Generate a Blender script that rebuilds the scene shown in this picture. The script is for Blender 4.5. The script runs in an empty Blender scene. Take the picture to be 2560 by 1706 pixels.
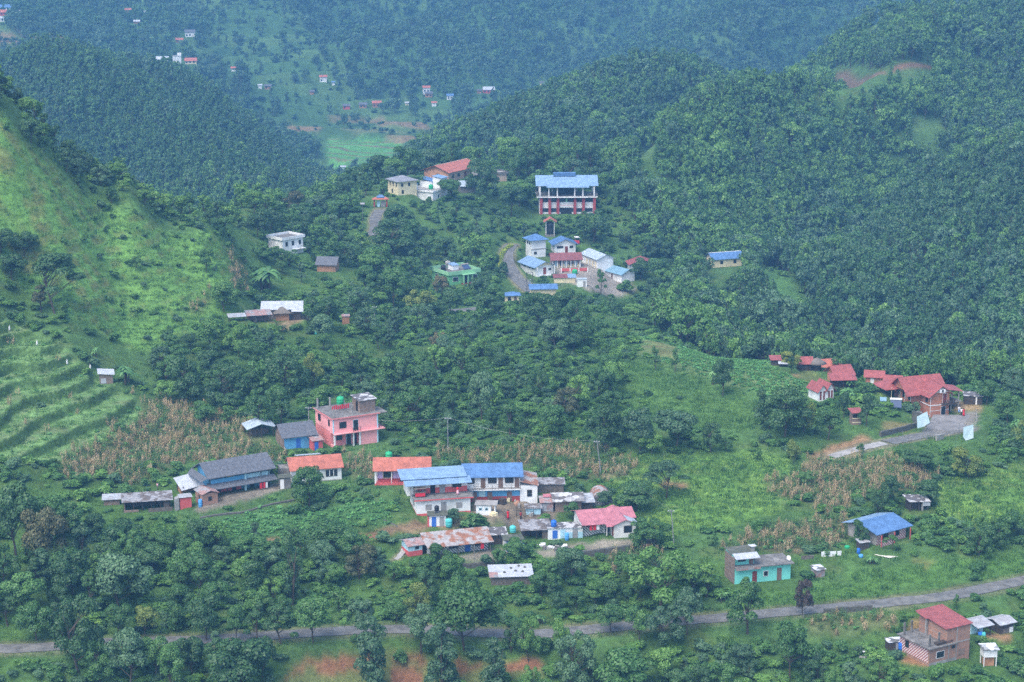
import bpy, bmesh, math, random
import numpy as np
from mathutils import Vector, Matrix
R = math.radians
random.seed(7); rng = np.random.default_rng(11)
scene = bpy.context.scene
COL = scene.collection
# ------------------------------------------------------------------ camera
FPX = 4978.0                      # focal length in pixels of the 2560 px wide photograph
PITCH = R(13.5)
cam = bpy.data.objects.new('camera', bpy.data.cameras.new('camera')); COL.objects.link(cam)
cam.data.sensor_width = 36.0; cam.data.lens = 36.0 * FPX / 2560.0
cam.data.clip_start = 1.0; cam.data.clip_end = 9000.0
cam.rotation_euler = (R(90) - PITCH, 0, 0)
scene.camera = cam
# ------------------------------------------------------------------ light (overcast)
SUN_EL, SUN_ROT = R(58), R(215)
world = bpy.data.worlds.new("World"); scene.world = world; world.use_nodes = True
nt = world.node_tree; nt.nodes.clear()
sky = nt.nodes.new('ShaderNodeTexSky'); sky.sky_type = 'NISHITA'; sky.sun_disc = False
sky.sun_elevation = SUN_EL; sky.sun_rotation = SUN_ROT; sky.dust_density = 3.0; sky.air_density = 1.0
bg = nt.nodes.new('ShaderNodeBackground'); bg.inputs['Strength'].default_value = 0.14
wo = nt.nodes.new('ShaderNodeOutputWorld')
nt.links.new(sky.outputs[0], bg.inputs['Color']); nt.links.new(bg.outputs[0], wo.inputs['Surface'])
sun = bpy.data.objects.new('sun', bpy.data.lights.new('sun', 'SUN')); COL.objects.link(sun)
sun.data.energy = 0.95; sun.data.angle = R(45); sun.data.color = (1.0, 0.96, 0.88)
_az = SUN_ROT
_sd = Vector((math.sin(_az) * math.cos(SUN_EL), math.cos(_az) * math.cos(SUN_EL), math.sin(SUN_EL)))
sun.rotation_euler = _sd.to_track_quat('Z', 'Y').to_euler()
scene.view_settings.view_transform = 'Standard'; scene.view_settings.look = 'None'
scene.view_settings.gamma = 1.0; scene.view_settings.exposure = 1.42
try:
    scene.cycles.volume_bounces = 0; scene.cycles.max_bounces = 5; scene.cycles.diffuse_bounces = 3
    scene.cycles.transmission_bounces = 2; scene.cycles.transparent_max_bounces = 8
    scene.cycles.use_adaptive_sampling = True; scene.cycles.adaptive_threshold = 0.015
    scene.cycles.use_denoising = False; scene.cycles.denoiser = 'OPENIMAGEDENOISE'; scene.cycles.denoising_input_passes = 'RGB_ALBEDO_NORMAL'
except Exception: pass

# ------------------------------------------------------------------ terrain: one height field over the ground plan
def ray(x, y):
    """tangents (X/Y, Z/Y) of the sight line through a photo point"""
    xc = (x - 1280.0) / FPX; yc = (853.0 - y) / FPX
    Yd = math.cos(PITCH) + yc * math.sin(PITCH); Zd = -math.sin(PITCH) + yc * math.cos(PITCH)
    return xc / Yd, Zd / Yd
VIS = """
-600 1706 287|0 1706 288|600 1706 288|1300 1706 289|1900 1706 290|2400 1706 291|3200 1706 295
-600 1640 293|0 1625 295|650 1610 299|1300 1590 301|1800 1555 307|2200 1510 314|2560 1455 325|3200 1340 342
2400 1650 297|2050 1640 299
150 1470 312|600 1480 312|1100 1500 315|600 1350 330|600 1270 344|600 1240 348|250 1290 342|250 1380 326|0 1300 335|-600 1250 340
300 1100 375|100 1000 385|100 900 400|0 800 415|250 880 415|60 700 430|300 700 450|500 700 462|0 1100 362|-600 1000 370|-600 700 400
0 500 440|200 550 455|400 560 480|0 300 452|0 230 465|130 370 468|330 470 478|520 530 510|600 520 560|900 480 640|500 620 472|590 680 478
800 1000 400|800 1130 374|800 900 430|700 810 460|620 730 485|650 630 515|710 605 545|1100 700 560|1000 800 490|1000 1000 410|1200 900 450|1200 1100 385
900 700 520|800 750 490|1300 1200 360|1300 1400 328|1050 1250 347|1050 1400 325|900 1300 338|1500 850 470|1500 770 530|1600 825 482|1300 800 492|1550 1220 356|1500 1330 338
1700 880 450|1850 900 445|1950 907 440|2100 952 432|2160 955 430|2220 962 428|2300 972 430|2300 1025 412|2400 985 424|2450 1000 418|2560 990 420|3200 980 420
1500 1000 410|1800 1050 395|2100 1140 376|2350 1090 392|1600 1150 370|1800 1250 350|2200 1250 350|2180 1370 333|1900 1440 322|1700 1400 327|2500 1250 352|2500 1370 336|3200 1200 358
2560 1100 385|1900 1330 338|1500 1480 316
2300 880 545|2800 880 550|1900 850 545|1700 800 540|1600 700 600|1800 645 620|1550 560 650|1550 480 690|1480 710 575|1350 690 590|1270 640 602|1410 540 650|1200 500 650|1050 520 630|1124 452 664|1226 447 668|1200 425 688|1350 432 694|1450 442 700|1060 450 668|1000 462 655|900 600 590
1200 600 610|1290 560 640|1250 740 550
2300 700 610|2300 500 690|1900 500 700|2500 300 790|2100 350 800|1700 350 800|1600 450 745|2900 600 650|3200 300 790
1300 340 900|1120 400 900|1500 285 900|2100 250 900|2500 180 900|2500 60 980|1000 455 930|1080 405 940|1160 385 955|1260 348 970|1500 240 985|1700 205 995|1900 230 1000|2050 150 1010|2200 48 1020|2560 -40 1040|3200 -200 1100
500 490 850|700 480 850|100 300 930|300 300 950|500 330 980|700 490 900|0 205 1080|300 185 1100|400 215 1100|480 250 1100|620 340 1110|740 430 1120|820 490 1130|-600 150 1080|-600 350 900
900 425 1180|900 380 1270|900 330 1330|1000 280 1380|1200 230 1420|450 155 1370|600 205 1390|0 80 1420|300 50 1500|700 100 1500|1000 100 1560|1300 150 1500|1300 0 1700|1700 60 1550|1900 120 1450|2050 30 1600|700 0 1700|0 0 1650|-600 50 1500|-600 0 1650
"""
HID = """
-600 250 -141|600 250 -141|1300 250 -141|2000 250 -141|3200 250 -141
-600 470 -15|-600 510 -30|0 505 -68|130 505 -77|330 512 -88|450 520 -93|520 555 -101|-600 600 -62|0 600 -92|300 640 -128|600 700 -136|0 750 -150|-600 760 -135|300 750 -150|600 800 -155|900 790 -152|900 700 -122
1600 560 -130|1900 500 -133|2300 480 -138|2800 480 -138|3200 480 -136
1200 790 -136|1000 820 -150|1400 780 -128|1200 725 -114|1000 715 -118|1350 735 -114
1000 1050 -172|1500 1100 -165|2000 1150 -160|2500 1200 -130|3200 1300 -120
0 1220 -142|300 1220 -142|600 1220 -168|-600 1220 -140
-600 2000 -70|600 2000 -70|1300 2000 -70|2000 2000 -75|3200 2000 -60|-600 2600 30|600 2600 30|1300 2600 30|2000 2600 30|3200 2600 30
2560 1600 -105|3200 1700 -100
"""
_c = []
for tok in VIS.replace('\n', '|').split('|'):
    if tok.strip():
        x, y, Y = map(float, tok.split()); tx, tz = ray(x, y); _c.append((tx, Y, tz))
for tok in HID.replace('\n', '|').split('|'):
    if tok.strip():
        x, Y, Z = map(float, tok.split()); _c.append(((x - 1280) / FPX / (math.cos(PITCH) + math.sin(PITCH) * (-Z / Y)), Y, Z / Y))
_c = np.array(_c)
def _uv(tx, Y): return np.stack([tx * 4.978, np.log(Y / 300.0) * 1.6], -1)
def _tps(r2): return np.where(r2 > 1e-12, 0.5 * r2 * np.log(np.maximum(r2, 1e-12)), 0)
_P = _uv(_c[:, 0], _c[:, 1]); _n = len(_P)
_K = _tps(((_P[:, None] - _P[None]) ** 2).sum(-1)) + np.eye(_n) * 2e-4
_Q = np.c_[np.ones(_n), _P]
_A = np.block([[_K, _Q], [_Q.T, np.zeros((3, 3))]])
_w = np.linalg.solve(_A, np.r_[_c[:, 2], 0, 0, 0])
NU, NV = 700, 1150
U = np.linspace(-0.40, 0.40, NU); Y0, Y1 = 256.0, 2500.0
V = Y0 * (Y1 / Y0) ** np.linspace(0, 1, NV)
def _raw(u, Y):
    sh = u.shape; q = _uv(u.ravel(), Y.ravel()); out = np.empty(len(q))
    for i in range(0, len(q), 40000):
        s = q[i:i + 40000]; out[i:i + 40000] = _tps(((s[:, None] - _P[None]) ** 2).sum(-1)) @ _w[:_n] + _w[_n] + s @ _w[_n + 1:]
    return out.reshape(sh)
_cu = np.linspace(0, NU - 1, 176); _cv = np.linspace(0, NV - 1, 288)
_gu, _gv = np.meshgrid(np.interp(_cu, np.arange(NU), U), np.exp(np.interp(_cv, np.arange(NV), np.log(V))))
_T = _raw(_gu, _gv)
_tmp = np.array([np.interp(np.arange(NU), _cu, row) for row in _T])
T = np.array([np.interp(np.arange(NV), _cv, _tmp[:, j]) for j in range(NU)]).T
GX = U[None, :] * V[:, None]; GY = np.repeat(V[:, None], NU, 1); H = T * GY
def vnoise(x, y, seed):
    r = np.random.default_rng(seed).random((256, 256)); xi = np.floor(x).astype(int); yi = np.floor(y).astype(int)
    fx = x - xi; fy = y - yi; fx = fx * fx * (3 - 2 * fx); fy = fy * fy * (3 - 2 * fy)
    g = lambda a, b: r[a % 256, b % 256]
    return (g(xi, yi) * (1 - fx) + g(xi + 1, yi) * fx) * (1 - fy) + (g(xi, yi + 1) * (1 - fx) + g(xi + 1, yi + 1) * fx) * fy - 0.5
far = np.clip((GY - 560) / 400, 0, 1)
H += vnoise(GX / 26, GY / 26, 1) * 2.0 * (0.35 + far) + vnoise(GX / 9, GY / 9, 2) * 0.6 + vnoise(GX / 3.1, GY / 3.1, 3) * 0.28
H += (vnoise(GX / 110, GY / 160, 4) * 16 + vnoise(GX / 45, GY / 70, 5) * 8) * far
def _ridge(s): s = s - np.floor(s); return 1 - np.abs(2 * s - 1) ** 1.35
_xp = 1280 + FPX * GX / GY
_m = np.clip((GY - 610) / 90, 0, 1) * np.clip((1010 - GY) / 110, 0, 1) * np.clip((_xp - 1500 + (GY - 650) * .6) / 260, 0, 1)
H += _m * (_ridge((GX * .857 - GY * .511 + vnoise(GX / 70, GY / 70, 6) * 50) / 125.0) - .55) * 44
_m2 = np.clip((GY - 690) / 90, 0, 1) * np.clip((1110 - GY) / 100, 0, 1) * np.clip((800 - _xp) / 250, 0, 1)
H += _m2 * (_ridge((GX * .8 + GY * .6 + vnoise(GX / 60, GY / 60, 7) * 40) / 95.0) - .55) * 18
_m3 = np.clip((GY - 1330) / 120, 0, 1) * np.clip((_xp - 500) / 500, 0.25, 1)
H += _m3 * (_ridge((GX * .75 - GY * .66 + vnoise(GX / 110, GY / 110, 8) * 90) / 190.0) - .5) * 34
def smooth(t): t = np.clip(t, 0, 1); return t * t * (3 - 2 * t)
def hgt(X, Y):
    u = (np.asarray(X) / Y + 0.40) / 0.80 * (NU - 1); v = np.log(np.asarray(Y, float) / Y0) / math.log(Y1 / Y0) * (NV - 1)
    u = np.clip(u, 0, NU - 1.001); v = np.clip(v, 0, NV - 1.001); i = u.astype(int); j = v.astype(int); a = u - i; b = v - j
    return (H[j, i] * (1 - a) + H[j, i + 1] * a) * (1 - b) + (H[j + 1, i] * (1 - a) + H[j + 1, i + 1] * a) * b
_VS = np.arange(257.0, 2480.0, 0.5)
def cast(x, y, ymin=0):
    """ground point seen at a photo point"""
    tx, tz = ray(x, y); h = hgt(tx * _VS, _VS) / _VS
    k = np.nonzero((h >= tz) & (_VS >= ymin))[0]
    k = k[0] if len(k) else len(_VS) - 1
    Y = _VS[k]
    if k > 0:
        a0, a1 = h[k - 1] - tz, h[k] - tz
        if a0 < 0: Y = _VS[k - 1] + 0.5 * (-a0) / (a1 - a0)
    return Vector((tx * Y, Y, float(hgt(tx * Y, Y))))
def proj(X, Y, Z):
    zc = Y * math.cos(PITCH) - Z * math.sin(PITCH); yc = Y * math.sin(PITCH) + Z * math.cos(PITCH)
    return 1280 + FPX * X / zc, 853 - FPX * yc / zc
def ppm(p): return FPX / (p[1] * math.cos(PITCH) - p[2] * math.sin(PITCH))
def poly_world(pts): return np.array([cast(x, y)[:2] for x, y in pts])
def inside(poly, X, Y):
    X = np.asarray(X); Y = np.asarray(Y); c = np.zeros(X.shape, bool); n = len(poly)
    for i in range(n):
        x1, y1 = poly[i]; x2, y2 = poly[(i + 1) % n]
        if y1 == y2: continue
        c ^= ((y1 > Y) != (y2 > Y)) & (X < (x2 - x1) * (Y - y1) / (y2 - y1) + x1)
    return c
def pdist(X, Y, line):
    """distance to a polyline and the height of the line there; line = [(x,y,z)...]"""
    best = np.full(np.shape(X), 1e9); bz = np.zeros(np.shape(X))
    for (x1, y1, z1), (x2, y2, z2) in zip(line[:-1], line[1:]):
        dx, dy = x2 - x1, y2 - y1; L = dx * dx + dy * dy + 1e-9
        t = np.clip(((X - x1) * dx + (Y - y1) * dy) / L, 0, 1); d = np.hypot(X - x1 - t * dx, Y - y1 - t * dy)
        m = d < best; best = np.where(m, d, best); bz = np.where(m, z1 + t * (z2 - z1), bz)
    return best, bz
# ------------------------------------------------------------------ helpers: objects, materials, mesh builder
def link(o, parent=None):
    COL.objects.link(o)
    if parent: o.parent = parent
    return o
def tag(o, label=None, cat=None, group=None, kind=None):
    if label: o['label'] = label
    if cat: o['category'] = cat
    if group: o['group'] = group
    if kind: o['kind'] = kind
    return o
def empty(name, loc, yaw=0.0):
    o = bpy.data.objects.new(name, None); link(o); o.location = loc; o.rotation_euler = (0, 0, yaw); o.empty_display_size = 0.5
    return o
_mats = {}
def N(nt, t, **kw):
    n = nt.nodes.new(t)
    for k, v in kw.items(): setattr(n, k, v)
    return n
def mat(name, col, rough=0.8, var=0.25, scale=1.5, spec=0.3, metal=0.0, col2=None, kind=None, bump=0.0):
    """procedural paint: base colour broken up by two noises, with kinds for brick, corrugation, stripes, slate, patches"""
    if name in _mats: return _mats[name]
    m = bpy.data.materials.new(name); m.use_nodes = True; t = m.node_tree; b = t.nodes['Principled BSDF']
    b.inputs['Roughness'].default_value = rough; b.inputs['Specular IOR Level'].default_value = spec; b.inputs['Metallic'].default_value = metal
    tc = N(t, 'ShaderNodeTexCoord'); L = t.links.new
    n1 = N(t, 'ShaderNodeTexNoise'); n1.inputs['Scale'].default_value = scale; n1.inputs['Detail'].default_value = 6; n1.inputs['Roughness'].default_value = 0.65
    L(tc.outputs['Object'], n1.inputs['Vector'])
    mr = N(t, 'ShaderNodeMapRange'); mr.inputs[1].default_value = 0.3; mr.inputs[2].default_value = 0.7
    mr.inputs[3].default_value = 1 - var; mr.inputs[4].default_value = 1 + var * 0.6; L(n1.outputs[0], mr.inputs[0])
    c1 = tuple(col) + (1,); c2 = tuple(col2 if col2 else [c * 0.6 for c in col]) + (1,)
    mix = N(t, 'ShaderNodeMix', data_type='RGBA'); mix.inputs[6].default_value = c1; mix.inputs[7].default_value = c2; mix.inputs[0].default_value = 0
    hgt_out = None
    if kind == 'brick':
        br = N(t, 'ShaderNodeTexBrick'); br.inputs['Scale'].default_value = 1.0; br.inputs['Brick Width'].default_value = 0.24; br.inputs['Row Height'].default_value = 0.085
        br.inputs['Mortar Size'].default_value = 0.012; br.inputs['Color1'].default_value = c1; br.inputs['Color2'].default_value = c2
        br.inputs['Mortar'].default_value = (0.30, 0.27, 0.24, 1)
        mp = N(t, 'ShaderNodeMapping'); mp.inputs['Rotation'].default_value = (R(90), 0, R(45)); L(tc.outputs['Object'], mp.inputs[0]); L(mp.outputs[0], br.inputs['Vector'])
        base = br.outputs['Color']
    elif kind in ('corr', 'slate', 'stripe', 'planks'):
        w = N(t, 'ShaderNodeTexWave', wave_type='BANDS', bands_direction={'corr': 'X', 'slate': 'Z', 'stripe': 'DIAGONAL', 'planks': 'X'}[kind])
        w.inputs['Scale'].default_value = {'corr': 2.6, 'slate': 2.2, 'stripe': 1.2, 'planks': 1.6}[kind]; w.inputs['Distortion'].default_value = {'slate': 1.5, 'planks': .6}.get(kind, 0.0)
        L(tc.outputs['Object'], w.inputs['Vector'])
        if kind == 'stripe':
            cr = N(t, 'ShaderNodeMath', operation='GREATER_THAN'); cr.inputs[1].default_value = 0.5; L(w.outputs['Fac'], cr.inputs[0]); L(cr.outputs[0], mix.inputs[0])
        elif kind == 'corr':
            n2 = N(t, 'ShaderNodeTexNoise'); n2.inputs['Scale'].default_value = 0.7; n2.inputs['Detail'].default_value = 3; L(tc.outputs['Object'], n2.inputs['Vector'])
            cr = N(t, 'ShaderNodeMapRange'); cr.inputs[1].default_value = 0.43; cr.inputs[2].default_value = 0.55; L(n2.outputs[0], cr.inputs[0])
            sc = N(t, 'ShaderNodeMath', operation='MULTIPLY'); sc.inputs[1].default_value = 1.0 if col2 else 0.3; L(cr.outputs[0], sc.inputs[0]); L(sc.outputs[0], mix.inputs[0]); hgt_out = w.outputs['Fac']
        else:
            mm = N(t, 'ShaderNodeMath', operation='MULTIPLY'); mm.inputs[1].default_value = 0.7; L(w.outputs['Fac'], mm.inputs[0]); L(mm.outputs[0], mix.inputs[0]); hgt_out = w.outputs['Fac']
        base = mix.outputs[2]
    elif kind == 'patch':
        v = N(t, 'ShaderNodeTexVoronoi'); v.inputs['Scale'].default_value = 1.1; L(tc.outputs['Object'], v.inputs['Vector'])
        sp = N(t, 'ShaderNodeSeparateColor'); L(v.outputs['Color'], sp.inputs[0])
        cr = N(t, 'ShaderNodeMapRange'); cr.inputs[1].default_value = 0.35; cr.inputs[2].default_value = 0.65; L(sp.outputs[0], cr.inputs[0]); L(cr.outputs[0], mix.inputs[0]); base = mix.outputs[2]
    else:
        n2 = N(t, 'ShaderNodeTexNoise'); n2.inputs['Scale'].default_value = scale * 0.35; n2.inputs['Detail'].default_value = 4; L(tc.outputs['Object'], n2.inputs['Vector'])
        cr = N(t, 'ShaderNodeMapRange'); cr.inputs[1].default_value = 0.5; cr.inputs[2].default_value = 0.75; cr.inputs[4].default_value = 0.9 if col2 else 0.45
        L(n2.outputs[0], cr.inputs[0]); L(cr.outputs[0], mix.inputs[0]); base = mix.outputs[2]
    vm = N(t, 'ShaderNodeVectorMath', operation='SCALE'); L(base, vm.inputs[0]); L(mr.outputs[0], vm.inputs['Scale']); L(vm.outputs[0], b.inputs['Base Color'])
    if hgt_out is not None or bump:
        bp = N(t, 'ShaderNodeBump'); bp.inputs['Strength'].default_value = 0.5; bp.inputs['Distance'].default_value = 0.03
        L(hgt_out if hgt_out is not None else n1.outputs[0], bp.inputs['Height']); L(bp.outputs[0], b.inputs['Normal'])
    _mats[name] = m; return m
class MB:
    """collects faces in local metres; build() links them as one mesh object"""
    def __init__(s): s.v = []; s.f = []
    def quad(s, *p): i = len(s.v); s.v += [tuple(q) for q in p]; s.f.append(tuple(range(i, i + len(p)))); return s
    def box(s, x0, x1, y0, y1, z0, z1):
        i = len(s.v); s.v += [(x, y, z) for z in (z0, z1) for y in (y0, y1) for x in (x0, x1)]
        s.f += [tuple(i + k for k in q) for q in ((0, 2, 3, 1), (4, 5, 7, 6), (0, 1, 5, 4), (2, 6, 7, 3), (0, 4, 6, 2), (1, 3, 7, 5))]; return s
    def slab(s, pts, t):
        """a thick sheet: polygon pts (top side) and its copy t metres lower"""
        n = len(pts); i = len(s.v); s.v += [tuple(p) for p in pts] + [(p[0], p[1], p[2] - t) for p in pts]
        s.f.append(tuple(i + k for k in range(n))); s.f.append(tuple(i + n + k for k in reversed(range(n))))
        for k in range(n): q = (k + 1) % n; s.f.append((i + k, i + n + k, i + n + q, i + q))
        return s
    def tube(s, a, b, r0, r1=None, n=6):
        a = Vector(a); b = Vector(b); r1 = r0 if r1 is None else r1; d = (b - a).normalized()
        u = d.cross(Vector((0, 0, 1)) if abs(d.z) < .9 else Vector((1, 0, 0))).normalized(); w = d.cross(u); i = len(s.v)
        for c, r in ((a, r0), (b, r1)):
            for k in range(n): t = 2 * math.pi * k / n; s.v.append(tuple(c + (u * math.cos(t) + w * math.sin(t)) * r))
        for k in range(n): q = (k + 1) % n; s.f.append((i + k, i + q, i + n + q, i + n + k))
        s.f.append(tuple(i + k for k in reversed(range(n)))); s.f.append(tuple(i + n + k for k in range(n))); return s
    def lathe(s, prof, c=(0, 0, 0), n=14):
        i = len(s.v)
        for r, z in prof:
            for k in range(n): t = 2 * math.pi * k / n; s.v.append((c[0] + r * math.cos(t), c[1] + r * math.sin(t), c[2] + z))
        for j in range(len(prof) - 1):
            for k in range(n): q = (k + 1) % n; s.f.append((i + j * n + k, i + j * n + q, i + (j + 1) * n + q, i + (j + 1) * n + k))
        s.f.append(tuple(i + k for k in reversed(range(n)))); m = i + (len(prof) - 1) * n; s.f.append(tuple(m + k for k in range(n))); return s
    def mesh(s, name, m, smooth=False):
        me = bpy.data.meshes.new(name); me.from_pydata(s.v, [], s.f); me.materials.append(m)
        if smooth: me.polygons.foreach_set('use_smooth', [True] * len(me.polygons))
        me.update(); return me
    def build(s, name, m, parent=None, smooth=False):
        return link(bpy.data.objects.new(name, s.mesh(name, m, smooth)), parent)
def np_mesh(name, verts, faces, m, smooth=True, n=4):
    me = bpy.data.meshes.new(name); nf = len(faces)
    me.vertices.add(len(verts)); me.vertices.foreach_set('co', np.asarray(verts, np.float32).ravel())
    me.loops.add(nf * n); me.loops.foreach_set('vertex_index', np.asarray(faces, np.int32).ravel())
    me.polygons.add(nf); me.polygons.foreach_set('loop_start', np.arange(nf, dtype=np.int32) * n); me.polygons.foreach_set('loop_total', np.full(nf, n, np.int32))
    if smooth: me.polygons.foreach_set('use_smooth', np.ones(nf, bool))
    me.update(calc_edges=True)
    if m: me.materials.append(m)
    return me
# ------------------------------------------------------------------ plan: terraces, roads, building plots
XP = 1280 + FPX * GX / GY                      # bearing of each ground vertex, in the units of the plans below
def plan(pts): return np.array(pts, float)
def inplan(poly, X=None, Y=None):
    return inside(poly, XP if X is None else 1280 + FPX * np.asarray(X) / np.asarray(Y), GY if Y is None else np.asarray(Y))
def soft(m, n=1):
    m = m.astype(np.float32)
    for _ in range(n):
        p = np.pad(m, 1, mode='edge'); m = (p[1:-1, 1:-1] * 2 + p[:-2, 1:-1] + p[2:, 1:-1] + p[1:-1, :-2] + p[1:-1, 2:]) / 6
    return m
def zone(pts, n=6): return soft(inside(poly_world(pts), GX + vnoise(GX / 4, GY / 4, 31) * 3, GY + vnoise(GX / 4, GY / 4, 32) * 4), n)
def terrace(mask, step, sharp=0.28, ph=0.0):
    global H
    h = (H + vnoise(GX / 30, GY / 30, 41) * step * 0.45 + ph) / step; f = h - np.floor(h)
    q = (np.floor(h) + smooth((f - (1 - sharp)) / sharp)) * step - (h * step - H)
    H = H * (1 - mask) + q * mask
Z_LTER = zone([(-700, 620), (0, 770), (90, 830), (200, 900), (330, 985), (360, 1050), (250, 1110), (130, 1165), (-700, 1230)])
Z_LHILL = zone([(-700, 40), (0, 285), (130, 410), (330, 515), (480, 585), (600, 655), (570, 760), (470, 830), (420, 880), (330, 870), (200, 800), (60, 735), (0, 700), (-700, 560)])
Z_MEADOW = zone([(1480, 1160), (1600, 1130), (1900, 1130), (2040, 1170), (1990, 1240), (1880, 1290), (1740, 1330), (1620, 1330), (1600, 1270), (1500, 1220)])
Z_RMEAD = zone([(2330, 1200), (2700, 1190), (2700, 1300), (2440, 1330), (2340, 1270)])
Z_HILLCROP = zone([(1560, 840), (1720, 875), (1830, 895), (1950, 925), (2010, 960), (2040, 1000), (1950, 1010), (1800, 960), (1620, 900)])
Z_HILLSIDE = zone([(1440, 900), (1620, 905), (1800, 965), (1900, 1010), (1870, 1080), (1640, 1060), (1480, 1010)])
Z_CLEAR = zone([(1890, 640), (1970, 690), (2040, 810), (2000, 840), (1930, 790), (1890, 720)])
Z_VERGE = zone([(1800, 1535), (2200, 1480), (2600, 1420), (2600, 1380), (2350, 1400), (2150, 1440), (1900, 1480), (1800, 1500)])
Z_CORN = [zone(p) for p in ([(345, 1005), (480, 990), (610, 1055), (700, 1120), (690, 1150), (640, 1165), (480, 1150), (360, 1195), (150, 1195), (140, 1165), (330, 1075)],
    [(1085, 1125), (1300, 1118), (1480, 1120), (1580, 1160), (1560, 1192), (1400, 1200), (1330, 1190), (1310, 1160), (1085, 1150)],
    [(1920, 1200), (2080, 1150), (2280, 1160), (2330, 1190), (2270, 1240), (2060, 1270), (1950, 1240)],
    [(1800, 1375), (1900, 1325), (2100, 1280), (2130, 1310), (2110, 1365), (1950, 1382)],
    [(865, 1125), (965, 1175), (930, 1200), (885, 1195), (860, 1160)], [(2010, 1560), (2230, 1532), (2235, 1570), (2015, 1592)],
    [(575, 640), (615, 640), (605, 720), (490, 778), (455, 768), (565, 710)], [(1500, 1400), (1620, 1370), (1650, 1400), (1540, 1440)])]
Z_LEAFY = zone([(470, 1330), (620, 1290), (880, 1250), (1000, 1270), (960, 1320), (800, 1345), (600, 1360)])
Z_GRASS2 = zone([(150, 1290), (300, 1310), (480, 1300), (560, 1290), (480, 1340), (300, 1350), (180, 1330)])
terrace(Z_LTER * 1.0, 1.8, 0.22)
terrace(np.clip(Z_CORN[0], 0, 1) * 0.8, 2.2, 0.3)
terrace(Z_LHILL * 0.35, 2.6, 0.35, 0.8)
terrace(np.clip(Z_MEADOW + Z_HILLSIDE, 0, 1) * 0.8, 1.6, 0.3)
terrace(np.clip((GY - 1180) / 60, 0, 1) * soft((vnoise(GX / 90, GY / 120, 51) > -0.12), 8) * 0.85, 6.0, 0.35)
def line_px(pts, ymin=0): return [tuple(cast(x, y, ymin)) for x, y in pts]
def smooth_line(L, n=3):
    for _ in range(n):
        q = [L[0]]
        for a, b in zip(L[:-1], L[1:]):
            q += [tuple(a[i] * .75 + b[i] * .25 for i in range(3)), tuple(a[i] * .25 + b[i] * .75 for i in range(3))]
        L = q + [L[-1]]
    return L
ROAD = line_px([(-80, 1632), (0, 1626), (120, 1615), (250, 1610), (450, 1607), (700, 1610), (1000, 1603), (1300, 1601), (1450, 1595), (1650, 1574), (1800, 1556), (2000, 1533), (2200, 1510), (2380, 1484), (2560, 1455)])
_d0 = Vector(ROAD[0]) - Vector(ROAD[2]); _d1 = Vector(ROAD[-1]) - Vector(ROAD[-3])
ROAD = [tuple(Vector(ROAD[0]) + _d0.normalized() * 45)] + ROAD + [tuple(Vector(ROAD[-1]) + Vector((_d1.x, _d1.y, 0)).normalized() * 45)]
_zz = np.convolve(np.pad([p[2] for p in ROAD], 3, mode='edge'), np.ones(7) / 7, 'valid')
ROAD = smooth_line([(p[0], p[1], -120.3 + (z + 120.3) * 0.25) for p, z in zip(ROAD, _zz)])
RESORT_ROAD = smooth_line(line_px([(2080, 1143), (2120, 1130), (2180, 1115), (2250, 1100), (2330, 1085), (2400, 1075)]))
SCHOOL_ROAD = smooth_line(line_px([(1330, 730), (1300, 705), (1280, 680), (1266, 650), (1268, 625), (1280, 612)]))
GATE_ROAD = smooth_line(line_px([(928, 590), (940, 570), (936, 545), (950, 525)]))
MID_ROAD = smooth_line(line_px([(1130, 778), (1180, 775), (1230, 768)]))
PATH = smooth_line(line_px([(990, 1400), (1005, 1385), (1015, 1362), (1030, 1352)]))
def flatten_line(L, hw, fall):
    global H
    d, z = pdist(GX, GY, L); w = 1 - smooth((d - hw) / fall); H = H * (1 - w) + z * w
flatten_line(ROAD, 3.4, 5.0)
for _l, _w in ((RESORT_ROAD, 2.6), (SCHOOL_ROAD, 2.6), (GATE_ROAD, 2.2), (MID_ROAD, 2.4), (PATH, 0.8)): flatten_line(_l, _w, 3.0)
PLOTS = []
def plot(px, py, yaw, w, d, m=0.7, fall=2.5, dz=0.0, ymin=0, front=0.0):
    """level a building plot whose front left corner stands where the photo shows it; returns that corner"""
    global H
    p = cast(px, py, ymin); a = R(yaw); c, s = math.cos(a), math.sin(a); p.z += dz
    lx = (GX - p.x) * c + (GY - p.y) * s; ly = -(GX - p.x) * s + (GY - p.y) * c
    ox = np.maximum(np.maximum(-m - lx, lx - w - m), 0); oy = np.maximum(np.maximum(-m - front - ly, ly - d - m), 0)
    k = 1 - smooth(np.hypot(ox, oy) / fall); H = H * (1 - k) + (p.z - 0.02) * k
    PLOTS.append((p.x, p.y, a, w, d, m + front)); return p
def clear_of_plots(X, Y, r):
    ok = np.ones(np.shape(X), bool)
    for x, y, a, w, d, m in PLOTS:
        c, s = math.cos(a), math.sin(a); lx = (X - x) * c + (Y - y) * s; ly = -(X - x) * s + (Y - y) * c
        ok &= ~((lx > -r - .3) & (lx < w + r + .3) & (ly > -r - m) & (ly < d + r + .3))
    return ok
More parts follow.
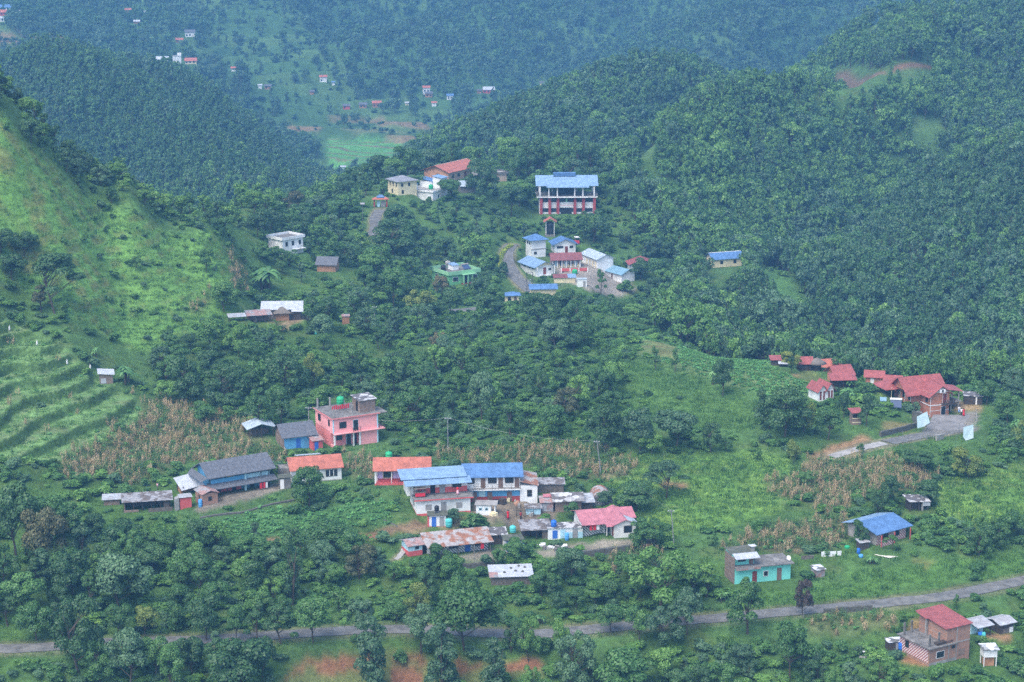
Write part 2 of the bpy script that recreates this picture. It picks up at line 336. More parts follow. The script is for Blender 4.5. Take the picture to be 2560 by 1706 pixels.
# key: front-left base corner in the photo (x, y), yaw, width, depth, level yard kept in front
PL = {k: v for k, *v in [
 ('pink', 834, 1122, 28, 9.6, 9.0, 1), ('slate', 711, 1124, 24, 6.2, 5.6, .5), ('tinopen', 622, 1098, 20, 5.2, 4.2, 0), ('redlean', 783, 1127, 26, 2.0, 2.4, 0),
 ('long', 528, 1240, 31, 11.8, 6.2, 3.4), ('whitelean', 458, 1238, 31, 4.0, 3.2, 0), ('brickshed', 508, 1264, 31, 2.9, 3.6, .4), ('redtoilet', 452, 1271, 20, 2.0, 1.6, 0),
 ('cow', 312, 1280, 12, 8.2, 3.2, .5), ('lowshed', 260, 1264, 10, 2.8, 2.0, 0), ('orange', 730, 1209, 15, 9.4, 5.8, .5), ('greytoilet', 699, 1223, 12, 2.1, 2.0, 0),
 ('purple', 937, 1214, 3, 10.2, 5.8, .4), ('bigwhite', 1042, 1287, 12, 9.8, 7.4, .5), ('bluewing', 1164, 1256, 4, 10.0, 5.6, 2.2), ('annex', 1300, 1254, 4, 3.2, 4.6, .3),
 ('outhouse', 1073, 1317, 4, 3.0, 1.9, .3), ('flatbox', 1190, 1288, -3, 3.6, 2.3, .2), ('tinlong', 1345, 1232, 2, 4.8, 2.4, 0), ('brickpatch', 1388, 1282, 6, 4.8, 4.2, 0),
 ('tinshack', 1353, 1281, 4, 2.2, 2.4, 0), ('lowtin', 1316, 1287, 4, 2.6, 1.6, 0), ('quonset', 1480, 1265, 6, 3.9, 4.4, 0), ('pinkroof', 1454, 1336, 13, 6.4, 5.4, 1.5), ('pinkwing', 1536, 1346, 9, 3.9, 4.6, .3),
 ('bluetoilet', 1370, 1347, 5, 6.2, 2.8, .4), ('rusty', 1068, 1389, 17, 11.0, 5.2, 2.0), ('rustyannex', 1022, 1392, 24, 2.5, 3.4, 0), ('bluedoors', 1263, 1380, 10, 3.1, 2.6, .3),
 ('shedA', 1226, 1362, 8, 2.7, 2.4, 0), ('shedB', 1308, 1350, 8, 4.8, 3.4, 0), ('lonetin', 1229, 1464, 5, 6.8, 3.8, 0), ('turq', 1836, 1461, 15, 10.2, 4.4, .5), ('pen', 2040, 1445, 22, 1.7, 1.8, 0),
 ('striped', 2191, 1364, 36, 7.4, 7.0, 1.6), ('tinpoor', 2274, 1279, 12, 3.6, 2.4, 0), ('brick', 2322, 1667, 30, 8.4, 7.0, .5), ('shedC', 2444, 1596, 28, 2.8, 2.4, 0), ('shedD', 2500, 1586, 28, 2.8, 3.0, 0),
 ('toilethigh', 2458, 1668, 6, 2.2, 1.8, 0), ('blackpen', 2220, 1627, 10, 2.6, 1.4, 0),
 ('farm', 657, 799, 3, 9.0, 5.0, 1), ('farmshed', 621, 809, 16, 5.2, 3.0, .5), ('thatch', 691, 803, 12, 3.0, 2.8, .5), ('farmlow', 574, 806, 16, 3.6, 2.2, 0), ('hutbrown', 856, 811, 8, 1.7, 1.6, 0),
 ('slatehid', 793, 679, -8, 5.0, 4.2, 0), ('whiteblock', 707, 640, 46, 7.2, 6.0, 0), ('terrhut', 250, 961, 14, 2.7, 2.4, 0), ('green', 1123, 714, 33, 9.8, 9.4, .5),
 ('s_tower', 1329, 645, 24, 4.8, 4.4, 0), ('s_back', 1386, 633, 10, 6.8, 5.6, .3), ('s_maroon', 1380, 670, 6, 9.0, 5.6, .6), ('s_front', 1339, 691, 28, 6.2, 9.6, .5),
 ('s_long', 1494, 671, 24, 5.4, 11.0, .3), ('s_teal', 1554, 707, 34, 5.0, 13.0, .3), ('s_red', 1576, 682, 6, 8.0, 5.5, 0), ('s_low', 1386, 708, 4, 6.2, 2.2, .2), ('s_box', 1444, 718, 6, 2.7, 2.2, 0),
 ('s_canopy', 1328, 741, 5, 7.0, 3.6, 0), ('s_gate', 1265, 761, 6, 3.7, 3.0, .2), ('s_pump', 1325, 789, 6, 2.0, 2.0, 0), ('bluefar', 1783, 670, 20, 10.4, 5.6, 0), ('hall', 1346, 536, 1.5, 18.8, 9.0, .5),
 ('tower', 1365, 592, 0, 2.6, 2.6, .3), ('cream', 996, 489, 32, 6.8, 7.0, 0), ('flatwhite', 1082, 503, 60, 6.4, 11.0, 0), ('school', 1121, 455, 58, 18.0, 9.8, 0), ('greyshed', 1154, 483, 18, 5.6, 4.6, 0),
 ('ridgeblock', 1226, 456, 25, 6.0, 5.0, 0), ('ridgehut', 1220, 402, 14, 3.4, 3.0, 0), ('gate', 934, 518, 4, 4.4, 1.8, 1),
 ('resort', 2324, 1045, 20, 4.6, 12.0, 1), ('cottage', 2046, 1004, 22, 3.6, 4.2, .2), ('redhut', 2131, 1063, 14, 1.9, 1.6, 0), ('r1', 2080, 973, 4, 5.0, 2.4, 0), ('r2', 2089, 959, 22, 4.0, 3.6, 0), ('r3', 2040, 936, 18, 4.8, 3.0, 0),
 ('r3b', 2082, 934, 2, 2.0, 2.2, 0), ('r4', 1996, 927, 2, 2.9, 2.6, 0), ('r5', 1929, 914, 0, 1.9, 2.0, 0), ('thatchround', 2026, 928, 0, 3.0, 2.6, 0), ('r6', 2164, 962, -12, 3.6, 2.6, 0), ('r7', 2212, 971, -14, 3.2, 2.6, 0),
 ('blackshed', 2410, 1011, -8, 3.8, 2.4, 0), ('smallgrey', 1949, 918, -4, 2.2, 1.4, 0),
]}
P = {k: plot(v[0], v[1], v[2], v[3], v[4], front=v[5], fall=2.0 if v[3] < 6 else 2.6) for k, v in PL.items()}
FAR = [  # far houses: x, y, width px, height m, roof, wall, label tail
 ('f0', 0, 28, 66, 3.2, 'blue', 'white'), ('f0b', -8, 40, 30, 3, 'red', 'red'), ('f0c', -6, 55, 22, 3, 'white', 'white'),
 ('f1', 432, 159, 25, 5.6, 'flat', 'white'), ('f1b', 463, 161, 33, 2.8, 'red', 'cream'), ('f1c', 391, 157, 34, 2.6, 'white', 'white'), ('f2', 578, 179, 15, 2.8, 'red', 'white'),
 ('f3', 463, 93, 28, 4.2, 'grey', 'white'), ('f3b', 440, 107, 20, 2.4, 'red', 'brown'), ('f4', 335, 60, 16, 2.2, 'white', 'brown'), ('f4b', 313, 31, 18, 2.2, 'red', 'brown'), ('f4c', 352, 38, 20, 2.2, 'white', 'brown'),
 ('f5', 800, 206, 20, 4.4, 'red', 'white'), ('f5b', 646, 221, 10, 2.6, 'white', 'white'), ('f5c', 662, 224, 18, 2.8, 'grey', 'brown'), ('f5d', 830, 213, 8, 2.6, 'blue', 'white'), ('f6', 775, 237, 12, 2.8, 'grey', 'brown'),
 ('f7', 1058, 232, 20, 4.2, 'red', 'white'), ('f7b', 1064, 244, 20, 3.4, 'grey', 'brown'), ('f8', 1118, 250, 18, 3.6, 'blue', 'white'), ('f9', 1209, 234, 32, 3.2, 'white', 'red'), ('f9b', 1193, 234, 12, 2.6, 'grey', 'brown'),
 ('f10', 1080, 266, 13, 3.0, 'red', 'white'), ('f11', 1014, 264, 11, 2.2, 'white', 'cream'), ('f12', 899, 271, 21, 3.2, 'grey', 'brown'), ('f12b', 932, 269, 25, 3.6, 'red', 'brown'), ('f12c', 858, 274, 20, 3.0, 'grey', 'red'),
 ('f13', 852, 423, 13, 1.6, 'white', 'white'), ('f14', 1350, 213, 12, 2.2, 'grey', 'cream'), ('f15', 1307, 238, 8, 3.2, 'white', 'white'), ('f16', 2368, 12, 13, 2.4, 'blue', 'white')]
FP = {}
for k, x, y, wpx, h, rf, wl in FAR:
    ym = 860 if x > 1250 and k != 'f16' else 1200 if k != 'f13' else 1160; p0 = cast(x, y, ym); w = wpx * .85 / ppm(p0); h *= .88; FP[k] = (plot(x, y, 8, w, min(w * .7, 6), fall=3.5, ymin=ym), w, h, rf, wl)
# ------------------------------------------------------------------ own colours of the ground
z_far = np.clip((GY - 1180) / 40, 0, 1)
def hx(r, g, b): return np.array([r, g, b], float)
base = np.zeros((NV, NU, 3)); base[:] = hx(.068, .140, .045)
def paint(m, c, noise=None):
    global base
    if noise is not None: m = m * noise
    m = np.clip(m, 0, 1)[..., None]; base = base * (1 - m) + hx(*c) * m
nA = vnoise(GX / 14, GY / 14, 61) + .5; nB = vnoise(GX / 5, GY / 5, 62) + .5; nC = vnoise(GX / 2.1, GY / 2.1, 63) + .5; nD = vnoise(GX / 60, GY / 60, 64) + .5
paint(smooth((nA - .35) * 3), (.066, .135, .036)); paint(smooth((nB * .6 + nC * .4 - .55) * 5) * .5, (.095, .135, .045))
nH = vnoise(GX / 16, (GY + H * 2) / 5, 65) + .5; paint(Z_LHILL, (.118, .25, .062)); paint(Z_LHILL, (.140, .285, .070), smooth((nH - .4) * 3) * .7); paint(Z_LHILL, (.10, .20, .050), smooth((nB * .7 + nC * .3 - .60) * 6) * .6); paint(Z_LHILL, (.17, .19, .07), smooth((nC * .5 + nD * .5 - .66) * 8) * .4)
paint(Z_LTER, (.135, .245, .090)); paint(Z_LTER, (.165, .195, .105), smooth((nB * .5 + nC * .5 - .5) * 6) * .5)
for z in (Z_MEADOW, Z_RMEAD): paint(z, (.12, .24, .055)); paint(z, (.155, .27, .06), smooth((nB - .45) * 4) * .8); paint(z, (.14, .17, .06), smooth((nC * .5 + nA * .5 - .6) * 8) * .5)
paint(Z_HILLCROP, (.105, .215, .07)); paint(Z_HILLCROP, (.13, .16, .07), smooth((nA - .5) * 4) * .6); paint(Z_HILLSIDE, (.080, .165, .045)); paint(Z_CLEAR, (.075, .170, .050)); paint(Z_VERGE, (.085, .185, .045)); paint(Z_GRASS2, (.080, .165, .045))
for z in Z_CORN: paint(z, (.105, .125, .060)); paint(z, (.075, .13, .05), smooth((nB - .45) * 5) * .6); paint(z, (.19, .15, .10), smooth((nC - .6) * 5) * .5)
paint(Z_LEAFY, (.065, .150, .050))
gy_, gx_ = np.gradient(H); dY = np.gradient(GY, axis=0); dX = np.gradient(GX, axis=1)
slope = np.hypot(gy_ / dY, gx_ / dX)
paint(smooth((slope - .6) * 2.2) * (Z_LTER + Z_CORN[0] + Z_MEADOW) * smooth((nB + .1) * 3), (.052, .105, .032)); paint(smooth((slope - .9) * 2.2) * np.clip(Z_CORN[0] + Z_LHILL * .4, 0, 1), (.17, .12, .06), smooth((nC - .3) * 3))
# far valley: fields, bare plots and paddies
FLD = lambda pts: soft(inplan(plan(pts)), 3)
paint(z_far, (.055, .120, .040)); paint(z_far, (.090, .165, .055), smooth((vnoise(GX / 40, GY / 25, 71) + .5 - .5) * 8) * .6)
def fpoly(pts): return soft(inside(np.array([cast(x, y, 1120)[:2] for x, y in pts]), GX, GY), 2) * (GY > 1100)
PADDY = fpoly([(820, 345), (1010, 352), (1010, 420), (900, 440), (840, 430), (812, 385)])
paint(PADDY, (.095, .260, .070)); paint(PADDY * (np.abs(((vnoise(GX / 30, GY / 30, 73) * 2 + (GY + GX * .3) / 16) % 1) - .5) < .11), (.15, .15, .08))
for q, c in (([(715, 312), (800, 318), (800, 332), (730, 330)], (.26, .16, .10)), ([(820, 288), (960, 290), (960, 308), (830, 305)], (.20, .15, .09)), ([(940, 303), (1060, 306), (1080, 325), (950, 320)], (.24, .15, .10)),
             ([(960, 340), (1070, 340), (1060, 352), (970, 352)], (.25, .17, .10)), ([(840, 320), (950, 322), (1040, 335), (900, 336)], (.15, .17, .08)), ([(35, 72), (165, 88), (165, 105), (60, 95)], (.28, .16, .10)),
             ([(-40, 95), (40, 88), (60, 115), (-40, 120)], (.24, .15, .10)), ([(90, 108), (200, 112), (200, 125), (110, 122)], (.22, .15, .10)), ([(960, 240), (1030, 238), (1020, 255), (970, 258)], (.12, .20, .07)), ([(520, 190), (560, 196), (550, 208), (525, 206)], (.12, .24, .07))):
    paint(fpoly(q) * .75, c)
def band(pts): return inside(np.array([cast(x, y, 560)[:2] for x, y in pts]), GX, GY)
Z_SCAR = soft(band([(2078, 184), (2120, 177), (2200, 180), (2222, 190), (2180, 196), (2090, 198)]) & (GY > 700), 2); paint(Z_SCAR, (.15, .105, .07))
Z_BANKR = soft(band([(2225, 172), (2340, 168), (2340, 180), (2230, 184)]) & (GY > 700), 2); paint(Z_BANKR, (.18, .11, .07))
Z_FCLEAR = soft((band([(2110, 122), (2170, 95), (2235, 30), (2255, 35), (2190, 108), (2130, 132)]) | band([(2270, 312), (2360, 310), (2340, 324), (2280, 326)]) | band([(1580, 390), (1640, 375), (1650, 382), (1600, 405)])) & (GY > 600), 2)
paint(Z_FCLEAR, (.085, .160, .055))
# trodden earth and paving
def earth(pts, c, n=2, nz=None): z = soft(inside(poly_world(pts), GX + vnoise(GX / 2, GY / 2, 33) * 1.5, GY + vnoise(GX / 2, GY / 2, 34) * 1.5), n); paint(z, c, nz); return z
E = [earth([(520, 1250), (700, 1205), (710, 1225), (560, 1268), (500, 1285), (480, 1275)], (.21, .19, .165)), earth([(1175, 1262), (1390, 1262), (1390, 1310), (1270, 1325), (1180, 1300)], (.19, .16, .13)),
     earth([(1395, 640), (1500, 660), (1560, 700), (1590, 725), (1470, 730), (1400, 700), (1385, 690)], (.27, .245, .225)), earth([(1010, 1310), (1070, 1300), (1070, 1322), (960, 1340), (945, 1325)], (.20, .14, .09)), earth([(1280, 690), (1390, 730), (1350, 745), (1290, 725)], (.17, .19, .08)),
     earth([(1330, 1380), (1500, 1350), (1640, 1345), (1600, 1362), (1460, 1380), (1350, 1398)], (.24, .22, .19)), earth([(1130, 1395), (1240, 1372), (1330, 1380), (1230, 1400), (1150, 1412)], (.24, .22, .195)),
     earth([(2240, 1650), (2310, 1625), (2325, 1668), (2270, 1662)], (.30, .17, .095)), earth([(2280, 1545), (2350, 1545), (2320, 1580), (2270, 1580)], (.27, .19, .09)), earth([(2470, 1580), (2530, 1590), (2510, 1610), (2460, 1600)], (.29, .18, .10)),
     earth([(660, 812), (790, 800), (780, 812), (700, 825), (620, 822)], (.28, .20, .14)), earth([(640, 1346), (700, 1343), (690, 1356), (650, 1356)], (.22, .12, .08)), earth([(870, 1335), (945, 1330), (940, 1350), (880, 1352)], (.22, .12, .08)),
     earth([(2210, 1050), (2300, 1060), (2260, 1085), (2200, 1075)], (.20, .18, .08)), earth([(2020, 1135), (2150, 1085), (2180, 1100), (2100, 1130), (2030, 1150)], (.26, .17, .10)), earth([(1600, 850), (1700, 870), (1690, 900), (1600, 890)], (.18, .14, .07), nz=nB), earth([(1985, 935), (2030, 938), (2030, 948), (1990, 945)], (.27, .15, .09)),
     earth([(2010, 920), (2090, 950), (2100, 975), (2020, 960), (1990, 940)], (.13, .17, .06)), earth([(2170, 965), (2215, 975), (2260, 1000), (2200, 1005)], (.115, .20, .055)), earth([(1650, 1205), (1720, 1210), (1720, 1222), (1650, 1218)], (.26, .15, .10)),
     earth([(2280, 1385), (2330, 1400), (2330, 1425), (2290, 1410)], (.24, .14, .08), nz=nB), earth([(1150, 1300), (1170, 1310), (1140, 1330), (1080, 1325)], (.2, .15, .1)), earth([(2370, 1005), (2460, 1010), (2450, 1035), (2380, 1030)], (.28, .20, .12), nz=nB),
     earth([(1380, 735), (1420, 735), (1470, 775), (1440, 780)], (.24, .15, .11), nz=nB)]
REDB = earth([(690, 1692), (740, 1655), (860, 1650), (980, 1642), (1060, 1640), (1100, 1648), (1200, 1650), (1300, 1655), (1370, 1662), (1360, 1700), (1100, 1740), (700, 1740)], (.115, .145, .055)); 
for q in ([(700, 1690), (745, 1655), (860, 1650), (960, 1650), (960, 1665), (780, 1672)], [(975, 1650), (1060, 1640), (1065, 1662), (985, 1664)], [(1140, 1652), (1210, 1648), (1215, 1665), (1150, 1668)], [(1260, 1660), (1360, 1662), (1350, 1682), (1270, 1680)], [(975, 1682), (1060, 1676), (1065, 1706), (985, 1720)]):
    earth(q, (.22, .11, .065), n=1)
d, _ = pdist(GX, GY, ROAD); paint(np.clip(1 - (d - 2.8) / 1.2, 0, 1), (.155, .155, .095), .35 + .55 * nB)
for l, w in ((RESORT_ROAD, 2.4), (SCHOOL_ROAD, 2.5), (GATE_ROAD, 2.0), (PATH, .7)):
    d, _ = pdist(GX, GY, l); paint(np.clip(1 - (d - w) / .7, 0, 1), (.24, .20, .15), .6)
BARE = np.clip(sum(E) + REDB, 0, 1)
E.append(earth([(2333, 1042), (2445, 1030), (2440, 1078), (2370, 1088), (2300, 1082)], (.2, .19, .18))); BARE = np.clip(BARE + E[-1], 0, 1)
# ------------------------------------------------------------------ the ground mesh
idx = np.arange(NV * NU).reshape(NV, NU)
faces = np.stack([idx[:-1, :-1], idx[:-1, 1:], idx[1:, 1:], idx[1:, :-1]], -1).reshape(-1, 4)
gm = bpy.data.materials.new('ground'); gm.use_nodes = True; t = gm.node_tree; b = t.nodes['Principled BSDF']; L = t.links.new
b.inputs['Roughness'].default_value = .95; b.inputs['Specular IOR Level'].default_value = .1
at = N(t, 'ShaderNodeAttribute', attribute_name='own_colour'); geo = N(t, 'ShaderNodeNewGeometry')
n1 = N(t, 'ShaderNodeTexNoise'); n1.inputs['Scale'].default_value = .9; n1.inputs['Detail'].default_value = 8; n1.inputs['Roughness'].default_value = .75; L(geo.outputs['Position'], n1.inputs['Vector'])
n2 = N(t, 'ShaderNodeTexNoise'); n2.inputs['Scale'].default_value = .13; n2.inputs['Detail'].default_value = 6; n2.inputs['Roughness'].default_value = .6; L(geo.outputs['Position'], n2.inputs['Vector'])
mr = N(t, 'ShaderNodeMapRange'); mr.inputs[1].default_value = .33; mr.inputs[2].default_value = .67; mr.inputs[3].default_value = .62; mr.inputs[4].default_value = 1.35; L(n1.outputs[0], mr.inputs[0])
mr2 = N(t, 'ShaderNodeMapRange'); mr2.inputs[1].default_value = .33; mr2.inputs[2].default_value = .67; mr2.inputs[3].default_value = .75; mr2.inputs[4].default_value = 1.2; L(n2.outputs[0], mr2.inputs[0])
mu = N(t, 'ShaderNodeMath', operation='MULTIPLY'); L(mr.outputs[0], mu.inputs[0]); L(mr2.outputs[0], mu.inputs[1])
vs = N(t, 'ShaderNodeVectorMath', operation='SCALE'); L(at.outputs['Color'], vs.inputs[0]); L(mu.outputs[0], vs.inputs['Scale']); L(vs.outputs[0], b.inputs['Base Color'])
bp = N(t, 'ShaderNodeBump'); bp.inputs['Strength'].default_value = .9; bp.inputs['Distance'].default_value = .35; L(n1.outputs[0], bp.inputs['Height']); L(bp.outputs[0], b.inputs['Normal'])
base = base * np.array([1.08, 1.06, .95])
gmesh = np_mesh('hillside_ground', np.stack([GX, GY, H], -1).reshape(-1, 3), faces, gm)
ca = gmesh.color_attributes.new('own_colour', 'FLOAT_COLOR', 'POINT'); ca.data.foreach_set('color', np.c_[base.reshape(-1, 3), np.ones(NV * NU)].astype(np.float32).ravel())
tag(link(bpy.data.objects.new('hillside_ground', gmesh)), kind='structure')
# ------------------------------------------------------------------ roads and paving
def ribbon(name, L, w0, w1, z, m, crown=.03):
    v = []; f = []; pts = [Vector(p) for p in L]
    for i, p in enumerate(pts):
        d = (pts[min(i + 1, len(pts) - 1)] - pts[max(i - 1, 0)]); d.z = 0; d.normalize(); n = Vector((-d.y, d.x, 0))
        for s in (-w0, -w0 * .5, 0, w1 * .5, w1):
            q = p + n * (s + (random.uniform(-.12, .12) if abs(s) in (w0, w1) else 0)); v.append((q.x, q.y, p.z + z + crown * (1 - abs(s) / max(w0, w1))))
    for i in range(len(pts) - 1):
        for k in range(4): a = i * 5 + k; f.append((a, a + 1, a + 6, a + 5))
    me = bpy.data.meshes.new(name); me.from_pydata(v, [], f); me.materials.append(m); o = link(bpy.data.objects.new(name, me)); tag(o, kind='structure'); return o
def dense(L, step=2.0):
    out = [Vector(L[0])]
    for a, c in zip(L[:-1], L[1:]):
        a, c = Vector(a), Vector(c); n = max(1, int((c - a).length / step))
        out += [a.lerp(c, (k + 1) / n) for k in range(n)]
    return out
asph = mat('worn_asphalt', (.160, .160, .152), .85, .45, .7, col2=(.19, .18, .155)); conc = mat('worn_concrete', (.36, .35, .33), .9, .3, .8, col2=(.22, .21, .20))
ribbon('road', dense(ROAD), 1.8, 1.8, .08, asph)
ribbon('road', dense(RESORT_ROAD[:int(len(RESORT_ROAD) * .5)]), 1.2, 1.3, .07, conc); ribbon('road', dense(RESORT_ROAD[int(len(RESORT_ROAD) * .5):]), 1.8, 1.8, .07, asph)
ribbon('road', dense(SCHOOL_ROAD), 2.0, 2.0, .07, asph); ribbon('road', dense(GATE_ROAD), 1.7, 1.7, .08, asph); ribbon('road', dense(MID_ROAD), 2.2, 2.2, .08, asph); ribbon('footpath', dense(PATH, 1), .5, .5, .07, conc)
# the paved court below the resort, raised on a wall
q = [cast(x, y) for x, y in [(2333, 1048), (2440, 1036), (2436, 1072), (2370, 1082), (2315, 1077)]]; zc_ = sum(p.z for p in q) / 5 + .35
tag(MB().slab([(p.x, p.y, zc_) for p in q], 2.6).build('paved_court', mat('court_paving', (.21, .205, .20), .9, .3, .6, col2=(.28, .27, .26))), kind='structure')
COURT_Z = zc_
# ------------------------------------------------------------------ foliage
def leafmat(name, a, b, c=None, trans=.30, island=.55):
    m = bpy.data.materials.new(name); m.use_nodes = True; t = m.node_tree; t.nodes.clear(); L = t.links.new
    g = N(t, 'ShaderNodeNewGeometry'); oi = N(t, 'ShaderNodeObjectInfo'); tc = N(t, 'ShaderNodeTexCoord')
    n1 = N(t, 'ShaderNodeTexNoise'); n1.inputs['Scale'].default_value = .55; n1.inputs['Detail'].default_value = 2; L(tc.outputs['Object'], n1.inputs['Vector'])
    def sc(o, k, off):
        q = N(t, 'ShaderNodeMath', operation='MULTIPLY_ADD'); q.inputs[1].default_value = k; q.inputs[2].default_value = off; L(o, q.inputs[0]); return q.outputs[0]
    s1 = N(t, 'ShaderNodeMath', operation='ADD'); L(sc(g.outputs['Random Per Island'], island, -.12), s1.inputs[0]); L(sc(n1.outputs[0], 1.3, -.62), s1.inputs[1])
    s2 = N(t, 'ShaderNodeMath', operation='ADD'); L(s1.outputs[0], s2.inputs[0]); L(sc(oi.outputs['Random'], .5, 0), s2.inputs[1])
    r = N(t, 'ShaderNodeValToRGB'); e = r.color_ramp.elements; e[0].position = 0.08; e[0].color = tuple(a) + (1,); e[1].position = .95; e[1].color = tuple(c or b) + (1,)
    if c: x = e.new(.6); x.color = tuple(b) + (1,)
    L(s2.outputs[0], r.inputs[0])
    d = N(t, 'ShaderNodeBsdfDiffuse'); tr = N(t, 'ShaderNodeBsdfTranslucent'); mx = N(t, 'ShaderNodeMixShader'); mx.inputs[0].default_value = trans
    L(r.outputs[0], d.inputs[0]); L(r.outputs[0], tr.inputs[0]); L(d.outputs[0], mx.inputs[1]); L(tr.outputs[0], mx.inputs[2])
    gl = N(t, 'ShaderNodeBsdfGlossy'); gl.inputs['Roughness'].default_value = .5; m2 = N(t, 'ShaderNodeMixShader'); m2.inputs[0].default_value = .035
    L(mx.outputs[0], m2.inputs[1]); L(gl.outputs[0], m2.inputs[2]); o = N(t, 'ShaderNodeOutputMaterial'); L(m2.outputs[0], o.inputs[0]); return m
LM = {'dark': leafmat('leaves_dark', (0.039, 0.104, 0.031), (0.072, 0.168, 0.052), (0.109, 0.224, 0.072)), 'mid': leafmat('leaves_mid', (0.051, 0.134, 0.034), (0.090, 0.216, 0.052), (0.160, 0.320, 0.080)),
      'light': leafmat('leaves_light', (0.074, 0.184, 0.035), (0.145, 0.304, 0.061), (0.246, 0.432, 0.087)), 'yellow': leafmat('leaves_yellowing', (0.088, 0.173, 0.035), (0.217, 0.288, 0.058), (0.377, 0.416, 0.087)),
      'grey': leafmat('leaves_greyish', (0.058, 0.134, 0.058), (0.109, 0.216, 0.094), (0.174, 0.304, 0.145)), 'brown': leafmat('leaves_brownish', (0.069, 0.097, 0.035), (0.160, 0.160, 0.065), (0.290, 0.224, 0.102)),
      'plum': leafmat('leaves_plum', (0.046, 0.036, 0.030), (0.085, 0.061, 0.051), (0.125, 0.102, 0.074)), 'dry': leafmat('maize_dry', (0.314, 0.235, 0.123), (0.515, 0.407, 0.228), (0.694, 0.567, 0.351), .3), 'maize': leafmat('maize_green', (0.078, 0.161, 0.048), (0.157, 0.278, 0.081)),
      'grass': leafmat('grass_blades', (0.095, 0.203, 0.048), (0.151, 0.300, 0.067), (0.202, 0.364, 0.090), .3), 'banana': leafmat('banana_leaf', (0.072, 0.192, 0.058), (0.189, 0.400, 0.116), (0.348, 0.576, 0.246), .3),
      'hedge': leafmat('hedge_yellow', (0.232, 0.320, 0.043), (0.493, 0.576, 0.072)), 'crop': leafmat('broad_leaf_crop', (0.072, 0.208, 0.058), (0.145, 0.368, 0.102), (0.246, 0.528, 0.145), .25)}
bark = mat('bark', (.10, .080, .060), .95, .4, 3.0); barkpale = mat('bark_pale', (.24, .22, .19), .95, .4, 3.0)
def cards(c, n, s, r, flat=.5, aspect=1.5):
    """n leaf clumps of size s on a set of ellipsoid boughs c=[(x,y,z,rx,ry,rz)...]"""
    c = np.asarray(c, float); wgt = (c[:, 3] * c[:, 4] * c[:, 5]) ** (2 / 3); k = r.choice(len(c), n, p=wgt / wgt.sum())
    d = r.normal(size=(n, 3)); d /= np.linalg.norm(d, axis=1)[:, None]; d[:, 2] = np.where(d[:, 2] < -.35, -d[:, 2], d[:, 2])
    rad = 1 - np.abs(r.normal(0, .22, n)); p = c[k, :3] + d * c[k, 3:] * rad[:, None]
    nrm = d * (1 - flat) + np.array([0, 0, flat]) + r.normal(0, .30, (n, 3)); nrm /= np.linalg.norm(nrm, axis=1)[:, None]
    a = np.cross(nrm, r.normal(size=(n, 3))); a /= np.linalg.norm(a, axis=1)[:, None]; b = np.cross(nrm, a)
    sz = s * r.uniform(.55, 1.25, n)[:, None]; a = a * sz * .5 * aspect; b = b * sz * .5
    v = np.stack([p - a, p - b * .9 + nrm * sz * .12, p + a, p + b * .9 - nrm * sz * .06], 1).reshape(-1, 3)
    return v, np.arange(n * 4).reshape(n, 4)
def boughs(kind, r):
    B = []
    if kind == 'broad':
        for i in range(17): a = r.uniform(0, 6.28); q = r.uniform(.1, .62); z = r.uniform(.42, .86); q *= 1.05 - abs(z - .55) * 1.1; s = r.uniform(.11, .24); B.append((q * math.cos(a) * .75, q * math.sin(a) * .75, z, s, s, s * .75))
    elif kind == 'round':
        for i in range(21): a = r.uniform(0, 6.28); z = r.uniform(.18, .88); q = .48 * math.sqrt(max(0, 1 - ((z - .53) / .45) ** 2)) * r.uniform(.4, .9); s = r.uniform(.09, .19); B.append((q * math.cos(a), q * math.sin(a), z, s, s, s * .8))
    elif kind == 'tall':
        for i in range(15): a = r.uniform(0, 6.28); z = r.uniform(.30, .94); q = .30 * (1.15 - z) * r.uniform(.3, 1.2) + .02; s = r.uniform(.075, .15) * (1.25 - z * .55); B.append((q * math.cos(a), q * math.sin(a), z, s, s, s * .9))
    elif kind == 'column':
        for i in range(22): a = r.uniform(0, 6.28); z = .16 + .78 * i / 21; q = .13 * math.sin(min(1, (1.04 - z) * 2.4) * 1.5) * r.uniform(.3, 1.2); s = r.uniform(.07, .135) * (1.2 - z * .5); B.append((q * math.cos(a), q * math.sin(a), z, s, s, s * 1.05))
    elif kind == 'spread':
        for i in range(18): a = r.uniform(0, 6.28); q = r.uniform(.05, .52) ; z = .88 - q * q * 1.1 + r.uniform(-.16, .05); s = r.uniform(.12, .20); B.append((q * math.cos(a), q * math.sin(a), z, s, s, s * .38))
    elif kind == 'bush':
        for i in range(7): a = r.uniform(0, 6.28); q = r.uniform(0, .36); z = r.uniform(.25, .72) * (1 - q * .5); s = r.uniform(.18, .32); B.append((q * math.cos(a), q * math.sin(a), z, s, s, s * .8))
    return B
def trunk_mb(B, r, base=.030, n=6, lean=.03):
    mb = MB(); top = max(b[2] for b in B); pts = [(0, 0, -.04)]; k = 4; lx, ly = r.normal(0, lean, 2)
    for i in range(1, k + 1): z = top * .93 * i / k; pts.append((lx * i + r.normal(0, .008), ly * i + r.normal(0, .008), z))
    for i in range(k): mb.tube(pts[i], pts[i + 1], base * (1 - i / (k + .6)), base * (1 - (i + 1) / (k + .6)), n)
    for b in B:
        z0 = b[2] * r.uniform(.45, .75); j = min(k - 1, int(z0 / (top * .93) * k)); f = z0 / (top * .93) * k - j; p = tuple(pts[j][q] * (1 - f) + pts[j + 1][q] * f for q in range(3)); mb.tube(p, (b[0], b[1], b[2]), base * .42, base * .12, 4)
    return mb
def hash_(s): return sum((i + 3) * ord(c) for i, c in enumerate(s)) * 7
PROTO = {}   # kind -> list of (crown mesh, trunk mesh), unit height 1
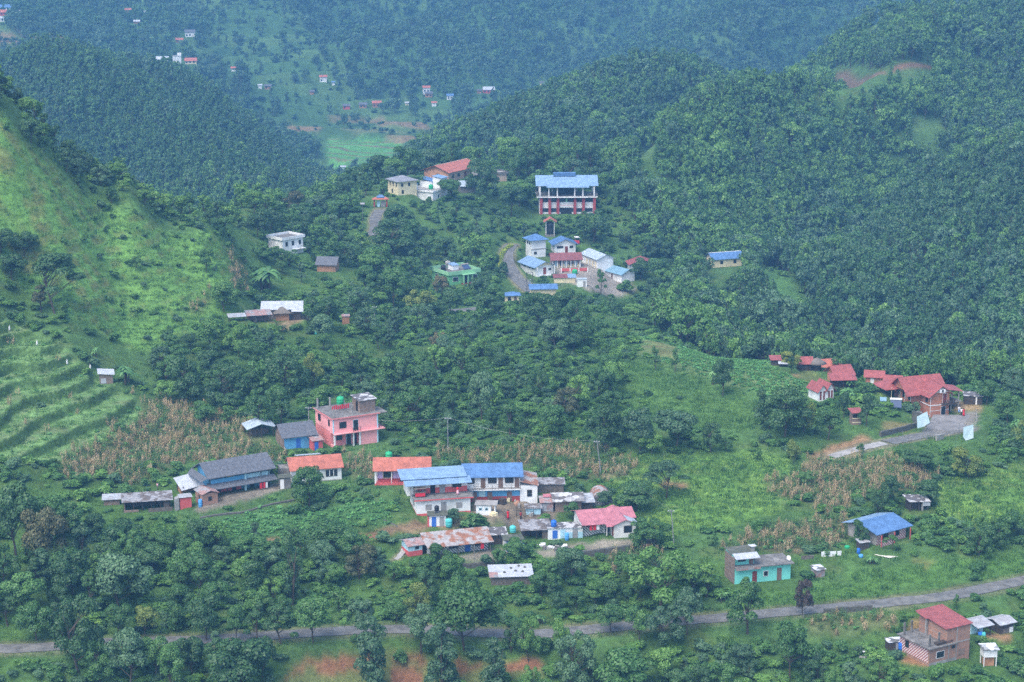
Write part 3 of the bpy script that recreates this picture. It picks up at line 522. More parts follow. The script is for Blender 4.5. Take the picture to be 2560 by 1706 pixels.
def make_proto(kind, nvar, ncards, s, flat=.5, tag_=''):
    out = []
    for i in range(nvar):
        r = np.random.default_rng(hash_(kind + tag_) + i); B = boughs(kind, r); v, f = cards(B, ncards, s, r, flat)
        cm = np_mesh('crown', v, f, LM['mid'], False); tm = trunk_mb(B, r, .022 if kind != 'column' else .017).mesh('trunk', bark); out.append((cm, tm))
    PROTO[kind + tag_] = out
make_proto('broad', 5, 6000, .037, .22); make_proto('round', 4, 6000, .034, .2); make_proto('tall', 5, 5000, .029, .2); make_proto('column', 3, 5500, .025, .15); make_proto('spread', 2, 6000, .032, .6); make_proto('bush', 5, 750, .13)
make_proto('broad', 3, 1300, .062, .2, '_far'); make_proto('tall', 5, 1200, .050, .2, '_far'); make_proto('column', 2, 1000, .045, .15, '_far'); make_proto('round', 2, 1200, .060, .2, '_far'); make_proto('bush', 4, 170, .27, tag_='_far')
def banana_proto(r):
    v = []; f = []; tr = MB()
    for s in range(5):
        a0 = r.uniform(0, 6.28); q = r.uniform(0, .22); ox, oy = q * math.cos(a0), q * math.sin(a0); h0 = r.uniform(.40, .6); tr.tube((ox, oy, -.03), (ox * 1.1, oy * 1.1, h0), .035, .022, 6)
        for l in range(9):
            a = l * 2.4 + r.uniform(0, .8); ln = r.uniform(.38, .55); up = r.uniform(.25, 1.0); w = .062; dx, dy = math.cos(a), math.sin(a); i = len(v)
            for k in range(6):
                t = k / 5; x = ln * t * (1 - .25 * up * t) * (1.1 - .4 * up); z = h0 + ln * (up * 1.0 * t - (up * .55 + .45) * t * t); ww = w * math.sin(math.pi * min(1, t * .9 + .1)) + .006
                v += [(ox + dx * x - dy * ww, oy + dy * x + dx * ww, z - ww * .35), (ox + dx * x, oy + dy * x, z), (ox + dx * x + dy * ww, oy + dy * x - dx * ww, z - ww * .35)]
            for k in range(5): f += [(i + 3 * k, i + 3 * k + 1, i + 3 * k + 4, i + 3 * k + 3), (i + 3 * k + 1, i + 3 * k + 2, i + 3 * k + 5, i + 3 * k + 4)]
    return np_mesh('leaf_crown', v, f, LM['banana'], True), tr.mesh('stem', bark)
PROTO['banana'] = [banana_proto(np.random.default_rng(400 + i)) for i in range(3)]
def palm_proto(r):
    v = []; f = []
    for l in range(22):
        a = l * 2.4; up = r.uniform(-.1, 1.0); ln = .34; dx, dy = math.cos(a), math.sin(a)
        for k in range(12):
            t = k / 12; x = ln * t; z = .78 + ln * (up * t - 1.1 * t * t); 
            for sgn in (-1, 1):
                i = len(v); q = .10 * (1 - t * .6); v += [(dx * x, dy * x, z), (dx * (x + .02), dy * (x + .02), z), (dx * (x + .05) - dy * q * sgn, dy * (x + .05) + dx * q * sgn, z - .06), (dx * (x + .035) - dy * q * sgn, dy * (x + .035) + dx * q * sgn, z - .065)]; f.append((i, i + 1, i + 2, i + 3))
    return np_mesh('frond_crown', v, f, LM['dark'], False), MB().tube((0, 0, -.03), (.02, 0, .78), .035, .022, 7).mesh('trunk', barkpale)
PROTO['palm'] = [palm_proto(np.random.default_rng(5))]
def maize_mesh(r, dry):
    v = []; f = []
    def strip(p, d, w, bend, n=3):
        i = len(v); p = np.array(p, float); d = np.array(d, float); s = np.cross(d, (0, 0, 1)); s = s / (np.linalg.norm(s) + 1e-6) if np.linalg.norm(s) > 1e-3 else np.array([1., 0, 0])
        for k in range(n + 1): t = k / n; q = p + d * t + np.array([0, 0, -bend * t * t]); ww = w * (1 - t * .75); v.append(q - s * ww); v.append(q + s * ww)
        for k in range(n): f.append((i + 2 * k, i + 2 * k + 1, i + 2 * k + 3, i + 2 * k + 2))
    for pl in range(5):
        ox, oy = r.uniform(-.75, .75, 2); h = r.uniform(1.5, 2.2); a0 = r.uniform(0, 6.28)
        for a in (a0, a0 + 1.57): strip((ox, oy, 0), (.06 * math.cos(a) + .001, .06 * math.sin(a), h), .035, 0, 2)
        for l in range(7): a = r.uniform(0, 6.28); z = h * r.uniform(.25, .9); ln = r.uniform(.4, .8); strip((ox, oy, z), (ln * math.cos(a), ln * math.sin(a), ln * .6), .07, ln * (1.3 if dry else .9))
        for l in range(4): a = r.uniform(0, 6.28); strip((ox, oy, h), (.14 * math.cos(a), .14 * math.sin(a), .3), .035, .05, 1)
    return np_mesh('maize', v, f, LM['dry' if dry else 'maize'], False)
def grass_mesh(r, n, h, spread, key, w=.05):
    v = []; f = []
    for k in range(n):
        x, y = r.normal(0, spread, 2); a = r.uniform(0, 6.28); hh = h * r.uniform(.5, 1.2); lx, ly = r.normal(0, .3 * hh, 2); i = len(v); ca, sa = math.cos(a) * w, math.sin(a) * w
        v += [(x - ca, y - sa, -.05), (x + ca, y + sa, -.05), (x + lx + ca * .3, y + ly + sa * .3, hh), (x + lx - ca * .3, y + ly - sa * .3, hh * .95)]; f.append((i, i + 1, i + 2, i + 3))
    return np_mesh('tuft', v, f, LM[key], False)
def leafy_mesh(r):
    c = [(r.uniform(-.5, .5), r.uniform(-.5, .5), r.uniform(.1, .3), .35, .35, .25) for i in range(4)]; v, f = cards(c, 60, .34, r, .8); return np_mesh('leafy', v, f, LM['crop'], False)
# ------------------------------------------------------------------ scattering of what nobody could count
def scatter(name, pts, scl, rot, pick, protos, kind='stuff', label=None, cat=None, squash=None):
    """protos: list of lists of (mesh, material) forming one plant each"""
    pc = bpy.data.collections.new(name + '_plants')
    for i, pr in enumerate(protos):
        me = pr[0][0]
        if len(pr) > 1 or pr[0][1] is not None:
            vs, fs, mi, off = [], [], [], 0
            me = bpy.data.meshes.new(name + '_plant')
            for j, (m0, mt) in enumerate(pr):
                co = np.empty(len(m0.vertices) * 3, np.float32); m0.vertices.foreach_get('co', co); vs.append(co.reshape(-1, 3))
                for p in m0.polygons: fs.append([q + off for q in p.vertices])
                mi += [j] * len(m0.polygons); off += len(m0.vertices); me.materials.append(mt or m0.materials[0])
            me.from_pydata(np.concatenate(vs), [], fs); me.polygons.foreach_set('material_index', mi); me.update()
        o = bpy.data.objects.new('%s_%03d' % (me.name[:20], i), me); pc.objects.link(o)
    me = bpy.data.meshes.new(name); me.vertices.add(len(pts)); me.vertices.foreach_set('co', np.asarray(pts, np.float32).ravel())
    sc3 = np.asarray(scl, np.float32); sc3 = sc3 if sc3.ndim == 2 else np.repeat(sc3[:, None], 3, 1)
    if squash is not None: sc3 = sc3 * np.asarray(squash, np.float32)
    for nm, ty, dat in (('p_scale', 'FLOAT_VECTOR', sc3), ('p_rot', 'FLOAT', rot), ('p_pick', 'INT', pick)):
        a = me.attributes.new(nm, ty, 'POINT'); a.data.foreach_set('vector' if ty == 'FLOAT_VECTOR' else 'value', np.asarray(dat, np.int32 if ty == 'INT' else np.float32).ravel())
    o = link(bpy.data.objects.new(name, me)); tag(o, label, cat, kind=kind)
    ng = bpy.data.node_groups.new(name + '_nodes', 'GeometryNodeTree'); ng.interface.new_socket('Geometry', in_out='INPUT', socket_type='NodeSocketGeometry'); ng.interface.new_socket('Geometry', in_out='OUTPUT', socket_type='NodeSocketGeometry')
    gi = ng.nodes.new('NodeGroupInput'); go = ng.nodes.new('NodeGroupOutput'); ip = ng.nodes.new('GeometryNodeInstanceOnPoints'); ci = ng.nodes.new('GeometryNodeCollectionInfo')
    ci.inputs['Collection'].default_value = pc; ci.inputs['Separate Children'].default_value = True; ci.inputs['Reset Children'].default_value = True; ip.inputs['Pick Instance'].default_value = True
    def na(nm, ty): q = ng.nodes.new('GeometryNodeInputNamedAttribute'); q.data_type = ty; q.inputs['Name'].default_value = nm; return q.outputs['Attribute']
    cx = ng.nodes.new('ShaderNodeCombineXYZ'); e2 = ng.nodes.new('FunctionNodeEulerToRotation'); L = ng.links.new
    L(na('p_rot', 'FLOAT'), cx.inputs[2]); L(cx.outputs[0], e2.inputs[0]); L(gi.outputs[0], ip.inputs['Points']); L(ci.outputs[0], ip.inputs['Instance']); L(e2.outputs[0], ip.inputs['Rotation'])
    L(na('p_scale', 'FLOAT_VECTOR'), ip.inputs['Scale']); L(na('p_pick', 'INT'), ip.inputs['Instance Index']); L(ip.outputs[0], go.inputs[0])
    md = o.modifiers.new('scatter', 'NODES'); md.node_group = ng; return o
def field(u0, u1, Ya, Yb, spacing, jit=.5, grow=0.0):
    """plan points between two bearings and two distances, about 'spacing' metres apart (wider with distance by grow)"""
    xs, ys = [], []; Y = Ya
    while Y < Yb:
        s = spacing * (1 + grow * (Y - Ya)); x = np.arange(u0 * Y, u1 * Y, s); xs.append(x + rng.uniform(-jit, jit, len(x)) * s); ys.append(np.full(len(x), Y) + rng.uniform(-jit, jit, len(x)) * s); Y += s
    return np.concatenate(xs), np.concatenate(ys)
def samp(A, X, Y):
    u = np.clip((X / Y + .40) / .80 * (NU - 1), 0, NU - 1).astype(int); v = np.clip(np.log(Y / Y0) / math.log(Y1 / Y0) * (NV - 1), 0, NV - 1).astype(int); return A[v, u]
def near_line(X, Y, L): return pdist(X, Y, L)[0]
ALLROADS = [(ROAD, 3.0), (RESORT_ROAD, 2.6), (SCHOOL_ROAD, 2.8), (GATE_ROAD, 2.4), (MID_ROAD, 2.8), (PATH, 1.0)]
def off_roads(X, Y, r):
    ok = np.ones(len(X), bool)
    for l, w in ALLROADS: ok &= near_line(X, Y, l) > w + r
    return ok
# boxes, in the photo, of what trees must not hide
KEEP = []
for k, v in PL.items():
    p = P[k]; a = R(v[2]); hh = {'hall': 11, 'pink': 8, 'brick': 7.5, 'resort': 8, 'bigwhite': 7, 'bluewing': 6.5, 'tower': 6, 'school': 6}.get(k, 4.0)
    q = [proj(p.x + x * math.cos(a) - y * math.sin(a), p.y + x * math.sin(a) + y * math.cos(a), p.z + z) for x in (0, v[3]) for y in (0, v[4]) for z in (0, hh)]
    KEEP.append((min(c[0] for c in q), max(c[0] for c in q), min(c[1] for c in q), max(c[1] for c in q), p.y))
KEEP += [(1530, 2560, 1440, 1600, 306), (1600, 1960, 1140, 1300, 380), (1180, 1480, 1230, 1330, 350), (0, 140, 1600, 1640, 300), (1390, 1600, 640, 740, 590), (1260, 1300, 610, 740, 600), (2080, 2460, 1040, 1150, 400), (690, 960, 1600, 1706, 300), (460, 720, 1200, 1290, 350), (1960, 2420, 1290, 1530, 330), (930, 980, 520, 600, 600), (1560, 1990, 860, 1000, 440)]
def hides(x, y, w, h, Y, slack=0, mg=4):
    for x0, x1, y0, y1, yy in KEEP:
        if Y < yy + 1 and x + w / 2 > x0 - slack and x - w / 2 < x1 + slack and y - h < y1 - mg and y > y0: return True
    return False
# ------------------------------------------------------------------ the forest on the right-hand slopes, the wooded hill on the left, the far woods
def woods(name, X, Y, hmin, hmax, kinds, mats, label):
    Z = hgt(X, Y) - .3; q_ = np.ones(len(X), bool)
    for x0, x1, y0, y1, Yc in ((2078, 2222, 176, 200, 1000), (2226, 2338, 172, 182, 1000), (2282, 2350, 314, 322, 900), (1592, 1640, 380, 398, 900)):
        px_, py_ = proj(X, Y, Z); tp = proj(X, Y, Z + 10)[1]; q_ &= ~((px_ > x0) & (px_ < x1) & (py_ > y0) & (tp < y1) & (Y < Yc))
    X, Y, Z = X[q_], Y[q_], Z[q_]; n = len(X); h = rng.uniform(hmin, hmax, n) * (1 + .25 * (vnoise(X / 25, Y / 25, 91)))
    pro = []; 
    for k in kinds:
        for cm, tm in PROTO[k]:
            for mt in mats: pro.append([(cm, LM[mt]), (tm, None)])
    nm_ = len(mats); nv_ = len(pro) // nm_; tn_ = np.clip(((vnoise(X / 38, Y / 55, 97) * .9 + vnoise(X / 12, Y / 12, 98) * .45 + .5) + rng.normal(0, .16, n)) * nm_, 0, nm_ - 1).astype(int)   # leaf tone varies in patches, by noise
    pick_ = rng.integers(0, nv_, n) * nm_ + tn_
    wd_ = rng.uniform(.48, .92, n); sq = np.c_[wd_, wd_ * rng.uniform(.85, 1.15, n), np.ones(n)]
    scatter(name, np.c_[X, Y, Z], h, rng.uniform(0, 6.28, n), pick_, pro, squash=sq); tag(bpy.data.objects[name], label)
FOREST_R = plan([(960, 870), (1080, 770), (1200, 735), (1300, 722), (1470, 712), (1560, 665), (1600, 640), (1640, 640), (1620, 570), (1560, 540), (1560, 505), (1680, 487), (1800, 468), (1900, 462), (2100, 452), (2300, 440), (2560, 440), (3250, 440), (3250, 1130), (2560, 1060), (2200, 1040), (2050, 1032), (1700, 1030), (1250, 1010), (1150, 1000), (960, 980)])
X, Y = field(-.07, .385, 440, 1130, 2.6, grow=.0006); k = inplan(FOREST_R, X, Y) & (samp(Z_SCAR + Z_BANKR + Z_FCLEAR + Z_CLEAR, X, Y) < .3) & clear_of_plots(X, Y, 2) & (rng.random(len(X)) < .55 + .75 * smooth((vnoise(X / 22, Y / 22, 93) + .5 - .2) * 3))
k &= ~((Y > 555) & (Y < 625) & (1280 + FPX * X / Y < 1700)) & ~((Y > 545) & (Y < 613) & (np.abs(1280 + FPX * X / Y - 1822) < 48)) & ~((Y < 600) & (1280 + FPX * X / Y < 1640)); X, Y = X[k], Y[k]
woods('forest_on_right_slopes', X, Y, 6.0, 12.0, ['tall_far', 'column_far', 'tall_far', 'broad_far'], ['dark', 'mid', 'grey', 'light', 'mid', 'light'], 'dense green forest covering the right hand slopes behind the village')
FOREST_L = plan([(-640, 690), (0, 640), (330, 660), (600, 745), (760, 770), (900, 800), (930, 900), (900, 1060), (850, 1150), (750, 1145), (620, 1125), (300, 1120), (-640, 1110)])
X, Y = field(-.385, -.06, 640, 1150, 3.2, grow=.0004); k = inplan(FOREST_L, X, Y); X, Y = X[k], Y[k]
woods('forest_on_left_hill', X, Y, 6, 12, ['tall_far', 'column_far', 'tall_far'], ['mid', 'mid', 'grey', 'light'], 'dense forest covering the rounded hill beyond the left grass slope')
X, Y = field(-.385, .385, 1150, 1950, 5.6, grow=.0003); xp = 1280 + FPX * X / Y
wd = vnoise(X / 70, Y / 90, 95) + .5; thick = np.clip((xp - 700) / 500, 0, 1) * np.clip((Y - 1370) / 120, 0, 1); village = (xp < 1350) & (Y < 1470)
k = (wd + thick * .45 + rng.normal(0, .07, len(X)) > np.where(village, .36, .33)) & ((samp(PADDY, X, Y) < .1)) & (samp(base[..., 0], X, Y) < .13) & clear_of_plots(X, Y, 3)
k &= ~(inplan(plan([(800, 1180), (1090, 1180), (1090, 1345), (940, 1345), (800, 1310)]), X, Y)); X, Y = X[k], Y[k]
for b_ in PLOTS[-len(FAR):]:                                   # keep the sight of the far houses open
    kk = ~((np.abs(X / Y - b_[0] / b_[1]) < (b_[3] * .6 + 1.5) / b_[1]) & (Y < b_[1]) & (Y > b_[1] - 42)); X, Y = X[kk], Y[kk]
woods('far_woods', X, Y, 5, 12, ['broad_far', 'round_far', 'tall_far'], ['dark', 'mid', 'grey'], 'hazy blue green woods on the far hillside')
# ------------------------------------------------------------------ building kit
M = dict(blue=mat('roof_blue', (.105, .215, .42), .45, .28, 1, kind='corr'), lblue=mat('roof_pale_blue', (.23, .36, .53), .45, .26, 1, kind='corr'), teal=mat('roof_dull_blue', (.20, .36, .46), .5, .2, 1, kind='corr'), whiteroof=mat('roof_white', (.42, .50, .56), .5, .15, 1, kind='corr'),
    orange=mat('roof_orange', (.47, .155, .105), .5, .3, 1, kind='corr'), red=mat('roof_red', (.34, .095, .088), .5, .3, 1, kind='corr'), pinkr=mat('roof_pink', (.48, .18, .21), .5, .28, 1, kind='corr'), maroon=mat('roof_maroon', (.24, .085, .085), .6, .25, 1, kind='corr'),
    slate=mat('roof_slate', (.10, .11, .13), .6, .45, 2.5, kind='slate', col2=(.17, .18, .20)), rust=mat('roof_rusty_tin', (.36, .34, .33), .6, .3, 1.6, kind='corr', col2=(.30, .14, .085)), rustred=mat('roof_rust_red', (.36, .22, .20), .7, .4, 2, kind='corr', col2=(.30, .30, .31)), tin=mat('roof_tin', (.42, .45, .48), .45, .35, 1.4, kind='patch', col2=(.36, .36, .37)),
    tinw=mat('roof_bright_tin', (.48, .51, .55), .45, .15, 1.0, kind='corr'), darktin=mat('roof_dark_tin', (.15, .13, .12), .7, .5, 1.6, kind='patch', col2=(.30, .30, .31)), mix=mat('roof_patched', (.50, .50, .50), .6, .4, 2.0, kind='patch', col2=(.13, .12, .12)), plastic=mat('roof_white_plastic', (.62, .64, .66), .5, .2, 3, kind='patch', col2=(.14, .14, .13)),
    white=mat('wall_white', (.76, .78, .78), .85, .14, .8, col2=(.52, .53, .50)), cream=mat('wall_cream', (.74, .65, .42), .85, .12, .8), peach=mat('wall_peach', (.58, .32, .20), .85, .12, .8), peachl=mat('wall_pale_peach', (.60, .44, .33), .85, .12, .8), pink=mat('wall_pink', (.86, .38, .38), .85, .10, .8), pinkd=mat('wall_pink_tiles', (.80, .27, .27), .6, .15, 4),
    turq=mat('wall_turquoise', (.20, .66, .58), .85, .12, .9), sky=mat('wall_sky_blue', (.12, .37, .62), .85, .2, .9), lsky=mat('wall_light_blue', (.42, .66, .76), .85, .2, .9), lilac=mat('wall_lilac', (.52, .45, .72), .85, .12, .9), maroonw=mat('wall_dark_red', (.36, .06, .06), .85, .2, .9), rosew=mat('wall_rose_red', (.60, .12, .12), .85, .2, .9), green=mat('wall_green', (.18, .48, .22), .85, .12, .9), greenl=mat('wall_mint', (.28, .56, .32), .85, .1, .9),
    brick=mat('brick', (.42, .19, .11), .9, .2, 1.2, kind='brick', col2=(.30, .15, .095)), brickg=mat('old_brick', (.26, .15, .105), .9, .35, 1.5, kind='brick', col2=(.17, .12, .09)), obrick=mat('orange_brick', (.62, .20, .085), .85, .15, 1.2, kind='brick', col2=(.50, .15, .07)), conc=mat('concrete', (.34, .33, .31), .9, .35, 1.0, col2=(.17, .165, .16)), dconc=mat('stained_concrete', (.17, .165, .155), .95, .5, 1.2, col2=(.30, .29, .27)),
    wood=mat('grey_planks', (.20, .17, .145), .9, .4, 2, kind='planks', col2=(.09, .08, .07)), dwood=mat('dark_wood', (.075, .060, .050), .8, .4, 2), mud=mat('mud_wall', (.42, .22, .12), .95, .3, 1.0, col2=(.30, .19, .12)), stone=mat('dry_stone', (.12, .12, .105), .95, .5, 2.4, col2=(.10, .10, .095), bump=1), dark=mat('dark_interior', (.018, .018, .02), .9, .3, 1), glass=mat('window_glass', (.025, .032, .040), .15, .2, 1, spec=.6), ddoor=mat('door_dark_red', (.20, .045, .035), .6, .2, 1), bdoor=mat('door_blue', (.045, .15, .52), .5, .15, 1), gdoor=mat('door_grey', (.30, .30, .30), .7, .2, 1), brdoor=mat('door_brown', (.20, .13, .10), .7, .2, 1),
    strip=mat('striped_grey', (.74, .76, .76), .85, .1, 1, kind='stripe', col2=(.20, .20, .22)), stripr=mat('striped_red', (.66, .56, .54), .85, .1, 1, kind='stripe', col2=(.34, .12, .12)), tankg=mat('tank_green', (.03, .40, .17), .4, .1, 1), tankt=mat('tank_teal', (.10, .52, .50), .4, .1, 1), tankb=mat('tank_blue', (.03, .16, .60), .4, .1, 1), barrel=mat('barrel_blue', (.10, .36, .72), .45, .1, 1), tankk=mat('tank_black', (.02, .02, .024), .4, .1, 1), tarp=mat('tarp_pale', (.38, .52, .56), .4, .15, 1.5, col2=(.55, .62, .64)), thatch=mat('thatch', (.20, .175, .15), .95, .5, 5, col2=(.10, .09, .08)), mossy=mat('mossy_roof', (.10, .11, .08), .95, .5, 1.5, col2=(.20, .19, .17)), metal=mat('steel', (.35, .36, .38), .4, .2, 1, metal=.4), panel=mat('solar_panel', (.05, .08, .16), .2, .1, 1), trim=mat('paint_white', (.78, .78, .78), .6, .05, 1), clothr=mat('cloth_red', (.60, .03, .05), .9, .1, 1), clothb=mat('cloth_blue', (.25, .45, .80), .9, .1, 1), clothw=mat('cloth_white', (.75, .75, .78), .9, .1, 1), clothp=mat('cloth_pink', (.80, .45, .50), .9, .1, 1), skin=mat('skin', (.25, .14, .09), .6, .1, 1), hair=mat('hair', (.01, .01, .01), .5, .1, 1))
class Bld:
    """one building: an Empty at its front left base corner, parts as children; local x along the front, y into the depth"""
    def __init__(s, key, name, label, cat='house', group=None, loc=None, yaw=None):
        if key: v = PL[key]; loc = P[key]; yaw = v[2]; s.w, s.d = v[3], v[4]
        s.e = empty(name, loc, R(yaw)); tag(s.e, label, cat, group); s.last = s.e; s.walls = 0
    def box(s, x0, x1, y0, y1, z0, z1, m, name='wall', par=None): s.last = MB().box(x0, x1, y0, y1, z0, z1).build(name, M[m], par or s.e); return s.last
    def wall(s, h, m='white', w=None, d=None, x0=0, y0=0, z0=-1.2, name='wall'): w = w or s.w; d = d or s.d; return s.box(x0, x0 + w, y0, y0 + d, z0, h, m, name)
    def gable(s, h, rise, m, ov=.45, axis='x', x0=0, y0=0, w=None, d=None, t=.09, wallm=None, name='roof', mback=None, skew=.5):
        w = w or s.w; d = d or s.d; X0, X1, Y0_, Y1_ = x0 - ov, x0 + w + ov, y0 - ov, y0 + d + ov
        if axis == 'x':
            ym = y0 + d * skew; sl = rise / (d * .5); e0 = h + .05 - ov * sl; r = h + .05 + rise
            f = [(X0, Y0_, e0), (X1, Y0_, e0), (X1, ym, r), (X0, ym, r)]; b_ = [(X0, ym, r), (X1, ym, r), (X1, Y1_, e0), (X0, Y1_, e0)]
            tri = [(x0 + .001, y0, h), (x0 + .001, y0 + d, h), (x0 + .001, ym, h + rise * .96)], [(x0 + w - .001, y0, h), (x0 + w - .001, ym, h + rise * .96), (x0 + w - .001, y0 + d, h)]
        else:
            xm = x0 + w * skew; sl = rise / (w * .5); e0 = h + .05 - ov * sl; r = h + .05 + rise
            f = [(X0, Y0_, e0), (xm, Y0_, r), (xm, Y1_, r), (X0, Y1_, e0)]; b_ = [(xm, Y0_, r), (X1, Y0_, e0), (X1, Y1_, e0), (xm, Y1_, r)]
            tri = [(x0, y0 + .001, h), (x0 + w, y0 + .001, h), (xm, y0 + .001, h + rise * .96)], [(x0, y0 + d - .001, h), (xm, y0 + d - .001, h + rise * .96), (x0 + w, y0 + d - .001, h)]
        if mback:
            s.last = MB().slab(f, t).build(name, M[m], s.e); MB().slab(b_, t).build(name, M[mback], s.e)
        else: s.last = MB().slab(f, t).slab(b_, t).build(name, M[m], s.e)
        if wallm:
            for q in tri: MB().quad(*q).build('gable_wall', M[wallm], s.e)
        return s.last
    def hip(s, h, rise, m, ov=.5, x0=0, y0=0, w=None, d=None, name='roof'):
        w = w or s.w; d = d or s.d; X0, X1, A, B = x0 - ov, x0 + w + ov, y0 - ov, y0 + d + ov; k = min(w, d) / 2; z0, z1 = h - .05, h + rise
        if w >= d: r0, r1 = (x0 + k, y0 + d / 2, z1), (x0 + w - k, y0 + d / 2, z1)
        else: r0, r1 = (x0 + w / 2, y0 + k, z1), (x0 + w / 2, y0 + d - k, z1)
        c = [(X0, A, z0), (X1, A, z0), (X1, B, z0), (X0, B, z0)]; mb = MB()
        if w >= d: fs = [(c[0], c[1], r1, r0), (c[1], c[2], r1), (c[2], c[3], r0, r1), (c[3], c[0], r0)]
        else: fs = [(c[0], c[1], r0), (c[1], c[2], r1, r0), (c[2], c[3], r1), (c[3], c[0], r0, r1)]
        for f in fs: mb.slab(list(f), .08)
        s.last = mb.build(name, M[m], s.e); return s.last
    def lean(s, zf, zb, m, ov=.3, x0=0, y0=0, w=None, d=None, t=.07, zl=0, name='roof', par=None):
        """one slope: zf at the front edge, zb at the back, zl added on the left edge"""
        w = w or s.w; d = d or s.d; s.last = MB().slab([(x0 - ov, y0 - ov, zf + zl), (x0 + w + ov, y0 - ov, zf), (x0 + w + ov, y0 + d + ov, zb), (x0 - ov, y0 + d + ov, zb + zl)], t).build(name, M[m], par or s.e); return s.last
    def flat(s, h, m='dconc', ov=.3, x0=0, y0=0, w=None, d=None, par=0.0, pm='white', t=.15, edge=None):
        w = w or s.w; d = d or s.d; X0, X1, A, B = x0 - ov, x0 + w + ov, y0 - ov, y0 + d + ov
        r = MB().box(X0, X1, A, B, h, h + t).build('roof', M[m], s.e); s.last = r
        if par:
            z0, z1, k = h + t - .02, h + t + par, .14; MB().box(X0, X1, A - .003, A + k, h - .02, z1).box(X0, X1, B - k, B + .003, h - .02, z1).box(X0 - .003, X0 + k, A + k, B - k, h - .02, z1).box(X1 - k, X1 + .003, A + k, B - k, h - .02, z1).build('parapet', M[pm], r)
        elif edge: MB().box(X0 - .01, X1 + .01, A - .012, A, h - .05, h + t + .03).box(X0 - .012, X0, A, B, h - .05, h + t + .03).build('roof_edge', M[edge], r)
        return r
    def put(s, face, a, b_, z0, z1, m, off=0.0, th=.05, name='x', par=None, x0=0, y0=0, w=None, d=None):
        w = w or s.w; d = d or s.d
        if face == 'F': return s.box(x0 + a, x0 + b_, y0 - off - th, y0 - off, z0, z1, m, name, par)
        if face == 'L': return s.box(x0 - off - th, x0 - off, y0 + a, y0 + b_, z0, z1, m, name, par)
        return s.box(x0 + w + off, x0 + w + off + th, y0 + a, y0 + b_, z0, z1, m, name, par)
    def win(s, face, a, z, ww=1.1, hh=1.1, fm='trim', pm='glass', fr=.09, **k):
        f = s.put(face, a, a + ww, z, z + hh, fm, 0, .06, 'window', **k)
        s.put(face, a + fr, a + ww - fr, z + fr, z + hh - fr, pm, .06, .02, 'pane', par=f, **k)
        return f
    def door(s, face, a, ww=.95, hh=2.0, m='brdoor', z=0.0, fm=None, **k):
        if fm: s.put(face, a - .09, a + ww + .09, z, z + hh + .09, fm, 0, .04, 'door_frame', **k)
        dr = s.put(face, a, a + ww, z, z + hh, m, .041 if fm else 0, .05, 'door', **k); return dr
    def posts(s, pts, z0, z1, m='trim', r=.10, name='pillar'):
        for x, y in pts: s.box(x - r, x + r, y - r, y + r, z0, z1, m, name)
    def rail(s, pts, z, h=.9, m='metal', n=3, name='railing', step=1.2):
        mb = MB()
        for (x1, y1), (x2, y2) in zip(pts[:-1], pts[1:]):
            L_ = math.hypot(x2 - x1, y2 - y1); q = max(1, int(L_ / step))
            for i in range(q + 1): t = i / q; x, y = x1 + (x2 - x1) * t, y1 + (y2 - y1) * t; mb.box(x - .035, x + .035, y - .035, y + .035, z, z + h)
            for j in range(n): zz = z + h * (j + 1) / n; mb.tube((x1, y1, zz), (x2, y2, zz), .03, n=4)
        return mb.build(name, M[m], s.e)
    def base(s, m, h=.5, z0=-.6, x0=0, y0=0, w=None, d=None, pr=.02):
        w = w or s.w; d = d or s.d; return s.box(x0 - pr, x0 + w + pr, y0 - pr, y0 + d + pr, z0, h, m, 'plinth')
    def pt(s, x, y, z=0.0):
        a = s.e.rotation_euler.z; l = s.e.location; return Vector((l.x + x * math.cos(a) - y * math.sin(a), l.y + x * math.sin(a) + y * math.cos(a), l.z + z))
def tank(loc, r, h, m, label, name='water_tank', stand=0.0, cat='water tank'):
    e = empty(name, loc); tag(e, label, cat)
    pr = [(r * .96, 0), (r, .05), (r, h * .3), (r * 1.03, h * .32), (r, h * .35), (r, h * .6), (r * 1.03, h * .62), (r, h * .65), (r, h * .82), (r * .75, h * .95), (r * .3, h)]
    MB().lathe(pr, (0, 0, stand)).build('tank_body', M[m], e, True); MB().lathe([(r * .3, 0), (r * .3, .08), (r * .1, .12)], (0, 0, stand + h)).build('lid', M[m], e, True)
    if stand: MB().box(-r, r, -r, r, stand - .06, stand).box(-r, -r + .08, -r, -r + .08, 0, stand).box(r - .08, r, -r, -r + .08, 0, stand).box(-r, -r + .08, r - .08, r, 0, stand).box(r - .08, r, r - .08, r, 0, stand).build('stand', M['metal'], e)
    return e
def barrel(x, y, m, label, h=1.1, r=.36):
    p = cast(x, y); e = empty('barrel', p); tag(e, label, 'barrel'); MB().lathe([(r * .93, 0), (r, .05), (r, h * .33), (r * 1.05, h * .35), (r, h * .37), (r, h * .63), (r * 1.05, h * .65), (r, h * .67), (r, h * .93), (r * .9, h)]).build('barrel_body', M[m], e, True); MB().lathe([(r * .88, 0), (r * .88, .03)], (0, 0, h)).build('lid', M[m], e)
def pole(x, y, h, label, lean=0.0, m='metal', arms=True, r=.11, name='power_pole', cat='power pole', zt=None):
    p = cast(x, y); e = empty(name, p); tag(e, label, cat); MB().tube((0, 0, -.4), (lean, 0, h), r, r * .65, 7).build('shaft', M[m], e)
    if arms:
        c = MB().box(lean - .6, lean + .6, -.05, .05, h - .35, h - .25).build('crossarm', M['metal'], e)
        for q in (-.5, 0, .5): MB().lathe([(.05, 0), (.07, .06), (.04, .14)], (lean + q, 0, h - .25), 6).build('insulator', M['trim'], c)
    return Vector((p.x + lean, p.y, p.z + h - .1))
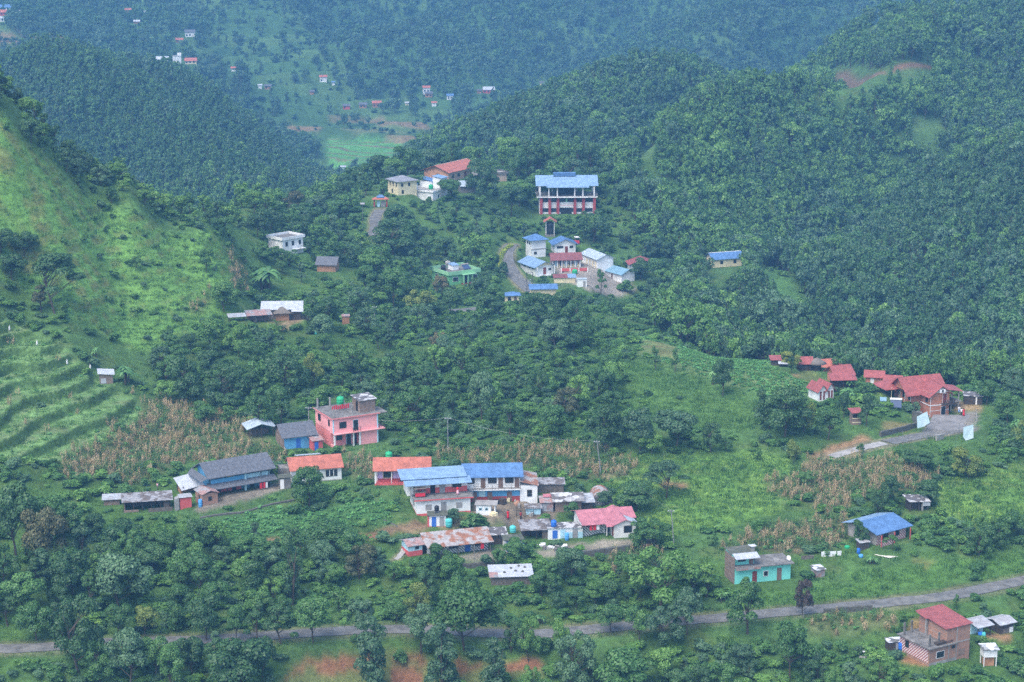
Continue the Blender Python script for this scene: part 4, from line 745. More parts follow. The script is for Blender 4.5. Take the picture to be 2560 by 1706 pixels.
def wire(a, b_, label, sag=1.2):
    mb = MB(); n = 10; P_ = [a.lerp(b_, i / n) - Vector((0, 0, sag * 4 * (i / n) * (1 - i / n))) for i in range(n + 1)]
    o = a.copy()
    for q, w_ in zip(P_[:-1], P_[1:]): mb.tube(q - o, w_ - o, .011, n=4)
    x = mb.build('power_line', M['metal']); x.location = o; tag(x, label, 'power line')
def person(loc, yaw, label, top, legs, dress=False, h=1.62, arms=0, sit=False):
    e = bpy.data.objects.new('person', None); 
    sk = [(0, 0, .92), (0, 0, 1.12), (0, 0, 1.38), (0, 0, 1.48), (0, .01, 1.60), (-.19, 0, 1.36), (-.23, .02, 1.08), (-.22, -.10 - arms * .1, .86), (.19, 0, 1.36), (.23, .02, 1.08), (.22, -.10, .86), (-.10, 0, .86), (-.11, -.03, .48), (-.11, .02, .06), (-.11, -.14, .03), (.10, 0, .86), (.11, .04, .48), (.11, .08, .06), (.11, -.06, .03)]
    ed = [(0, 1), (1, 2), (2, 3), (3, 4), (2, 5), (5, 6), (6, 7), (2, 8), (8, 9), (9, 10), (0, 11), (11, 12), (12, 13), (13, 14), (0, 15), (15, 16), (16, 17), (17, 18)]
    rad = [.14, .12, .15, .055, .10, .06, .045, .035, .06, .045, .035, .095, .065, .045, .04, .095, .065, .045, .04]
    me = bpy.data.meshes.new('person'); me.from_pydata(sk, ed, []); o = link(bpy.data.objects.new('person', me)); o.modifiers.new('skin', 'SKIN'); sd = o.modifiers.new('sub', 'SUBSURF'); sd.levels = 1; sd.render_levels = 1
    for i, v in enumerate(me.skin_vertices[0].data if me.skin_vertices else []): v.radius = (rad[i], rad[i])
    if not me.skin_vertices:
        bm = bmesh.new(); bm.from_mesh(me); ly = bm.verts.layers.skin.verify(); bm.verts.ensure_lookup_table()
        for i, v in enumerate(bm.verts): v[ly].radius = (rad[i], rad[i])
        bm.verts[0][ly].use_root = True; bm.to_mesh(me); bm.free()
    me.materials.append(M['skin']); o.location = loc; o.rotation_euler.z = yaw; s = h / 1.7; o.scale = (s, s, s); tag(o, label, 'person')
    MB().lathe([(.19, .80), (.175, 1.0), (.18, 1.15), (.22, 1.34), (.20, 1.42), (.07, 1.47)], n=10).tube((-.19, 0, 1.36), (-.235, .02, 1.05), .085, .065).tube((.19, 0, 1.36), (.235, .02, 1.05), .085, .065).build('shirt' if not dress else 'dress_top', M[top], o, True)
    if dress: MB().lathe([(.27, .10), (.25, .45), (.20, .80), (.18, .95)], n=12).build('skirt', M[legs], o, True)
    else: MB().tube((-.10, 0, .92), (-.11, -.02, .12), .115, .075, 8).tube((.10, 0, .92), (.11, .06, .12), .115, .075, 8).build('trousers', M[legs], o, True)
    MB().lathe([(.115, 1.56), (.13, 1.64), (.11, 1.72), (.04, 1.76)], (0, .02, 0), 10).build('hair', M['hair'], o, True); return o
# ------------------------------------------------------------------ the pink house
b = Bld('pink', 'pink_house', 'pink two storey house with flat roof terrace and brick stair room on top'); H1 = 6.0
b.box(0, b.w, 1.5, b.d, -1.5, 3.0, 'pinkd', 'wall'); b.box(0, b.w, 0, b.d, 2.9, H1, 'pink', 'wall'); b.box(5.9, b.w, 0, 1.5, -1.5, 2.9, 'pink', 'wall'); b.box(0, .15, 0, 1.5, -1.5, .6, 'pink', 'wall')
b.box(.15, .45, -.02, .25, -1.2, 2.9, 'trim', 'pillar'); b.box(4.2, 4.45, -.02, .25, -1.2, 2.9, 'trim', 'pillar'); b.box(5.5, 5.85, -.03, .25, -1.2, 2.9, 'trim', 'pillar'); b.box(-.03, b.w + 1.3, -.6, 0, 2.82, 2.97, 'pink', 'balcony_slab')
b.box(b.w, b.w + 1.3, 0, 3.0, 2.82, 2.97, 'pink', 'balcony_slab'); b.rail([(b.w + 1.2, 2.9), (b.w + 1.2, -.5), (b.w + .1, -.5)], 2.97, .9, 'dwood', 2, 'balcony_railing')
b.box(b.w - .25, b.w + .02, -.02, .2, -1.2, H1, 'lsky', 'corner_strip'); b.box(-.02, .18, -.02, .2, 2.97, H1, 'lsky', 'corner_strip')
r = b.flat(H1, 'dconc', .35, edge='pinkd'); b.box(b.w + .35, b.w + 1.9, -.35, 4.0, H1, H1 + .14, 'dconc', 'roof_overhang')
b.win('F', 1.3, 3.9, 1.5, 1.3, 'dwood'); b.door('F', 4.3, .95, 2.1, 'glass', 3.1, 'lsky'); b.rail([(4.0, -.55), (5.6, -.55)], 2.97, .9, 'dwood', 2, 'balcony_railing', .4); b.win('L', 1.6, 4.1, .8, 1.3, 'dwood'); b.win('L', 6.2, 4.0, 1.4, 1.4, 'dwood')
b.win('F', 1.2, 1.1, 1.3, 1.0, 'dwood', y0=1.5); b.door('F', 3.4, .9, 2.1, 'glass', 0, 'lsky', y0=1.5); b.door('F', 4.7, .9, 2.1, 'glass', 0, y0=1.5)
s = b.box(6.3, b.w, 1.2, 5.0, H1 + .15, H1 + 2.6, 'brickg', 'stair_room'); MB().slab([(6.0, .9, H1 + 2.65), (b.w + .3, .9, H1 + 2.75), (b.w + .3, 5.3, H1 + 3.0), (6.0, 5.3, H1 + 2.9)], .07).build('stair_room_roof', M['mix'], s); b.put('L', 2.2, 3.2, H1 + .2, H1 + 2.2, 'dark', 0, .04, 'doorway', s, x0=6.3)
for x, y in ((.3, .3), (.3, 8.5), (3.0, 8.6), (4.4, .5), (4.6, 5.2), (8.8, 8.4)): MB().box(x - .13, x + .13, y - .13, y + .13, H1 + .1, H1 + 1.9 + .3 * random.random()).build('rebar_column', M['conc'], b.e)
tank(b.pt(4.0, 5.6, H1 + .15), .75, 1.5, 'tankg', 'round green water tank on a stand on the pink house roof', stand=1.1)
o = MB()
for i, c in enumerate(range(9)): o.box(1.5 + i * .42, 1.8 + i * .42, 4.0, 4.03, .5, 1.2 + .1 * (i % 3))
o = o.tube((1.2, 4, 1.35), (5.4, 4, 1.35), .015, n=4).build('clothesline', M['clothr']); o.location = b.pt(0, 0, H1 + .15); o.rotation_euler.z = b.e.rotation_euler.z; tag(o, 'line of red washing drying on the pink house roof', 'clothesline')
# neighbours of the pink house
b = Bld('slate', 'small_blue_house', 'small sky blue and brick house with dark slate roof left of the pink house'); b.wall(2.7, 'brickg'); b.put('F', .02, b.w - .02, -.8, 2.7, 'sky', 0, .04, 'painted_front'); b.gable(2.7, 1.7, 'slate', .6, wallm='brickg'); b.door('F', 2.4, .9, 1.9, 'bdoor', y0=-.04)
b = Bld('tinopen', 'open_tin_shelter', 'open shelter with a bent pale tin roof at the maize field edge', 'shed'); b.posts([(.1, .1), (5.0, .1), (.1, 4.0), (5.0, 4.0), (2.6, .1)], -.5, 2.1, 'dwood', .08, 'post'); b.gable(2.1, .8, 'whiteroof', .4, 'y'); b.box(1.0, 4.6, 2.5, 4.0, -.3, 1.2, 'wood', 'back_panel')
b = Bld('redlean', 'red_lean_to', 'tiny red and blue lean-to between slate roof and pink house', 'shed'); b.wall(1.9, 'rosew'); b.lean(2.0, 2.5, 'rustred', .3); b.door('F', .3, .8, 1.7, 'bdoor')
# the long blue house
b = Bld('long', 'long_blue_house', 'long two storey blue farmhouse with large dark slate roof and stone yard'); W, D = b.w, b.d
b.box(0, W, 1.2, D, -1.2, 4.05, 'sky', 'wall'); b.box(-.3, W + .5, -.1, 1.15, 1.95, 2.05, 'dwood', 'balcony_floor'); b.put('F', 0, W, 2.1, 3.0, 'lsky', 0, .05, 'balcony_panel', y0=.05); b.put('F', 0, 7.2, 2.1, 3.0, 'sky', .052, .02, 'balcony_panel', y0=.05)
for x in (.1, 3.3, 6.8, 10, W - .2): b.box(x - .1, x + .1, .0, .2, -.5, 3.75, 'dwood', 'post')
b.box(6.6, 7.0, -.25, .0, -.3, 3.7, 'lsky', 'painted_pillar'); b.put('F', .3, 6.5, -.2, 1.8, 'rosew', 0, .03, 'painted_band', y0=1.2); b.put('F', 7.5, W - .5, .6, 1.9, 'sky', .003, .03, 'painted_band', y0=1.2)
for x in (1.5, 4.6, 8.2, 10.2): b.door('F', x, .9, 1.8, 'dark', y0=1.17)
for x in (1.2, 4.2, 8.0, 10.2): b.win('F', x, 2.9, .9, .8, 'dwood', y0=1.2)
MB().slab([(-1.0, -1.5, 1.55), (W + 1.0, -1.5, 1.55), (W + .8, .0, 2.25), (-.8, .0, 2.25)], .1).build('skirt_roof', M['slate'], b.e)
b.gable(4.0, 1.6, 'slate', .9, w=W, t=.14, wallm='sky'); MB().slab([(-.9, -.8, 3.7), (-.9, D + .7, 3.7), (-2.0, D + .1, 3.0), (-2.0, -.2, 3.0)], .1).build('hip_end', M['slate'], b.e)
mb = MB().tube((1.6, -.25, 3.6), (5.0, -.25, 3.6), .13, n=6).tube((3.2, -.35, 3.3), (4.4, -.35, 3.3), .12, n=6); o = mb.build('hanging_maize', mat('maize_cobs', (.75, .55, .22), .8, .3, 8), None); o.location = b.pt(0, 0, 0); o.rotation_euler.z = b.e.rotation_euler.z; tag(o, 'bundles of yellow maize hanging under the eave of the long blue house', 'maize bundle')
for i, (x, c) in enumerate(((9.0, 'clothr'), (9.7, 'clothr'), (10.1, 'clothw'))):
    o = MB().slab([(0, 0, 1.2), (.5, 0, 1.2), (.52, .03, .1), (.02, .03, .1)], .02).build('hanging_cloth', M[c]); o.location = b.pt(x, -1.6, .2); o.rotation_euler.z = R(31); tag(o, ['first red cloth hanging in front of the long blue house', 'second red cloth hanging in front of the long blue house', 'white cloth hanging at the long blue house'][i], 'cloth')
b = Bld('whitelean', 'white_tin_lean_to', 'sloping white tin lean-to at the left end of the long blue house', 'shed'); b.posts([(.1, .1), (3.9, .1), (.1, 3.1), (3.9, 3.1)], -.4, 1.6, 'dwood', .07, 'post'); b.box(.2, 3.8, 1.6, 3.0, -.4, 1.5, 'mud', 'wall'); b.lean(1.5, 2.9, 'tinw', .4, zl=-.5)
b = Bld('brickshed', 'brick_shed', 'small orange brick shed with rusty patched roof before the long blue house', 'shed'); b.wall(2.1, 'brick'); b.gable(2.1, .5, 'rustred', .25, 'y'); b.win('F', 1.0, .7, .7, .8, 'dwood'); b.win('L', 1.4, .9, .6, .6, 'dwood')
b = Bld('redtoilet', 'red_plastered_hut', 'narrow red plastered hut with grey side panel between cow shed and brick shed', 'shed'); b.wall(2.0, 'rosew'); b.lean(2.05, 2.15, 'tin', .2); MB().slab([(-.9, .2, 1.7), (-.2, .2, 2.0), (-.2, 1.4, 2.0), (-.9, 1.4, 1.7)], 2.3).build('side_panel', M['gdoor'], b.e)
b = Bld('cow', 'cow_shed', 'long low open cow shed with patched tin roof and plank fence', 'shed')
b.posts([(x, .1) for x in (.1, 1.6, 3.2, 4.8, 6.4, 8.1)] + [(.1, 3.1), (8.1, 3.1)], -.5, 1.9, 'dwood', .08, 'post'); b.box(0, 8.2, 2.9, 3.1, -.4, 1.9, 'wood', 'back_wall'); b.box(-.1, .05, 0, 3, -.4, 1.5, 'brickg', 'side_wall'); b.box(7.0, 8.2, .2, .3, -.4, 1.6, 'wood', 'plank_panel'); b.lean(1.9, 2.4, 'darktin', .5); b.box(4.2, 8.6, -1.2, -1.1, -.5, .7, 'wood', 'fence_panel'); b.box(-.2, 2.5, -.5, -.3, -.5, .35, 'brickg', 'low_wall')
b = Bld('lowshed', 'low_brick_pen', 'low brick pen under tin at the far left of the cow shed', 'shed'); b.wall(1.1, 'brickg'); b.lean(1.15, 1.45, 'tin', .35)
# white house with orange roof
b = Bld('orange', 'white_house', 'white single storey house with bright orange roof behind a round tree'); b.wall(2.7, 'white'); b.base('conc', .15); b.gable(2.7, 1.5, 'orange', .45, wallm='white'); f = b.win('F', 6.4, .8, 2.2, 1.3, 'dwood', 'glass', .12)
for x in (6.4 + .66, 6.4 + 1.42): b.put('F', x, x + .12, .85, 2.05, 'trim', .08, .03, 'mullion', f)
b.win('F', 2.0, .8, 1.6, 1.3, 'dwood'); b.win('L', 2.0, 1.0, 1.0, 1.0, 'dwood'); b.box(-1.8, -.05, 2.5, 5.5, -1, 2.2, 'dconc', 'side_room'); b.box(2.2, 6.2, b.d, b.d + 2.0, -.5, 2.6, 'conc', 'rear_room'); MB().slab([(1.8, b.d + .3, 3.5), (6.6, b.d + .3, 3.5), (6.6, b.d + 2.6, 3.0), (1.8, b.d + 2.6, 3.0)], .07).build('rear_roof', M['whiteroof'], b.e)
b = Bld('greytoilet', 'grey_concrete_hut', 'small grey concrete hut with white door left of the round tree', 'outhouse'); b.wall(2.1, 'dconc'); b.flat(2.1, 'mossy', .2, t=.1); b.door('F', .15, .7, 1.8, 'trim')
# purple house
b = Bld('purple', 'lilac_house', 'single storey lilac and dark red house under plain orange roof'); b.box(0, b.w, 1.0, b.d, -1, 3.0, 'lilac', 'wall'); b.box(0, 6.2, 0, 1.4, -1, .35, 'rosew', 'veranda_base'); b.put('F', 0, b.w, -.5, 1.0, 'maroonw', 0, .03, 'dado', y0=1.0); b.box(0, .5, .8, 1.0, 0, 3, 'trim', 'pillar'); b.box(0, .25, 0, .25, .35, 2.5, 'trim', 'pillar'); b.posts([(3.1, .1), (6.0, .1)], .3, 2.6, 'trim', .06, 'post')
b.gable(3.0, 1.5, 'orange', .35, wallm='white'); b.win('F', 1.5, 1.05, 1.8, 1.4, 'cream', y0=1.0); b.door('F', 4.7, 1.3, 2.2, 'dark', .35, y0=1.0); b.rail([(.3, 0), (4.2, 0)], .35, .5, 'rosew', 2, 'veranda_rail'); b.put('F', 6.4, b.w, 1.2, 2.9, 'lilac', .034, .02, 'painted_front', y0=1.0)
tank(b.pt(2.6, b.d + 1.2, 1.5), .65, 1.3, 'tankg', 'green water tank peeking over the orange roof of the lilac house', stand=1.6)
# red and white house
b = Bld('bigwhite', 'red_and_white_house', 'two storey white house with red dado, roof terrace and pale blue roof'); W, D = b.w, b.d
b.wall(2.7, 'white', d=D); b.base('rosew', .1); b.box(-.5, W + .5, -.5, D * .5, 2.7, 2.86, 'dconc', 'terrace'); b.put('F', -.5, W + .5, 2.62, 2.84, 'rosew', .5, .03, 'terrace_edge'); b.box(-1.2, W, 3.0, D, 2.6, 5.2, 'white', 'upper_wall')
b.put('F', .6, W, 2.87, 3.9, 'rosew', 0, .025, 'dado', y0=3.0); b.lean(5.0, 5.5, 'lblue', .4, x0=-1.4, y0=1.7, w=W + 1.6, d=2.0); b.lean(5.6, 6.3, 'lblue', .5, x0=-1.8, y0=3.8, w=W + 1.4, d=D - 3.9)
b.posts([(-.8, 1.8), (1.4, 1.5)], 2.85, 5.0, 'metal', .05, 'post')
b.door('F', 3.0, .9, 1.95, 'dark', 2.87, y0=2.97); b.door('F', 4.7, 1.0, 1.95, 'gdoor', 2.87, y0=2.97); b.win('F', 7.0, 3.7, 1.7, 1.1, 'dwood', y0=2.975); b.win('F', 1.6, .75, 1.1, 1.0, 'conc', 'gdoor'); b.door('F', 4.4, 1.0, 2.0, 'gdoor', .1); b.win('F', 7.2, .8, 1.1, 1.0, 'conc', 'gdoor'); b.win('L', 2.5, .8, 1.0, 1.0, 'conc', 'gdoor')
b.rail([(W + .4, -.4), (W + .4, 3)], 2.86, .9, 'metal', 2)
bench = Bld(None, 'market_stand', 'wooden stand with red cloth on the terrace of the red and white house', 'stand', loc=b.pt(-.2, .9, 2.87), yaw=12); bench.posts([(0, 0), (2, 0), (0, 1), (2, 1)], 0, 1.6, 'dwood', .04, 'leg'); bench.box(-.1, 2.1, -.1, 1.1, .9, .96, 'wood', 'shelf'); bench.box(.1, 1.9, -.05, 0, .2, .85, 'clothr', 'cloth'); bench.box(-.1, 2.1, -.1, 1.1, 1.6, 1.65, 'wood', 'top')
person(b.pt(7.7, 1.2, 2.87), R(20), 'person in orange red dress standing on the terrace of the red and white house', 'clothr', 'clothp', True)
# blue wing
b = Bld('bluewing', 'blue_roofed_house', 'two storey white house with bright blue roof and long railed balcony'); W, D = b.w, b.d
b.box(0, W, .0, D, -1, 2.45, 'sky', 'lower_wall'); b.put('F', 0, W, -.5, 1.0, 'maroonw', 0, .02, 'dado'); b.box(-.3, W, -.9, D, 2.45, 2.6, 'conc', 'balcony_slab'); b.box(0, W, 0, D, 2.6, 5.1, 'white', 'wall'); b.gable(5.1, 1.4, 'blue', .6, wallm='white'); b.rail([(W, -.85), (1.5, -.85)], 2.6, .95, 'dwood', 3, 'balcony_railing', 1.6); b.put('F', 1.5, W, 2.42, 2.62, 'trim', .9, .03, 'slab_edge')
for x, ww in ((.3, 1.4), (4.1, 1.6), (7.2, 1.6)): f = b.win('F', x, 3.5, ww, 1.15, 'dwood', 'glass', .1)
for x in (2.8, 6.0, 9.0): b.door('F', x, .85, 2.0, 'brdoor', 2.6)
for x in (1.2, 4.0, 7.6): b.door('F', x, .9, 1.9, 'brdoor', 0)
b.put('F', 5.3, 7.2, 1.2, 2.3, 'sky', .022, .02, 'painted_panel'); b.put('F', 2.4, 3.6, 1.0, 2.2, 'lsky', .022, .02, 'painted_panel')
b = Bld('annex', 'white_annex', 'white single storey annex with rusty sloping roof right of the balcony house'); b.wall(3.0, 'white'); b.lean(3.05, 3.9, 'rust', .25, zl=.9); b.win('F', 1.3, .9, .9, 1.3, 'dwood'); 
tank(b.pt(-.9, -.5, 0), .2, .5, 'conc', 'small grey pot standing by the white annex wall', 'pot', cat='pot')
b = Bld('outhouse', 'outhouse', 'small outhouse with one blue and one grey door below the red and white house', 'outhouse'); b.wall(2.1, 'white'); b.flat(2.1, 'mossy', .35, t=.1); b.door('F', .45, .8, 1.8, 'bdoor'); b.door('F', 1.85, .85, 1.8, 'gdoor'); b.box(-.25, 0, -.05, b.d, -.5, 2.0, 'rosew', 'side_wall'); b.base('rosew', .05)
tank(b.pt(1.4, 1.2, 2.2), .42, 1.05, 'tankk', 'grey black water tank on top of the outhouse roof', stand=.25); tank(cast(1122, 1317), .62, 1.6, 'tankt', 'dark green tank standing right beside the outhouse')
b = Bld('flatbox', 'white_pump_house', 'low white flat roofed pump house with two small windows', 'outhouse'); b.wall(1.9, 'white', w=2.7); b.flat(1.9, 'conc', .25, t=.1); b.box(3.3, 3.5, .1, .3, -.4, 1.9, 'trim', 'pillar'); b.box(3.3, 3.5, 2.0, 2.2, -.4, 1.9, 'lsky', 'pillar'); b.win('F', .5, .9, .6, .5, 'lsky'); b.win('F', 1.6, .9, .6, .5, 'lsky')
b = Bld('tinlong', 'dark_tin_shed', 'long dark shed with low tin roof behind the brick shed with patched roof', 'shed'); b.wall(1.6, 'wood'); b.lean(1.7, 2.1, 'darktin', .3)
b = Bld('brickpatch', 'patched_brick_shed', 'brick shed with patched white and black tin roof', 'shed'); b.wall(2.3, 'brickg'); b.gable(2.4, .7, 'mix', .6); b.box(4.9, 7.0, .5, 3.5, -.4, 1.6, 'dwood', 'side_shelter'); b.lean(1.75, 2.3, 'tin', .3, x0=4.9, y0=.3, w=2.2, d=3.4)
b = Bld('tinshack', 'tin_shack', 'narrow rusty tin shack leaning on the patched brick shed', 'shed'); b.wall(1.8, 'rustred'); b.lean(1.9, 2.3, 'rustred', .3); b.lean(2.35, 2.6, 'pinkr', .1, x0=.6, y0=1.8, w=1.4, d=.9, name='upper_roof'); b.put('F', .1, 1.0, -.2, 1.5, 'tin', 0, .03, 'door')
b = Bld('lowtin', 'low_tin_store', 'low store of grey tin sheets in the middle of the yard', 'shed'); b.wall(1.2, 'lsky'); b.lean(1.25, 1.5, 'darktin', .3)
b = Bld('quonset', 'barrel_roof_hut', 'barrel roofed tin hut with rusty top among trees', 'shed'); n = 9; mb = MB()
for i in range(n):
    a0, a1 = math.pi * i / n, math.pi * (i + 1) / n; c0, c1 = (b.w / 2 * (1 - math.cos(a0)), 2.6 * math.sin(a0) ** .8), (b.w / 2 * (1 - math.cos(a1)), 2.6 * math.sin(a1) ** .8)
    mb.quad((c0[0], 0, c0[1]), (c1[0], 0, c1[1]), (c1[0], b.d, c1[1]), (c0[0], b.d, c0[1]))
mb.build('roof', M['rust'], b.e); MB().slab([(b.w / 2 * (1 - math.cos(math.pi * i / n)) , .05, 2.55 * math.sin(math.pi * i / n) ** .8 - .02) for i in range(n + 1)], .01).build('rim', M['tin'], b.e)
MB().quad(*[(b.w / 2 * (1 - math.cos(math.pi * i / n)), .15, 2.55 * math.sin(math.pi * i / n) ** .8) for i in range(n + 1)]).build('end_wall', M['wood'], b.e); b.box(.02, b.w - .02, .2, b.d - .1, -.6, .3, 'wood', 'base_wall')
# pink roofed house
b = Bld('pinkroof', 'pink_roofed_house', 'white house with pink roof, striped veranda wall and protruding right wing'); b.wall(2.7, 'white'); b.gable(2.7, .9, 'pinkr', .5, wallm='white', w=9.5); b.put('F', .2, 4.0, -.5, 1.9, 'strip', 0, .02, 'striped_wall'); b.lean(2.3, 2.7, 'pinkr', .2, x0=-.2, y0=-1.8, w=6.0, d=1.6, name='veranda_roof'); b.win('F', .8, 1.2, 1.6, 1.0, 'maroonw', y0=-.02); b.door('F', 4.4, 1.3, 2.1, 'dark'); b.box(4.15, 4.3, -1.6, -1.45, -.3, 2.25, 'trim', 'pillar')
v = PL['pinkwing']; o = P['pinkwing']; a = R(13); dx, dy = o.x - P['pinkroof'].x, o.y - P['pinkroof'].y; lx, ly = dx * math.cos(a) + dy * math.sin(a), -dx * math.sin(a) + dy * math.cos(a)
b.box(lx, lx + 3.9, ly, 4.6, -1, 2.5, 'white', 'wing_wall'); b.gable(2.5, .8, 'pinkr', .4, 'y', x0=lx, y0=ly, w=3.9, d=4.8 - ly, wallm='white', name='wing_roof'); MB().slab([(lx + 2.3, ly - .42, 3.26), (lx + 4.35, ly - .42, 2.42), (lx + 4.35, ly + 2.6, 2.42), (lx + 2.3, ly + 2.6, 3.26)], .05).build('patched_sheet', M['whiteroof'], b.e); b.win('F', 1.7, .8, 1.5, 1.3, 'dwood', x0=lx, y0=ly); b.door('L', .6, .8, 1.9, 'ddoor', x0=lx, y0=ly); b.lean(2.1, 2.5, 'pinkr', .1, x0=lx - 1.3, y0=ly + .2, w=1.3, d=1.6, name='porch_roof')
for i, x in enumerate((1.0, 1.7, 2.3)): o = MB().slab([(0, 0, 1.0), (.5, 0, 1.0), (.5, .02, 0), (0, .02, 0)], .02).build('hanging_cloth', M[('clothr', 'clothr', 'clothw')[i]]); o.location = b.pt(x, -1.7, 1.2); o.rotation_euler.z = a; tag(o, ('left dark red cloth hanging on the pink roofed veranda', 'middle red cloth hanging on the pink roofed veranda', 'pale cloth hanging on the pink roofed veranda')[i], 'cloth')
b = Bld('bluetoilet', 'blue_and_white_wash_house', 'low white and light blue wash house with clutter on flat roof', 'outhouse'); b.wall(1.9, 'white'); b.put('F', 3.4, b.w, -.4, 1.1, 'lsky', 0, .02, 'dado'); b.flat(1.9, 'mix', .2, t=.1); b.door('F', .8, .9, 1.5, 'bdoor'); b.door('F', 2.2, .9, 1.6, 'lsky'); b.door('F', 4.4, .9, 1.7, 'gdoor', y0=-.02); tank(b.pt(1.1, .8, 2.0), .5, 1.15, 'tankb', 'blue water tank on the flat roof of the wash house')
# rusty roofed long house
b = Bld('rusty', 'rusty_roofed_house', 'long low house with rusty corrugated roof and grey white striped front'); W = b.w; b.wall(2.3, 'white'); b.put('F', 2.4, W, -.4, 1.8, 'strip', 0, .02, 'striped_wall'); b.gable(2.3, 1.0, 'rust', .6, wallm='conc'); b.lean(1.95, 2.3, 'rust', .2, x0=-.2, y0=-1.6, w=W + .6, d=1.3, name='veranda_roof')
for x in (.2, 2.6, 5.2, 8.0, W): b.box(x - .06, x + .06, -1.5, -1.38, -.5, 2.0, 'wood', 'post')
b.door('F', .6, 1.0, 1.9, 'dark'); b.win('F', 3.8, .8, 1.9, 1.0, 'dwood', y0=-.02); b.door('F', 6.8, 1.0, 1.8, 'bdoor', y0=-.02); b.win('F', 8.6, .8, 1.3, 1.0, 'dwood', y0=-.02); o = MB().slab([(0, 0, 1.0), (.6, 0, 1.0), (.6, .02, 0), (0, .02, 0)], .02).build('hanging_cloth', M['clothr']); o.location = b.pt(9.2, -1.6, .8); o.rotation_euler.z = R(17); tag(o, 'bright red cloth hanging at the right end of the rusty roofed house', 'cloth')
b = Bld('rustyannex', 'red_and_blue_annex', 'little annex, pale blue above red, with rusty tin roof at the path', 'shed'); b.wall(2.0, 'lsky'); b.base('rosew', .9, pr=.02); b.gable(2.0, .5, 'rustred', .35); b.win('F', 1.2, 1.15, .7, .5, 'dwood'); b.box(2.6, 3.9, .6, 2.8, -.5, 1.9, 'white', 'link_wall'); b.door('F', .2, .9, 1.8, 'dark', x0=2.6, y0=.6)
b = Bld('bluedoors', 'toilet_block', 'white toilet block with two blue doors and mossy flat roof', 'outhouse'); b.wall(2.1, 'white'); b.flat(2.1, 'mossy', .3, t=.12); b.door('F', .25, .75, 1.9, 'bdoor'); b.door('F', 2.0, .75, 1.9, 'bdoor'); b.box(3.2, 4.0, .5, 2, -.4, 1.5, 'dwood', 'wood_stack')
b = Bld('shedA', 'tarred_tin_shed', 'small shed with black and white patched roof beside the toilet block', 'shed'); b.wall(1.8, 'dwood'); b.lean(1.9, 2.3, 'mix', .4); tank(cast(1282, 1360) + Vector((0, 0, 2.2)), .55, 1.2, 'tankt', 'turquoise water tank raised behind the toilet block')
b = Bld('shedB', 'patchwork_tin_shed', 'open shed with wide patchwork grey tin roof left of the wash house', 'shed'); b.posts([(.1, .1), (4.7, .1), (2.4, .1)], -.4, 1.8, 'dwood', .08, 'post'); b.box(.1, 4.7, 2.0, 3.3, -.4, 1.9, 'dwood', 'back_wall'); b.box(3.4, 4.7, .1, .2, -.3, 1.7, 'wood', 'plank_panel'); b.lean(1.85, 2.5, 'darktin', .45)
b = Bld('lonetin', 'lone_tin_shed', 'lone low shed with pale tin roof and plank walls in the garden', 'shed'); b.wall(1.5, 'wood'); b.lean(1.6, 2.2, 'tinw', .4); MB().slab([(-.4, -.4, 1.63), (1.1, -.4, 1.63), (1.1, 1.4, 1.9), (-.4, 1.4, 1.9)], .02).build('rusty_sheet', M['rustred'], b.e)
for i, (x, y) in enumerate(((2.3, 1.2), (3.5, 2.6), (4.2, 1.6), (5.4, 1.3), (5.9, 2.8), (4.9, 3.3))): o = MB().lathe([(.22, 0), (.26, .08), (.15, .18)], n=7).build('stone', M['stone']); o.location = b.pt(x, y, 1.66 + y * .15); tag(o, ['stone on left part of the lone tin roof', 'stone near the upper middle of the lone tin roof', 'stone in the middle of the lone tin roof', 'stone on the lower right of the lone tin roof', 'stone at the upper right of the lone tin roof', 'stone near the top edge of the lone tin roof'][i], 'stone', 'stones on the lone tin roof')
# turquoise house
b = Bld('turq', 'turquoise_house', 'turquoise flat roofed house with small upper room and white awning'); W, D = b.w, b.d; b.wall(2.9, 'turq', d=D); b.box(-.12, 0, 0, D, -1, 4.6, 'brickg', 'side_wall'); b.box(-.3, W + .3, -1.2, 0, -.9, -.1, 'conc', 'veranda_base'); b.box(-.1, W + .4, -.7, D + .3, 2.9, 3.05, 'dconc', 'roof'); b.box(0, 3.8, .9, D, 3.05, 4.9, 'turq', 'upper_room'); b.put('F', 0, 4.4, 2.6, 3.0, 'rustred', .7, .04, 'balcony_edge')
b.lean(4.55, 5.0, 'tinw', .1, x0=.1, y0=-.4, w=4.2, d=1.6, name='awning'); b.lean(4.9, 5.1, 'mossy', .2, x0=0, y0=1.4, w=4.0, d=D - 1.4, name='upper_roof'); b.door('F', 2.9, .8, 1.6, 'brdoor', 3.06, y0=.9); b.win('F', .9, 3.6, 1.4, .7, 'dwood', y0=.9); b.win('F', 5.2, .9, .9, 1.0, 'trim'); b.door('F', 7.7, .85, 2.2, 'brdoor', 0); b.door('F', 3.2, .85, 2.0, 'ddoor'); b.box(4.3, 4.9, 3.4, 4.0, 3.05, 5.2, 'conc', 'stair_pier'); b.box(4.0, 5.2, 3.2, 4.3, 5.2, 5.3, 'plastic', 'pier_cap')
dish = MB().lathe([(.05, 0), (.25, .05), (.42, .16), (.44, .17)], n=12).build('satellite_dish', M['trim']); dish.location = b.pt(W - .3, .5, 3.6); dish.rotation_euler = (R(60), 0, R(30)); tag(dish, 'white satellite dish at the right corner of the turquoise house roof', 'satellite dish')
b = Bld('pen', 'red_brick_pen', 'square red brick pen with white rags on its roof by the turquoise house', 'shed'); b.wall(1.35, 'rustred'); b.lean(1.4, 1.6, 'plastic', .2)
